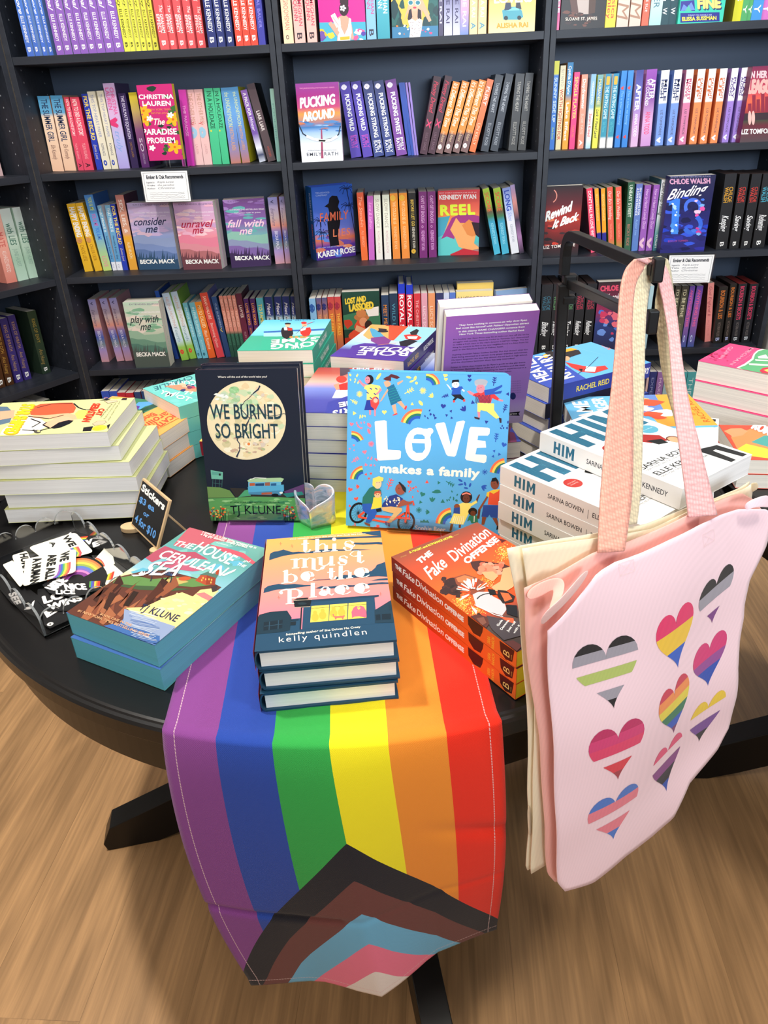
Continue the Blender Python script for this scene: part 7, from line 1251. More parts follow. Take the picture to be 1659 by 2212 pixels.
    S.ell(1170, 650, 46, 32, 'b0b4bc'); S.ell(1168, 690, 32, 34, sk1); S.ell(1172, 640, 50, 22, 'a8acb8'); P('2c58b8', (1195, 700), (1260, 690), (1330, 660), (1330, 675), (1270, 715), (1330, 705), (1320, 725), (1240, 735), (1200, 740)); P(Y, (1145, 795), (1270, 800), (1270, 850), (1310, 905), (1285, 915), (1215, 860), (1170, 850), (1165, 865), (1145, 862)); P(sk1, (1145, 860), (1165, 865), (1165, 905), (1150, 905)); P('3c2430', (1120, 898), (1162, 908), (1160, 922), (1125, 912)); P('3c2430', (1305, 905), (1325, 912), (1325, 945), (1312, 945)); P(sk1, (1300, 765), (1338, 775), (1335, 785), (1305, 782))
    # cyclists
    for cx, cy in ((255, 1617), (612, 1688)):
        S.arc(cx, cy, 58, 0, 360, .0032, '1c1c24' if cx < 400 else '3c2820', 26, ry=72, rot=18)
        for i in range(9): a = 3.1416*i/9; S.line([(cx-50*math.cos(a), cy-64*math.sin(a)), (cx+50*math.cos(a), cy+64*math.sin(a))], .0004, '2c2c34')
    S.line([(255, 1645), (320, 1595), (380, 1640), (640, 1660), (625, 1545)], .0035, 'e84c34'); S.line([(625, 1545), (665, 1530), (670, 1560)], .0028, 'e84c34'); S.line([(255, 1645), (480, 1690), (600, 1620)], .0028, 'e84c34'); S.line([(605, 1690), (625, 1560), (600, 1530)], .0028, 'e84c34')
    P('2c7068', (340, 1430), (380, 1415), (425, 1445), (430, 1480), (370, 1560), (285, 1550), (290, 1500)); S.ell(400, 1395, 30, 42, 'f0c8a0'); P('f4d868', (362, 1410), (365, 1360), (410, 1342), (445, 1355), (440, 1380), (385, 1385), (385, 1430)); P('2c58b8', (285, 1550), (350, 1545), (395, 1610), (380, 1650), (340, 1690), (310, 1685), (330, 1630), (290, 1600)); P('7c4438', (300, 1685), (345, 1700), (345, 1718), (305, 1700))
    P('f4d048', (370, 1500), (430, 1495), (432, 1575), (350, 1590), (365, 1540)); S.ell(400, 1480, 24, 24, 'f0b890'); P('b85c48', (372, 1480), (380, 1455), (420, 1453), (430, 1475), (400, 1468)); P('1c1c28', (385, 1590), (425, 1580), (432, 1605), (395, 1610))
    P('2c3c88', (440, 1545), (490, 1490), (540, 1478), (590, 1510), (580, 1550), (520, 1575), (430, 1570))
    for i in range(26): x, y = R.uniform(450, 575), R.uniform(1492, 1562); S.ell(x, y, 5, 6, 'e8e0c8', n=8)
    S.ell(570, 1440, 38, 42, '9c5444'); P('24282c', (555, 1390), (565, 1383), (612, 1430), (610, 1465), (590, 1450), (575, 1415)); P('9c5444', (570, 1530), (590, 1515), (620, 1530), (660, 1535), (655, 1550), (600, 1560), (540, 1580)); P('d8b078', (425, 1575), (500, 1568), (580, 1580), (585, 1600), (545, 1640), (500, 1690), (470, 1685), (520, 1620), (440, 1600)); P('5c5078', (455, 1680), (495, 1700), (490, 1722), (460, 1705))
    # family right
    P(Y, (1000, 1555), (1035, 1540), (1100, 1545), (1140, 1520), (1145, 1540), (1095, 1570), (1085, 1610), (1040, 1705), (935, 1695), (970, 1620), (1010, 1600))
    for i in range(6): S.line([(955+i*16, 1700), (975+i*14, 1640)], .0009, 'f8f4d8')
    S.ell(1062, 1500, 44, 44, '201c20'); S.ell(1062, 1510, 26, 32, sk4); S.line([(1030, 1480), (1062, 1468), (1095, 1480)], .0022, 'f08878'); S.ell(1065, 1500, .1, .1, 'ffffff'); P(sk4, (1135, 1515), (1155, 1480), (1165, 1480), (1152, 1510), (1142, 1540)); S.ell(992, 1570, 22, 20, sk3); P('2c4c9c', (970, 1580), (1015, 1575), (1015, 1625), (965, 1620)); P(sk4, (945, 1700), (965, 1702), (950, 1755), (935, 1750)); P(sk4, (1005, 1705), (1022, 1705), (1020, 1730), (1005, 1730))
    P('2c7c60', (1082, 1640), (1115, 1628), (1145, 1640), (1150, 1690), (1100, 1695), (1090, 1670), (1068, 1680)); S.ell(1110, 1608, 34, 30, '201c20'); S.ell(1112, 1620, 20, 20, sk4); S.line([(1122, 1640), (1120, 1685)], .0012, 'f0e8d8'); S.line([(1150, 1660), (1160, 1590)], .0035, sk4)
    P('f4c83c', (1215, 1465), (1260, 1445), (1310, 1440), (1310, 1500), (1210, 1500)); P('ec5434', (1235, 1460), (1265, 1475), (1300, 1455), (1310, 1440), (1312, 1560), (1222, 1555)); S.ell(1275, 1400, 32, 42, sk3); P('18181c', (1248, 1385), (1255, 1358), (1285, 1352), (1300, 1380), (1298, 1410), (1285, 1380)); P(sk3, (1215, 1490), (1225, 1500), (1170, 1590), (1152, 1590)); P('2c4c9c', (1190, 1558), (1312, 1560), (1300, 1655), (1245, 1650), (1235, 1630), (1220, 1650), (1175, 1645)); P(sk3, (1180, 1645), (1212, 1650), (1195, 1705), (1175, 1705)); P(sk3, (1255, 1655), (1290, 1655), (1305, 1710), (1290, 1715)); P('1c1c24', (1290, 1715), (1312, 1705), (1310, 1735), (1285, 1745))
    # face details
    for x, y in ((318, 622), (330, 622), (975, 655), (990, 655), (1155, 685), (1172, 682), (395, 1390), (412, 1388), (560, 1432), (1052, 1508), (1072, 1508), (1270, 1398), (392, 1480), (406, 1480)): S.ell(x, y, 2.5, 3.5, '18181c', n=8)
    # title
    P(wt, (378, 940), (384, 933), (450, 925), (467, 932), (475, 1145), (565, 1150), (575, 1160), (572, 1205), (558, 1217), (410, 1227), (397, 1217))
    S.ell(702, 1105, 98, 126, wt, 4); S.ell(790, 1006, 26, 24, wt); P(wt, (700, 985), (770, 990), (800, 1030), (790, 1060)); S.poly([(668, 1064), (672, 1040), (692, 1030), (735, 1032), (752, 1048), (752, 1066)], SKY); S.poly([(655, 1095), (752, 1098), (754, 1140), (735, 1168), (690, 1170), (662, 1150)], SKY)
    P(wt, (830, 965), (838, 950), (895, 940), (905, 950), (945, 1110), (990, 938), (1040, 927), (1053, 935), (985, 1187), (972, 1198), (925, 1192), (912, 1180)); P(wt, (1085, 990), (1095, 975), (1225, 981), (1238, 990), (1235, 1027), (1222, 1040), (1150, 1040), (1145, 1075), (1205, 1080), (1210, 1130), (1140, 1132), (1130, 1180), (1205, 1184), (1215, 1195), (1210, 1235), (1195, 1246), (1065, 1224), (1053, 1210))
    S.text('makes a family', (420, 1312), (1158, 1352), (424, 1248), wt, .045, 0, 1.05); S.text('Sophie Beer', (678, 1745), (905, 1760), (680, 1710), 'f4ece4', .01)
def board_book(label, o, u, up, w, h, t, art):
    M = frame(o, u, up); root = empty('board_book', M); tag(root, label, 'book', 'board books on the clear stand'); n = np.cross(u, up)
    def rr(i): 
        p = [(0, 0), (w, 0)] if 0 else []
        for cx, cy, a0 in ((w-.01, .01, -90), (w-.01, h-.01, 0)): p += [(cx+(.01-i)*math.cos(math.radians(a0+15*k)), cy+(.01-i)*math.sin(math.radians(a0+15*k))) for k in range(7)]
        return [(0, 0)] + p + [(0, h)]
    mb = MB(); mb.prism(rr(0), 0, .0016, SKY); mb.prism(rr(0), t-.0016, t, SKY); mb.box((-.0008, 0, 0), (.0008, h, t), SKY)
    if art:
        S = Surf(o+n*(t+2e-5), u, up, w, h, z3, 2.5e-5); art(S); S.flush(mb, M.inverted())
    mb.build('cover', GLOSS, root)
    mb = MB()
    k = 6
    for i in range(k): z0 = .0017+(t-.0034)*i/k; mb.prism(rr(.0006), z0, z0+(t-.0034)/k-.0003, 'f0ece4')
    mb.build('pages', PLAIN, root)
ln = np.cross(lu, lup)
for i in range(2):
    board_book('blue board book LOVE makes a family with white title, front copy' if i == 0 else 'second blue board book peeking out above the front one', LB - ln*.0155*(i+1) + lup*(.004*i) - lu*.001*i, lu, lup, .2275, .222, .0148, a_love if i == 0 else None)
def acrylic(B, u, up, w, label, back=.075, h=.1, lip=.02):
    n = np.cross(u, up); nh = np.array([n[0], n[1], 0]); nh /= np.linalg.norm(nh); root = empty('acrylic_stand', Matrix.Translation(tuple(B))); tag(root, label, 'display stand'); Mi = root.matrix_world.inverted()
    def slab(a, b, c, d, th, name):     # quad a,b + thickness vector
        mb = MB(); q = [a, b, c, d]; mb.add([tuple(Mi @ Vector(p)) for p in q] + [tuple(Mi @ Vector(p+th)) for p in q], [(0, 1, 2, 3), (7, 6, 5, 4), (0, 4, 5, 1), (1, 5, 6, 2), (2, 6, 7, 3), (3, 7, 4, 0)]); mb.build(name, CLEAR, root)
    f0 = B + n*.0035 - up*.003
    slab(f0, f0+u*w, f0+u*w+up*lip, f0+up*lip, n*.0022, 'lip'); slab(f0-n*.003, f0-n*.003+u*w, f0+u*w-n*back, f0-n*back, -up*.0022, 'ledge')
    r0 = f0 - n*(back-.004); slab(r0, r0+u*w, r0+u*w+up*h, r0+up*h, -n*.0022, 'back_rest')
    g = r0+up*h*.8; gz = np.array([g[0], g[1], TZ+.002]) - nh*.05; slab(g, g+u*w, gz+u*w, gz, -nh*.0022, 'rear_foot')
acrylic(LB + lu*.062, lu, lup, .098, 'clear acrylic stand holding the blue LOVE board books', back=.036)
# --- We Burned So Bright, two hardbacks
BB, bu, bup = lean(-.296, .969, TZ+.006, -.06, .19)
def a_burn(S):
    K = '1c2436'; S.fill('1a2030'); S.text('Where will the end of the world take you?', (307, 638), (772, 635), (307, 620), 'e8e4dc', .015, .05)
    R = random.Random(8); cx, cy, rr = 578, 1038, 372
    S.ell(cx, cy, rr, rr, 'e8d8b0', n=60); S.ell(cx+10, cy+5, rr-10, rr-12, 'ecdcb4', n=60)
    ins = lambda x, y: (x-cx)**2+(y-cy)**2 < (rr-46)**2
    S.blobs(150, (230, 690, 930, 1390), 46, ['e8d4a4', 'f0e4c0', 'd8d8ac', 'c8d8b0', 'e4ccA0'.lower(), 'f4ecd0', 'd4c89c'], 3, .7, ins); S.blobs(60, (260, 760, 680, 1000), 34, ['b4d0a4', 'a4c898', 'c4dcb4', 'd8e0c0', 'bcd0b8'], 5, .7, ins); S.blobs(50, (260, 1150, 760, 1380), 30, ['c0bc8c', 'b0b88c', 'd8c8a0', 'a8b888', 'c8a890'], 6, .5, ins); S.blobs(30, (600, 740, 900, 1300), 30, ['f4e8c8', 'e8c8a8', 'e8dcc4', 'd8c8b8'], 7, .8, ins)
    S.ell(462, 752, 48, 34, '98c890'); S.blobs(8, (420, 730, 500, 770), 14, ['a8d4a0', '88b880'], 3); S.blobs(14, (290, 790, 420, 850), 22, ['f4f0ec', 'e8ece4'], 4, .5); S.ell(600, 1262, 14, 14, 'e8803c'); S.blobs(8, (640, 1200, 800, 1330), 12, ['c89868', '8c9870'], 9)
    dk = '283048'
    S.line([(705, 712), (685, 745), (650, 775), (600, 830), (560, 860), (545, 890)], .0009, dk); S.line([(705, 712), (690, 750), (640, 790)], .0022, dk, .0006); S.line([(545, 885), (515, 920), (560, 970), (610, 1020), (575, 1080), (600, 1050)], .0012, dk); S.line([(610, 1010), (590, 1060), (560, 1150), (555, 1190), (500, 1200), (490, 1225), (515, 1260), (515, 1320), (485, 1385)], [.0008, .0014, .001, .001, .0016, .0016, .0014, .0014, .0026], dk); S.line([(610, 1010), (650, 980), (720, 970), (800, 1000), (870, 990), (930, 975), (948, 980)], .0008, dk)
    t1 = '24404c'
    S.text('WE BURNED', (240, 1025), (918, 1025), (228, 880), t1, .012); S.text('SO BRIGHT', (290, 1205), (880, 1208), (278, 1062), t1, .012)
    S.poly([(195, 1665), (330, 1672), (420, 1700), (470, 1765), (200, 1770)], '6c9050'); S.poly([(420, 1675), (560, 1680), (640, 1720), (1000, 1720), (1120, 1650), (1120, 1780), (480, 1770)], '34302c'); S.poly([(560, 1700), (600, 1690), (620, 1750), (500, 1765)], '50a070'); S.poly([(930, 1710), (1120, 1640), (1120, 1740), (960, 1740)], '5c3c68'); S.poly([(920, 1730), (1100, 1710), (1120, 1740), (960, 1765)], '2c7c74')
    S.poly([(240, 1508), (355, 1528), (355, 1598), (248, 1590)], '70b8a0'); S.poly([(250, 1520), (345, 1535), (345, 1560), (252, 1552)], '5ca090'); S.poly([(318, 1540), (335, 1542), (335, 1562), (318, 1560)], '1c1c1c')
    for x in (262, 290, 325, 350): S.line([(x, 1592), (x-4, 1670)], .0006, '3c6c68')
    S.line([(255, 1630), (350, 1640)], .0005, '3c6c68')
    S.poly([(585, 1608), (615, 1588), (900, 1580), (932, 1590), (912, 1620), (600, 1625)], 'a8c898'); S.poly([(595, 1622), (905, 1618), (905, 1650), (885, 1662), (596, 1672)], '6cb4d0'); S.poly([(590, 1668), (930, 1645), (932, 1700), (900, 1745), (600, 1735)], '58a8cc'); S.poly([(608, 1632), (658, 1630), (658, 1655), (608, 1658)], 'b85c38'); S.poly([(662, 1635), (745, 1632), (745, 1656), (662, 1658)], '284870'); S.poly([(752, 1625), (800, 1622), (800, 1655), (752, 1655)], '9c6048'); S.poly([(808, 1635), (860, 1632), (860, 1655), (808, 1656)], '305c88'); S.poly([(600, 1718), (900, 1700), (905, 1745), (600, 1738)], '4c88a8'); S.poly([(720, 1722), (820, 1716), (820, 1738), (720, 1740)], 'b05c40'); S.ell(848, 1745, 34, 16, '18181c'); S.ell(905, 1722, 16, 10, 'e8f0e8'); S.line([(610, 1600), (660, 1580), (765, 1585)], .001, 'e8e8e0')
    S.poly([(200, 1775), (450, 1768), (640, 1758), (860, 1762), (1130, 1775), (1130, 1990), (210, 1990)], '5c9c58'); S.blobs(90, (210, 1775, 1120, 1970), 40, ['74b068', '488c58', '8cc07c', '3c7c50', '60a468', '98c888'], 4, .25)
    for i in range(70):
        x = R.choice([R.uniform(215, 400), R.uniform(920, 1040)]); y = R.uniform(1850, 1960); S.line([(x, 1985), (x+R.uniform(-10, 10), y)], .0006, '1c3c2c'); S.ell(x, y, R.uniform(6, 14), R.uniform(5, 10), R.choice(['c83820', 'd8a040', 'e05030', 'b83020', 'e8c060', '7888a8']), n=8)
    S.text('#1 NEW YORK TIMES BESTSELLING AUTHOR', (425, 1818), (890, 1818), (425, 1804), '1c3428', .01); S.text('TJ KLUNE', (428, 1925), (902, 1925), (425, 1838), '141c20', .004, 0, 1.05)
bn = np.cross(bu, bup)
for i in range(2):
    book('black hardback WE BURNED SO BRIGHT with pale moon, front copy' if i == 0 else 'rear copy of the black moon hardback, behind the front one', frame(BB - bn*.0275*(i+1) + bup*.003*i - bu*.001*i, bu, bup), .147, .2265, .0262, '1a2030', front_art=a_burn if i == 0 else None, zf=z2, hard=True, gloss=True, eps=2.5e-5)
acrylic(BB + bu*.03, bu, bup, .085, 'clear acrylic stand holding the black moon hardbacks', back=.06)
# ---------------------------------------------------------------- glass heart on the flag
def glass_mat():
    M = mat('iridescent_glass', 'b8c4cc', rough=.1, trans=.3, ior=1.45, coat=1); nt = M.node_tree; N = nt.nodes; b = N['Principled BSDF']
    tc = N.new('ShaderNodeTexCoord'); mp = N.new('ShaderNodeMapping'); mp.inputs['Scale'].default_value = (30, 30, 60); mp.inputs['Rotation'].default_value = (.6, .4, 0)
    n = N.new('ShaderNodeTexNoise'); n.inputs['Scale'].default_value = 1; n.inputs['Detail'].default_value = 3; n.inputs['Distortion'].default_value = 2.2
    r = N.new('ShaderNodeValToRGB'); e = r.color_ramp.elements; e[0].position = .3; e[0].color = hx('7c8c9c'); e[1].position = .7; e[1].color = hx('e8dcd8')
    for p, c in ((.42, 'a8b8c8'), (.5, 'c8c4d8'), (.58, 'd8c0b8')): q = e.new(p); q.color = hx(c)
    nt.links.new(tc.outputs['Object'], mp.inputs[0]); nt.links.new(mp.outputs[0], n.inputs['Vector']); nt.links.new(n.outputs['Fac'], r.inputs[0]); nt.links.new(r.outputs[0], b.inputs['Base Color'])
    return M
def hp(t, k):
    x = 16*math.sin(t)**3; y = 13*math.cos(t)-5*math.cos(2*t)-2*math.cos(3*t)-math.cos(4*t); return x*k/16, y*k/16
vc = hz(681, 1134, TZ+.003)
root = empty('glass_heart', Matrix.Translation((vc[0], vc[1]+.008, TZ+.0025)) @ Matrix.Rotation(math.radians(-12), 4, 'Z')); tag(root, 'pearly glass heart shaped cup standing on the flag', 'glass ornament')
mb = MB(); n = 64; rings = []
def ring(k, zf, sy=.72): return [(hp(6.28318*i/n, k)[0], -hp(6.28318*i/n, k)[1]*-sy, zf(hp(6.28318*i/n, k))) for i in range(n)]
H_ = .047
top = lambda p: H_ + .5*p[1]
prof = [(.0285, lambda p: 0), (.030, lambda p: .006), (.0305, lambda p: .022+.06*p[1]), (.0315, lambda p: top(p)-.004), (.0312, lambda p: top(p)-.0008), (.0298, lambda p: top(p)), (.0275, lambda p: top(p)-.001), (.0262, lambda p: top(p)-.006), (.024, lambda p: .02+.05*p[1]), (.021, lambda p: .012), (.001, lambda p: .011)]
v = []
for k, z_ in prof: v += ring(k, z_)
fs = [(j*n+i, j*n+(i+1) % n, (j+1)*n+(i+1) % n, (j+1)*n+i) for j in range(len(prof)-1) for i in range(n)] + [tuple(range(n))[::-1]]
mb.add(v, fs); mb.build('cup', glass_mat(), root, smooth=True)
# ---------------------------------------------------------------- acrylic scalloped tray with stickers
tf = hz(97.5, 1379.5, TZ); tl = hz(0, 1275.7, TZ); tu = (tl-tf)/np.linalg.norm(tl-tf); tv = np.array([-tu[1], tu[0], 0])*-1     # tu: front corner -> left, tv: front corner -> right
TW, TD = .175, .2
tM = frame(tf + tu*0, tv, tu); tM[2][3] = TZ+.0005
# local x to the right-rear, local y to the left-rear, length TD along y=tv? fitted below
rd = hz(165, 1142, TZ)-tf; TX = float(rd@tv); TYl = float(rd@tu)
TX, TYl = max(TX, .12), max(TYl, .12)
root = empty('sticker_tray', tM); tag(root, 'clear acrylic tray with scalloped rim, full of stickers', 'tray')
mb = MB(); mb.box((0, 0, 0), (TX, TYl, .003)); mb.build('tray_floor', CLEAR, root, bevel=.0005)
def scallop(L, nL, vert):      # wall outline: straight foot, lobed top
    p = [(0, 0), (L, 0)]; r = L/nL/2
    for k in range(nL-1, -1, -1):
        for i in range(0, 11):
            a = math.pi*i/10; p.append((L*(k+.5)/nL + r*.96*math.cos(a), .018+.016*math.sin(a)))
    return p
for side in range(4):
    L, nl = ((TX, 5), (TYl, 5))[side % 2]; pts = scallop(L, nl, 0); mb = MB(); th = .003
    if side == 0: f3 = lambda a, z, t: (a, t, z)
    elif side == 2: f3 = lambda a, z, t: (a, TYl-t, z)
    elif side == 1: f3 = lambda a, z, t: (t, a, z)
    else: f3 = lambda a, z, t: (TX-t, a, z)
    n = len(pts); v = [f3(a, z+.003, 0) for a, z in pts]+[f3(a, z+.003, th) for a, z in pts]
    c0 = [f3(L/2, .015, 0), f3(L/2, .015, th)]
    fs = [(i, (i+1) % n, n+(i+1) % n, n+i) for i in range(n)] + [tuple(range(n)), tuple(range(n, 2*n))[::-1]]
    mb.add(v, fs); mb.mi[:n] = [1]*n; mb.build('scalloped_wall', [CLEAR, EDGE], root, fix=True)
z5 = Z((0, 1020), 3.95)
def sticker(label, pts, z, art, base=W_, grp=None, rot=0):
    """outline in zoom pixels, lying at height z, die-cut vinyl"""
    c = hz(*z5(*pts[0]), TZ+z); M = Matrix.Translation(tuple(c)); S = Surf(c+UP*.00052, (1, 0, 0), (0, 1, 0), 9, 9, z5, 2e-5)
    q = [S.P(p) for p in pts]; root = bpy.data.objects
    mb = MB(); mb.prism(q if sum((q[i][0]*q[(i+1) % len(q)][1]-q[(i+1) % len(q)][0]*q[i][1]) for i in range(len(q))) > 0 else q[::-1], 0, .0005, base)
    S.w = S.h = 9; S.o = S.o - np.array([4.5, 4.5, 0]); art(S)
    S.flush(mb, M.inverted()); o = mb.build('sticker', PRINT); o.matrix_world = M; tag(o, label, 'sticker', 'stickers lying in the clear tray'); return o
def rrect(a, b, c, d, k=.12):
    P_ = [np.array(p, float) for p in (a, b, c, d)]; out = []
    for i in range(4):
        p, n_, m_ = P_[i], P_[(i+1) % 4], P_[i-1]; u1 = p+(m_-p)*k; u2 = p+(n_-p)*k
        for t in (0, .25, .5, .75, 1): q = u1*(1-t)**2+2*p*t*(1-t)+u2*t*t; out.append(tuple(q))
    return out
def rb_band(S, pts, w):
    pass
def human(A, B, Cc, Dd, shift=0):
    """WE / ARE ALL / A HUMAN sticker; A = start corner of first line, B = far end, Cc.. corners"""
    def f(S):
        a, b, d = np.array(A, float), np.array(B, float), np.array(Dd, float)
        L = lambda s, t: tuple(a+(b-a)*s+(d-a)*t)
        k = '1c1c1c'
        for (t, s0, s1, r0, r1) in (('WE', .08, .4, .1, .27), ('ARE ALL', .06, .92, .36, .53), ('A HUMAN', .06, .98, .66, .83)): S.text(t, L(s0, r1), L(s1, r1), L(s0, r0), k, .06)
        for i, c in enumerate(('e85058', 'f08c40', 'f4d850', '58a860', '4868c0', '8858a8')):
            S.line([L(.5, .05+.04*i+.02), L(.72, .05+.04*i+.01), L(.86, .08+.042*i), L(.95, .14+.045*i)], .0028, c)
    return f
E_ = 'f0ebd8'
# black lettered layers at the bottom of the tray first
def chunky(words, cols=('f4f0ec',)):
    def f(S):
        for (t, p0, p1, p2) in words: S.text(t, p0, p1, p2, 'f4f0ec', .05)
    return f
z_ = .0042
sticker('black sticker with white letter E at the front corner of the tray', [(350, 1150), (560, 1120), (640, 1180), (600, 1250), (420, 1330), (375, 1300)], z_, chunky([('E', (400, 1235), (490, 1180), (372, 1190)), ('o', (400, 1310), (450, 1300), (400, 1270))]), '18181a')
z_ += .0007; sticker('black sticker with white lettering along the front wall', [(0, 900), (200, 960), (420, 1120), (330, 1230), (100, 1120), (0, 1000)], z_, chunky([('SEE', (90, 1030), (140, 1130), (150, 1010)), ('v', (240, 1190), (310, 1120), (215, 1150))]), '18181a')
z_ += .0007; sticker('black sticker reading PRIDE in stacked white letters', [(320, 1000), (560, 960), (760, 1030), (800, 1080), (640, 1180), (400, 1180), (320, 1100)], z_, chunky([('LOVE', (380, 1120), (720, 1010), (360, 1060)), ('WINS', (420, 1175), (700, 1085), (402, 1130))]), '18181a')
def loveb(S):
    S.text('L', (595, 575), (635, 555), (590, 520), W_, .06); S.text('V', (735, 620), (790, 605), (730, 580), W_, .06); S.text('E', (800, 640), (850, 620), (790, 600), W_, .06)
    for i, c in enumerate(('e83c30', 'f08030', 'f4d040', '58a048', '3c60b8', '6c4898')): S.line([(640+i*3, 562+i*8), (690, 555+i*7), (750-i*6, 548+i*8)], .0022, c)
z_ += .0007; sticker('white fan shaped sticker with rainbow at the right wall', [(700, 860), (900, 640), (960, 700), (980, 780), (860, 860), (760, 880)], z_, lambda S: [S.arc(800, 820, 90-i*9, 280, 350, .0022, c) for i, c in enumerate(('e85058', 'f08c40', 'f4d850', '58a860', '4868c0'))], E_)
z_ += .0007; sticker('cream sticker with short rainbow band by the right wall', [(880, 850), (960, 780), (1050, 860), (1000, 960), (900, 960)], z_, lambda S: [S.line([(885+i*16, 925-i*2), (905+i*16, 880-i*8)], .003, c) for i, c in enumerate(('3c60b8', '58a048', 'f4d040', 'f08030', 'e83c30'))], E_)
def rain(S):
    for i, c in enumerate(('18181a', 'f07848', 'f0a050', 'f0d050', '90a850', '5878c0', '7868b8', 'e080b8', '7c3c88')): S.arc(650, 930, 255-i*20, 188, 345, .0058, c, 22, ry=200-i*17, rot=-18)
z_ += .0007; sticker('large pastel rainbow arch sticker in the middle of the tray', [(470, 960)]+[(650+270*math.cos(math.radians(a)), 905+190*math.sin(math.radians(a))) for a in range(185, 361, 12)]+[(880, 1000), (760, 1020), (640, 1000)], z_, rain, '18181a')
def heartlet(S):
    heart(S, 810, 960, 52, '18181a', -10)
    for i, c in enumerate(('58a048', '3c60b8', '6c4898', 'f4d040', 'f08030', 'e83c30')): S.line([(770+i*14, 990-abs(i-2)*4), (775+i*14, 930)], .0032, c)
z_ += .0007; sticker('black heart sticker with vertical rainbow stripes beside the arch', [(740, 960), (770, 920), (810, 930), (850, 910), (880, 940), (850, 1000), (790, 1010)], z_, heartlet, '18181a')
z_ += .0007; sticker('black sticker with white PRICELESS style lettering across the middle', [(360, 960), (480, 890), (620, 930), (760, 990), (760, 1040), (600, 1060), (420, 1030)], z_, chunky([('PRIDE', (385, 985), (500, 900), (470, 1010)), ('NICE', (560, 1000), (740, 1000), (545, 950)), ('LICE', (480, 1040), (640, 1040), (478, 1005))]), '18181a')
z_ += .0007; sticker('black LOVE sticker with rainbow heart at the back of the tray', [(585, 520), (640, 500), (760, 540), (860, 600), (850, 640), (740, 640), (640, 600), (590, 575)], z_, loveb, '18181a')
z_ += .0007; sticker('cream WE ARE ALL HUMAN sticker lying furthest back', rrect((640, 510), (800, 680), (420, 780), (240, 640)), z_, lambda S: (S.text('WE', (530, 555), (600, 640), (585, 535), '1c1c1c', .06), S.text('A', (420, 600), (450, 640), (455, 585), '1c1c1c', .06), [S.line([(600+i*12, 650-i*3), (650+i*8, 680+i*2), (640+i*8, 720)], .0028, c) for i, c in enumerate(('8858a8', '4868c0', '58a860', 'f4d850', 'f08c40', 'e85058'))]), E_)
z_ += .0007; sticker('cream human rights sticker, lowest of the left fan', rrect((20, 790), (110, 750), (220, 930), (170, 980)), z_, chunky([]), E_)
z_ += .0007; sticker('cream human rights sticker, middle of the left fan', rrect((100, 710), (230, 670), (330, 900), (190, 960)), z_, lambda S: S.text('HUMAN', (170, 700), (210, 890), (235, 690), '1c1c1c', .05), E_)
z_ += .0007; sticker('cream WE ARE ALL HUMAN sticker on top of the left pile', rrect((650, 655), (645, 850), (195, 975), (215, 740), .09), z_, human((640, 640), (610, 880), (195, 960), (215, 745)), E_)
# ---------------------------------------------------------------- chalkboard price sign
sB, su_, sup = lean(-.415, .961, TZ+.008, -.889, .45)
sM = frame(sB, su_, sup); root = empty('chalkboard_sign', sM); tag(root, 'small wooden framed chalkboard sign with sticker prices', 'sign')
sw, sh = .095, .075
ss_ = np.array([float(np.linalg.norm(vp(365.8, 1080.8, sB, np.cross(su_, sup))-vp(307.6, 1031.4, sB, np.cross(su_, sup)))), float(np.linalg.norm(vp(307.6, 1031.4, sB, np.cross(su_, sup))-sB))]); sw, sh = float(ss_[0]), float(ss_[1])
WOOD = mat('pale_wood', 'd8b88c', rough=.6, noise=((40, 8, 40), .18, 3))
mb = MB(); k = .004; mb.prism([(k*.3, 0), (sw-k*.3, 0), (sw, k*.3), (sw, sh-k*.3), (sw-k*.3, sh), (k*.3, sh), (0, sh-k*.3), (0, k*.3)], -.004, 0); mb.build('frame', WOOD, root, bevel=.0008)
mb = MB(); mb.box((.0035, .0035, 0), (sw-.0035, sh-.0035, .0006), '141416')
S = Surf(sB+np.cross(su_, sup)*.00065, su_, sup, sw, sh, z5, 3e-5)
S.text('Stickers', (1205, 150), (1395, 325), (1222, 95), 'f4f4f0', .05, .05); S.text('$3 ea', (1185, 250), (1312, 340), (1196, 200), '5c9ce0', .03, .05); S.text('or', (1222, 362), (1268, 395), (1230, 322), '5c9ce0', .03, .05); S.text('4 for $10', (1148, 415), (1320, 570), (1162, 352), '5c9ce0', .03, .05)
S.flush(mb, sM.inverted()); mb.build('board', PLAIN, root)
fe = np.cross(su_, sup); 
def strut(p, q, r, name, m_, par, Mi, col='ffffff'):
    p, q = np.array(p, float), np.array(q, float); d = (q-p)/np.linalg.norm(q-p); a = np.cross(d, UP if abs(d[2]) < .9 else np.array([1., 0, 0])); a /= np.linalg.norm(a); b = np.cross(d, a)
    rx, ry = (r if isinstance(r, tuple) else (r, r)); v = [tuple(Mi @ Vector(c+a*sx*rx+b*sy*ry)) for c in (p, q) for sx, sy in ((-1, -1), (1, -1), (1, 1), (-1, 1))]
    mb = MB(); mb.add(v, [(3, 2, 1, 0), (4, 5, 6, 7), (0, 1, 5, 4), (1, 2, 6, 5), (2, 3, 7, 6), (3, 0, 4, 7)], col); return mb.build(name, m_, par, bevel=min(rx, ry)*.3)
tp = sB+su_*sw*.72+sup*sh*.7-fe*.005; strut(tp, np.array([tp[0], tp[1], TZ+.002])-np.array([fe[0], fe[1], 0])*.035, (.006, .0015), 'easel_leg', WOOD, root, sM.inverted())
def disc(c, r, h_, name, lab):
    pass
mb = MB(); cx, cy = sB[0]+su_[0]*.012-.006, sB[1]+su_[1]*.012+.008
mb.prism([tuple((Vector((cx+.017*math.cos(6.283*i/28), cy+.012*math.sin(6.283*i/28), 0)))[:2]) for i in range(28)], TZ+.0003, TZ+.008)
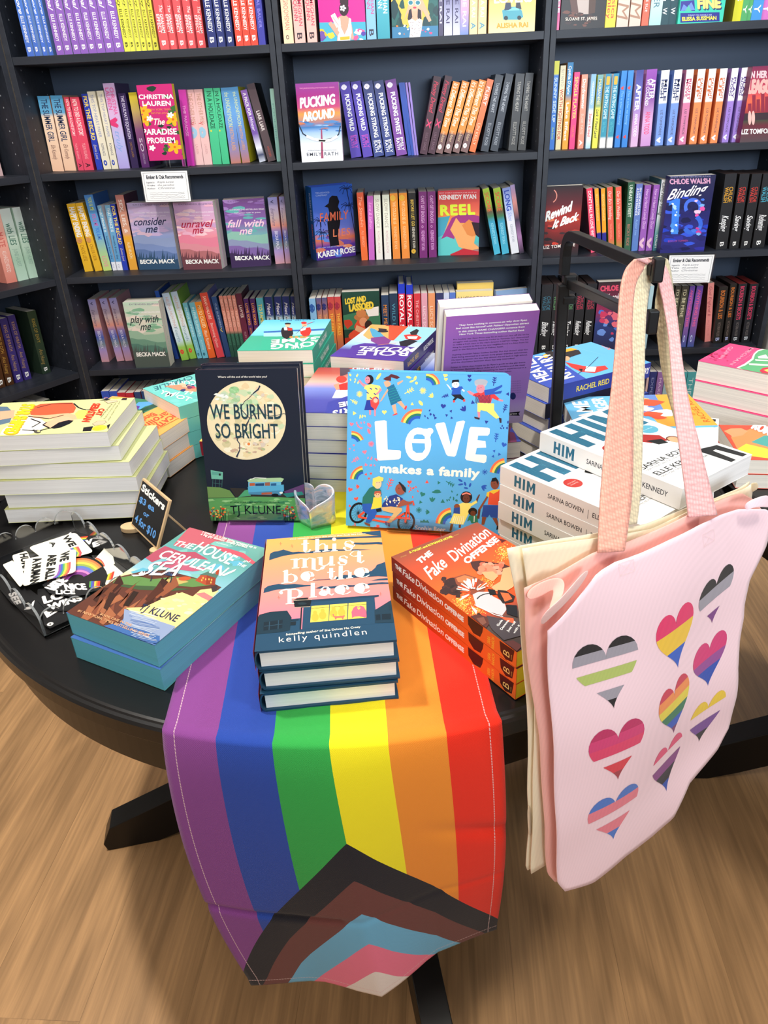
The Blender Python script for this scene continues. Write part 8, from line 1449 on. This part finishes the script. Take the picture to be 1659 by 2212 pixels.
mb.build('round_base', WOOD, root, bevel=.001, M=sM.inverted())
mb = MB(); cx, cy = sB[0]+su_[0]*(sw-.004), sB[1]+su_[1]*(sw-.004)
mb.prism([(cx+.009*math.cos(6.283*i/24), cy+.008*math.sin(6.283*i/24)) for i in range(24)], TZ+.0003, TZ+.008); mb.build('round_base', WOOD, root, bevel=.001, M=sM.inverted())
# ---------------------------------------------------------------- black metal bag stand
PX, PY = .238, 1.070
pt = vp(1225, 503, (PX, PY, 0), (0, 1, 0)); lt = vp(1230, 612, (PX, PY, 0), (0, 1, 0)); PX2 = float(pt[0])
e1 = dep(1418, 583, .775); e2 = dep(1406, 695, .79)
root = empty('bag_stand', Matrix.Translation((PX, PY, TZ))); tag(root, 'black metal stand with two arms, holding the tote bags', 'display stand'); Mi = root.matrix_world.inverted()
hw_ = .0082
strut((PX, PY, TZ+.006), (pt[0], PY, lt[2]), hw_, 'pole', METAL, root, Mi)
mb = MB()
def sweep(path, r, name, m_=METAL, par=root, side=None):
    path = [np.array(p, float) for p in path]; v = []; mb = MB()
    for i, p in enumerate(path):
        d = path[min(i+1, len(path)-1)]-path[max(i-1, 0)]; d /= np.linalg.norm(d)
        a = side/np.linalg.norm(side); b = np.cross(d, a); b /= np.linalg.norm(b)
        v += [tuple(Mi @ Vector(p+a*x*r+b*y*r)) for x, y in ((-1, -1), (1, -1), (1, 1), (-1, 1))]
    n = len(path); fs = [(3, 2, 1, 0), tuple(4*(n-1)+k for k in (0, 1, 2, 3))] + [(4*i+k, 4*i+(k+1) % 4, 4*i+4+(k+1) % 4, 4*i+4+k) for i in range(n-1) for k in range(4)]
    mb.add(v, fs); return mb.build(name, m_, par, bevel=.001)
tpt = np.array([pt[0], PY, pt[2]]); da = (e1-tpt)/np.linalg.norm(e1-tpt); sd = np.cross(da, UP)
bend = [tpt-UP*.03*(1-t)*(1) if False else (1-t)**2*(tpt-UP*.03)+2*t*(1-t)*tpt+t*t*(tpt+da*.03) for t in [i/6 for i in range(7)]]
sweep([np.array([pt[0], PY, lt[2]+.012])] + bend + [e1], hw_*.76, 'upper_arm', side=sd)
lpt = np.array([PX+(lt[0]-PX), PY, lt[2]]); d2 = (e2-lpt)/np.linalg.norm(e2-lpt)
sweep([lpt+d2*.006, e2], hw_*.72, 'lower_arm', side=np.cross(d2, UP))
for zc, hh2 in ((lt[2]+.006, .007), (lt[2]-.022, .006)): strut((lpt[0], PY, zc-hh2), (lpt[0], PY, zc+hh2), hw_*1.18, 'collar', METAL, root, Mi)
for e, d_ in ((e1, da), (e2, d2)): strut(e-UP*.012+d_*.002, e+UP*.013+d_*.002, (.0062, .003) if False else (.0058, .0058), 'end_stop', METAL, root, Mi)
mb = MB(); mb.box((-.07, -.05, 0), (.07, .05, .006)); mb.build('base_plate', METAL, root, bevel=.001)
# ---------------------------------------------------------------- tote bags
def canvas_mat(name, col, k=1.0):
    M = bpy.data.materials.new(name); M.use_nodes = True; nt = M.node_tree; N = nt.nodes; Lk = nt.links.new; b = N['Principled BSDF']; b.inputs['Roughness'].default_value = .9; b.inputs['Sheen Weight'].default_value = .2; b.inputs['Specular IOR Level'].default_value = .15
    at = N.new('ShaderNodeAttribute'); at.attribute_name = 'Col'; tc = N.new('ShaderNodeTexCoord')
    mp = N.new('ShaderNodeMapping'); mp.inputs['Rotation'].default_value = (0, 0, .785); Lk(tc.outputs['Object'], mp.inputs[0])
    wv = N.new('ShaderNodeTexWave'); wv.inputs['Scale'].default_value = 230*k; wv.inputs['Distortion'].default_value = .4; wv.bands_direction = 'X'; Lk(mp.outputs[0], wv.inputs['Vector'])
    mr = N.new('ShaderNodeMapRange'); mr.inputs['To Min'].default_value = .975; mr.inputs['To Max'].default_value = 1.01; Lk(wv.outputs['Fac'], mr.inputs['Value'])
    vm = N.new('ShaderNodeVectorMath'); vm.operation = 'SCALE'; Lk(at.outputs['Color'], vm.inputs[0]); Lk(mr.outputs[0], vm.inputs['Scale']); Lk(vm.outputs[0], b.inputs['Base Color'])
    bp = N.new('ShaderNodeBump'); bp.inputs['Strength'].default_value = .12; bp.inputs['Distance'].default_value = .0003; Lk(wv.outputs['Fac'], bp.inputs['Height']); Lk(bp.outputs[0], b.inputs['Normal'])
    return M
CANVAS = canvas_mat('cotton_canvas', None)
STRAP = canvas_mat('webbing', None, .55)
q_n = STRAP.node_tree; q_b = q_n.nodes['Principled BSDF']; q_t = q_n.nodes.new('ShaderNodeTexVoronoi'); q_t.inputs['Scale'].default_value = 330; q_t.inputs['Randomness'].default_value = .25
q_m = q_n.nodes.new('ShaderNodeMapping'); q_m.inputs['Scale'].default_value = (1, 1, .55); q_c = q_n.nodes.new('ShaderNodeTexCoord'); q_n.links.new(q_c.outputs['Object'], q_m.inputs[0]); q_n.links.new(q_m.outputs[0], q_t.inputs['Vector'])
q_r = q_n.nodes.new('ShaderNodeMapRange'); q_r.inputs['From Max'].default_value = .8; q_r.inputs['To Min'].default_value = 1.06; q_r.inputs['To Max'].default_value = .62; q_n.links.new(q_t.outputs['Distance'], q_r.inputs['Value'])
q_v = [n for n in q_n.nodes if n.bl_idname == 'ShaderNodeVectorMath'][0]; q_n.links.new(q_r.outputs[0], q_v.inputs['Scale'])
q_p = q_n.nodes.new('ShaderNodeBump'); q_p.invert = True; q_p.inputs['Strength'].default_value = .7; q_p.inputs['Distance'].default_value = .001; q_n.links.new(q_t.outputs['Distance'], q_p.inputs['Height']); q_n.links.new(q_p.outputs[0], q_b.inputs['Normal'])
gB, gu, gup = lean(.1416, .506, .578, .614, .09); gn = np.cross(gu, gup)        # gn points at the viewer
GW = .36
z10 = Z((1080, 1080), 2.5130)
def gpx(x, y, off=0.0):
    p = vp(*z10(x, y), gB+gn*off, gn)-gB; return np.array([float(p@gu), float(p@gup)])
# outline of the pink front panel (zoom pixels, clockwise from top left)
TOPE = [gpx(*p) for p in ((205, 680), (285, 600), (380, 480), (470, 365), (560, 310), (690, 262), (850, 190), (1030, 120), (1180, 75), (1300, 52), (1455, 55))]
LEFTE = [gpx(*p) for p in ((205, 680), (225, 1000), (245, 1300), (262, 1600), (280, 1900), (285, 2055), (315, 2090))]
BOTE = [gpx(*p) for p in ((315, 2090), (450, 2030), (620, 1890), (780, 1790), (900, 1700), (1000, 1520), (1160, 1340), (1228, 1235))]
RIGHTE = [gpx(*p) for p in ((1500, 80), (1440, 250), (1345, 430), (1320, 560), (1315, 640), (1285, 760), (1262, 900), (1255, 1050), (1238, 1200), (1228, 1235))]
def along(poly, t):
    P_ = np.array(poly); d = np.r_[0, np.cumsum(np.linalg.norm(np.diff(P_, axis=0), axis=1))]; d /= d[-1]; return np.array([np.interp(t, d, P_[:, 0]), np.interp(t, d, P_[:, 1])])
def wave(a, b):     # folds of the hanging cloth: distance in front of the bag plane
    return .008*math.sin(9*a+2.0*b+.5) + .0035*math.sin(22*a-6*b) + .0015*math.sin(40*b+12*a) + .004*math.exp(-((a-.29)/.05)**2)*(1-b/.37) - .006*math.exp(-((b-.02)/.05)**2)
def g3(a, b, off=0.0, k=1.0): return gB + gu*a + gup*b + gn*(wave(a, b)*k+off)
def panel(name, par, Mi, edges, col, off, k=1.0, nx=44, ny=52, M_=None, thick=.0012, wv=None):
    Te, Le, Be, Re = edges; mb = MB(); v = []
    c00, c10, c01, c11 = Le[0], Te[-1], Le[-1], Re[-1]
    for j in range(ny+1):
        for i in range(nx+1):
            s, t = i/nx, j/ny; T, B = along(Te, s), along(Be, s); Lf, Rt = along(Le, t), along(Re, t)
            p = (1-t)*T+t*B+(1-s)*Lf+s*Rt-((1-s)*(1-t)*c00+s*(1-t)*c10+(1-s)*t*c01+s*t*c11)
            v.append(tuple(Mi @ Vector((wv or g3)(p[0], p[1], off, k))))
    mb.add(v, [(j*(nx+1)+i, (j+1)*(nx+1)+i, (j+1)*(nx+1)+i+1, j*(nx+1)+i+1) for j in range(ny) for i in range(nx)], col)
    o = mb.build(name, CANVAS, par, smooth=True); sd_ = o.modifiers.new('cloth', 'SOLIDIFY'); sd_.thickness = thick; sd_.offset = -1; return o, mb
PINK, CREAM = 'fbdbe5', 'f2e4c6'
tote = empty('tote_bag', Matrix.Translation(tuple(g3(.18, 0)))); tag(tote, 'pink cotton tote bag printed with nine striped hearts', 'bag', 'tote bags on the black stand'); tMi = tote.matrix_world.inverted()
edges = (TOPE, LEFTE, BOTE, [TOPE[-1]]+RIGHTE)
panel('front_panel', tote, tMi, edges, PINK, .008)
sh_ = lambda E, dx, dy: [p+np.array([dx, dy]) for p in E]
BT = [gpx(*p) for p in ((135, 480), (330, 400), (520, 290), (690, 232), (850, 165), (1030, 95), (1180, 50), (1330, 5), (1400, -10), (1455, 20))]
BLf = [gpx(*p) for p in ((135, 480), (150, 700), (190, 1000), (230, 1300), (255, 1600), (272, 1900), (285, 2055), (315, 2090))]
panel('back_panel', tote, tMi, (BT, BLf, BOTE, [BT[-1]]+RIGHTE), 'f6b8ac', -.007)
# folded gusset at the upper left corner
mb = MB(); gpts = [(135, 500, -.011), (255, 425, 0), (330, 405, .004), (365, 440, .01), (330, 520, .014), (290, 590, .016), (262, 560, .012), (300, 470, .008), (240, 470, .002), (160, 520, -.006)]
ctr = [(*gpx(x, y, o_), o_) for x, y, o_ in gpts]
def loftstrip(A, B, col, name, par, Mi, mat_, sub=1):
    mb = MB(); v = [tuple(Mi @ Vector(p)) for p in A]+[tuple(Mi @ Vector(p)) for p in B]; n = len(A)
    mb.add(v, [(i, i+1, n+i+1, n+i) for i in range(n-1)], col); o = mb.build(name, mat_, par, smooth=True)
    m2 = o.modifiers.new('thick', 'SOLIDIFY'); m2.thickness = .0016; m2.offset = 0; s2 = o.modifiers.new('sub', 'SUBSURF'); s2.levels = s2.render_levels = 2; return o
def Gp(x, y, off): return vp(*z10(x, y), gB+gn*off, gn)
loftstrip([Gp(135, 490, .0), Gp(250, 425, .006), Gp(345, 412, .012), Gp(362, 470, .018), Gp(325, 560, .022), Gp(300, 592, .022)], [Gp(140, 560, .004), Gp(240, 520, .006), Gp(290, 480, .01), Gp(285, 520, .012), Gp(268, 575, .016), Gp(262, 590, .018)], 'f8bcae', 'folded_corner', tote, tMi, CANVAS)
loftstrip([Gp(214, 655, .02), Gp(250, 600, .024), Gp(300, 560, .024), Gp(360, 500, .02), Gp(470, 365, .012)], [Gp(225, 690, .014), Gp(275, 640, .016), Gp(320, 600, .016), Gp(400, 520, .012), Gp(500, 380, .008)], 'f9cdc8', 'hem_fold', tote, tMi, CANVAS)
loftstrip([Gp(1320, 40, .004), Gp(1340, 5, .01), Gp(1420, -25, .012), Gp(1470, -35, .008)], [Gp(1340, 60, .01), Gp(1380, 40, .014), Gp(1440, 40, .014), Gp(1480, 50, .008)], PINK, 'folded_corner', tote, tMi, CANVAS)
# hearts: striped shapes draped on the front panel
def draped(par, Mi, items, off):
    mb = MB(); 
    for pts, fs, col in items:
        V = [list(p) for p in pts]; T3 = []
        for f in fs:
            for i in range(1, len(f)-1): T3.append((V[f[0]], V[f[i]], V[f[i+1]]))
        st_ = T3
        for it in range(3):
            nx = []
            for a, b, c in st_:
                if max(math.dist(a, b), math.dist(b, c), math.dist(c, a)) < .007: nx.append((a, b, c)); continue
                ab, bc, ca = [(a[0]+b[0])/2, (a[1]+b[1])/2], [(b[0]+c[0])/2, (b[1]+c[1])/2], [(c[0]+a[0])/2, (c[1]+a[1])/2]
                nx += [(a, ab, ca), (ab, b, bc), (ca, bc, c), (ab, bc, ca)]
            st_ = nx
        for t in st_:
            vv = [tuple(Mi @ Vector(g3(p[0], p[1], off))) for p in t]; mb.add(vv, [(0, 1, 2)], col)
    return mb.build('heart_print', CANVAS, par, smooth=False)
def stripes_heart(name, x0, y0, x1, y1, cols, tip, rot=0):
    """lobes and tip given by zoom pixels: left extreme, right extreme and tip"""
    Lp, Rp, Tp = gpx(*x0 if False else (x0, y0)), gpx(x1, y1), gpx(*tip); wdt = np.linalg.norm(Rp-Lp); ux = (Rp-Lp)/wdt; mid = (Lp+Rp)/2
    uy = mid-Tp; hgt = np.linalg.norm(uy)*1.42; uy = uy/np.linalg.norm(uy); pts = []
    for i in range(48):
        a = 6.28318*i/48; x = 16*math.sin(a)**3; y = 13*math.cos(a)-5*math.cos(2*a)-2*math.cos(3*a)-math.cos(4*a); pts.append((x/32, (y+17)/29.5))
    items = []; n = len(cols)
    for k, c in enumerate(cols):
        if c is None: continue
        t1, t0 = 1-k/n, 1-(k+1)/n; poly = pts
        for sgn, lim in ((1, t0), (-1, t1)):
            out = []
            for i in range(len(poly)):
                p, q = poly[i], poly[(i+1) % len(poly)]; dp, dq = sgn*(p[1]-lim), sgn*(q[1]-lim)
                if dp >= 0: out.append(p)
                if (dp >= 0) != (dq >= 0): t = dp/(dp-dq); out.append((p[0]+(q[0]-p[0])*t, p[1]+(q[1]-p[1])*t))
            poly = out
        if len(poly) < 3: continue
        q2 = [tuple(Tp + ux*p[0]*wdt + uy*p[1]*hgt) for p in poly]
        tri = geometry.tessellate_polygon([[Vector((a, b, 0)) for a, b in q2]]); fs = []
        for f in tri:
            a, b, cc = (q2[i] for i in f); fs.append(tuple(f) if (b[0]-a[0])*(cc[1]-a[1])-(b[1]-a[1])*(cc[0]-a[0]) > 0 else tuple(f)[::-1])
        items.append((q2, fs, c))
    o = draped(tote, tMi, items, .0084); o['label'] = name
K_, GY, VI = '1c1a20', 'a09ca8', '7c3c88'
stripes_heart('black, grey and green striped heart', 345, 890, 675, 775, [K_, GY, None, 'b4c46c', None, GY, K_], (540, 1082))
stripes_heart('magenta, yellow and blue heart', 771, 720, 998, 590, ['e8306c', 'f4c83c', '3060c8'], (907, 880))
stripes_heart('black, grey and purple heart', 1030, 540, 1250, 390, [K_, GY, None, VI], (1130, 660))
stripes_heart('pink, purple and blue heart', 1007, 880, 1215, 745, ['d83878', 'd83878', '984c98', '2c50b4', '2c50b4'], (1092, 990))
stripes_heart('rainbow striped heart', 780, 1110, 978, 965, ['d04058', 'f49454', 'e8d44c', '3c7c5c', '2c58c0', '7c3c70'], (893, 1235))
stripes_heart('yellow, purple and black heart', 997, 1190, 1188, 1060, ['f0cc3c', None, '7c4c9c', '2c2830'], (1068, 1305))
stripes_heart('red and pink striped heart', 414, 1320, 697, 1190, ['c02c64', 'd83c78', 'e4406c', None, 'e03c4c', 'a83c48'], (570, 1467))
stripes_heart('pink, purple, black and blue heart', 780, 1440, 962, 1290, ['e8507c', None, '8c4088', '2c2430', '3050b0'], (875, 1562))
stripes_heart('blue and pink striped heart', 420, 1690, 696, 1540, ['4c78cc', 'ec8090', None, 'ec8090', '4c78cc'], (557, 1795))
# box stitching under the straps
for (x, y) in ((610, 330), (1085, 185)):
    mb = MB(); S_ = []
    for a_, b_ in (((-36, -14), (40, -40)), ((40, -40), (44, 20)), ((44, 20), (-32, 50)), ((-32, 50), (-36, -14)), ((-36, -14), (44, 20)), ((40, -40), (-32, 50))):
        p, q = gpx(x+a_[0], y+a_[1]), gpx(x+b_[0], y+b_[1]); n = 9
        for i in range(n):
            s0, s1 = p+(q-p)*(i/n), p+(q-p)*((i+.6)/n); w_ = np.array([-(q-p)[1], (q-p)[0]]); w_ = w_/np.linalg.norm(w_)*.0003
            mb.add([tuple(tMi @ Vector(g3(*r_, .0083+.0003))) for r_ in (s0-w_, s1-w_, s1+w_, s0+w_)], [(0, 1, 2, 3)], 'f8e0e0')
    mb.build('box_stitch', CANVAS, tote)
# cream tote behind it
ctote = empty('tote_bag', Matrix.Translation(tuple(g3(.1, .02, -.03)))); tag(ctote, 'natural cream cotton tote bag hanging behind the pink one', 'bag', 'tote bags on the black stand'); cMi = ctote.matrix_world.inverted()
CT = [gpx(*p, -.019) for p in ((35, 262), (240, 225), (440, 195), (600, 165), (790, 130), (900, 90), (1020, 50), (1200, 0), (1330, -50), (1390, -90))]
CLe = [gpx(*p, -.019) for p in ((35, 262), (60, 400), (105, 600), (130, 850), (150, 1100), (160, 1400), (158, 1600), (165, 1800), (155, 2000), (162, 2022))]
CB = [gpx(*p, -.019) for p in ((162, 2022), (265, 1945), (400, 1850), (700, 1650), (1000, 1400), (1150, 1250))]
CR = [gpx(*p, -.019) for p in ((1390, -90), (1350, 200), (1280, 500), (1200, 900), (1150, 1250))]
panel('back_panel', ctote, cMi, (CT, CLe, CB, CR), CREAM, -.021, .5)
CT2 = [gpx(*p, -.015) for p in ((108, 258), (300, 235), (470, 215), (640, 190), (790, 165), (900, 120), (1020, 75), (1200, 20), (1340, -30), (1380, -60))]
CL2 = [gpx(*p, -.015) for p in ((108, 258), (125, 400), (160, 640), (175, 850), (175, 1100), (170, 1400), (168, 1600), (166, 1800), (160, 2000), (162, 2022))]
panel('front_panel', ctote, cMi, (CT2, CL2, CB, CR), CREAM, -.015, .6)
loftstrip([Gp(1330, -70, -.03), Gp(1370, -95, -.02), Gp(1400, -100, -.016)], [Gp(1335, -30, -.03), Gp(1372, -40, -.02), Gp(1410, -62, -.016)], 'd8c8a4', 'folded_corner', ctote, cMi, CANVAS)
loftstrip([Gp(150, 1645, -.02), Gp(148, 1720, -.016), Gp(155, 1830, -.018)], [Gp(172, 1660, -.022), Gp(170, 1730, -.022), Gp(172, 1835, -.022)], 'e8d0b0', 'side_label', ctote, cMi, CANVAS)
# straps: ribbons through edge pixels at their own depths
def ribbon(par, Mi, rows_, col, name='strap', seg=8):
    A = [dep(x0, y0, d0) for x0, y0, d0, x1, y1, d1 in rows_]; B = [dep(x1, y1, d1) for x0, y0, d0, x1, y1, d1 in rows_]
    def cr_(P_, t):
        n = len(P_)-1; i = min(int(t*n), n-1); u = t*n-i; p0, p1, p2, p3 = P_[max(i-1, 0)], P_[i], P_[i+1], P_[min(i+2, n)]
        return .5*((2*p1)+(-p0+p2)*u+(2*p0-5*p1+4*p2-p3)*u*u+(-p0+3*p1-3*p2+p3)*u**3)
    n = (len(rows_)-1)*seg; v = []; m = 6
    for i in range(n+1):
        a, b = cr_(A, i/n), cr_(B, i/n)
        for k in range(m+1): v.append(tuple(Mi @ Vector(a+(b-a)*k/m)))
    mb = MB(); mb.add(v, [(i*(m+1)+k, i*(m+1)+k+1, (i+1)*(m+1)+k+1, (i+1)*(m+1)+k) for i in range(n) for k in range(m)], col)
    o = mb.build(name, STRAP, par, smooth=True); s2 = o.modifiers.new('t', 'SOLIDIFY'); s2.thickness = .0022; s2.offset = 0; return o
dL = float((g3(*gpx(600, 250), .01)-CAM)@_f); dR = float((g3(*gpx(1080, 90), .01)-CAM)@_f)
dh_ = .768
def mixd(a, b, t): return a+(b-a)*t
TOPD = .768
dC = float((g3(*gpx(700, 190, -.015), -.015, .6)-CAM)@_f)
print('depths', dL, dR, dC)
def rib(par, Mi, base, rows_, col, topd):     # rows: (y, x left, x right, share of the way up to the arm, extra)
    ribbon(par, Mi, [(x0, y+2, mixd(base, topd, k)+e0, x1, y-2, mixd(base, topd, k)+e1_) for y, x0, x1, k, e0, e1_ in rows_], col)
rib(tote, tMi, dL, [(1192, 1291.5, 1349, 0, 0, .006), (1075, 1297, 1364, .2, 0, .012), (950, 1308, 1367, .42, 0, .014), (820, 1323, 1366, .62, 0, .012), (700, 1334, 1365, .8, 0, .01), (620, 1341, 1372, .9, 0, .014), (580, 1352, 1392, .96, .0, .018), (558, 1372, 1408, 1, 0, .02)], 'f3ab98', TOPD)
rib(tote, tMi, dR, [(1115, 1487, 1549, 0, 0, .004), (1040, 1478, 1530, .18, 0, .004), (960, 1467, 1510, .36, 0, .004), (880, 1456, 1490, .55, .004, .006), (800, 1450, 1476, .72, .008, .01), (720, 1444, 1466, .86, .014, .02), (640, 1430, 1455, .95, .02, .03), (580, 1412, 1438, 1, .016, .028), (558, 1374, 1410, 1, 0, .02)], 'f5b8b8', TOPD)
rib(ctote, cMi, dC, [(1133, 1353, 1375, 0, 0, .004), (1050, 1362, 1384, .2, .0, .006), (950, 1366, 1387, .42, .004, .01), (820, 1364, 1391, .62, .01, .016), (700, 1362, 1394, .8, .012, .02), (620, 1368, 1403, .9, .014, .026), (580, 1388, 1416, .97, .014, .026), (562, 1400, 1426, 1, .012, .022)], 'e8dab8', TOPD)
rib(ctote, cMi, dC+.05, [(1098, 1500, 1512, .1, 0, 0), (1000, 1480, 1492, .25, .01, .01), (900, 1456, 1476, .5, .02, .02), (820, 1434, 1461, .66, .03, .03), (740, 1422, 1459, .8, .035, .04), (660, 1416, 1456, .9, .035, .045), (600, 1424, 1450, .98, .028, .04), (565, 1418, 1442, 1, .02, .034), (556, 1400, 1428, 1, .012, .022)], 'dccda6', TOPD)

# copies that stand or lie together share a group
_g = {}
for o in C.objects:
    if o.parent is None and o.get('category') == 'book' and not o.get('group'): _g.setdefault(o['label'].rsplit(',', 1)[0], []).append(o)
for k_, l_ in _g.items():
    if len(l_) > 1:
        for o in l_: o['group'] = 'copies of the ' + k_
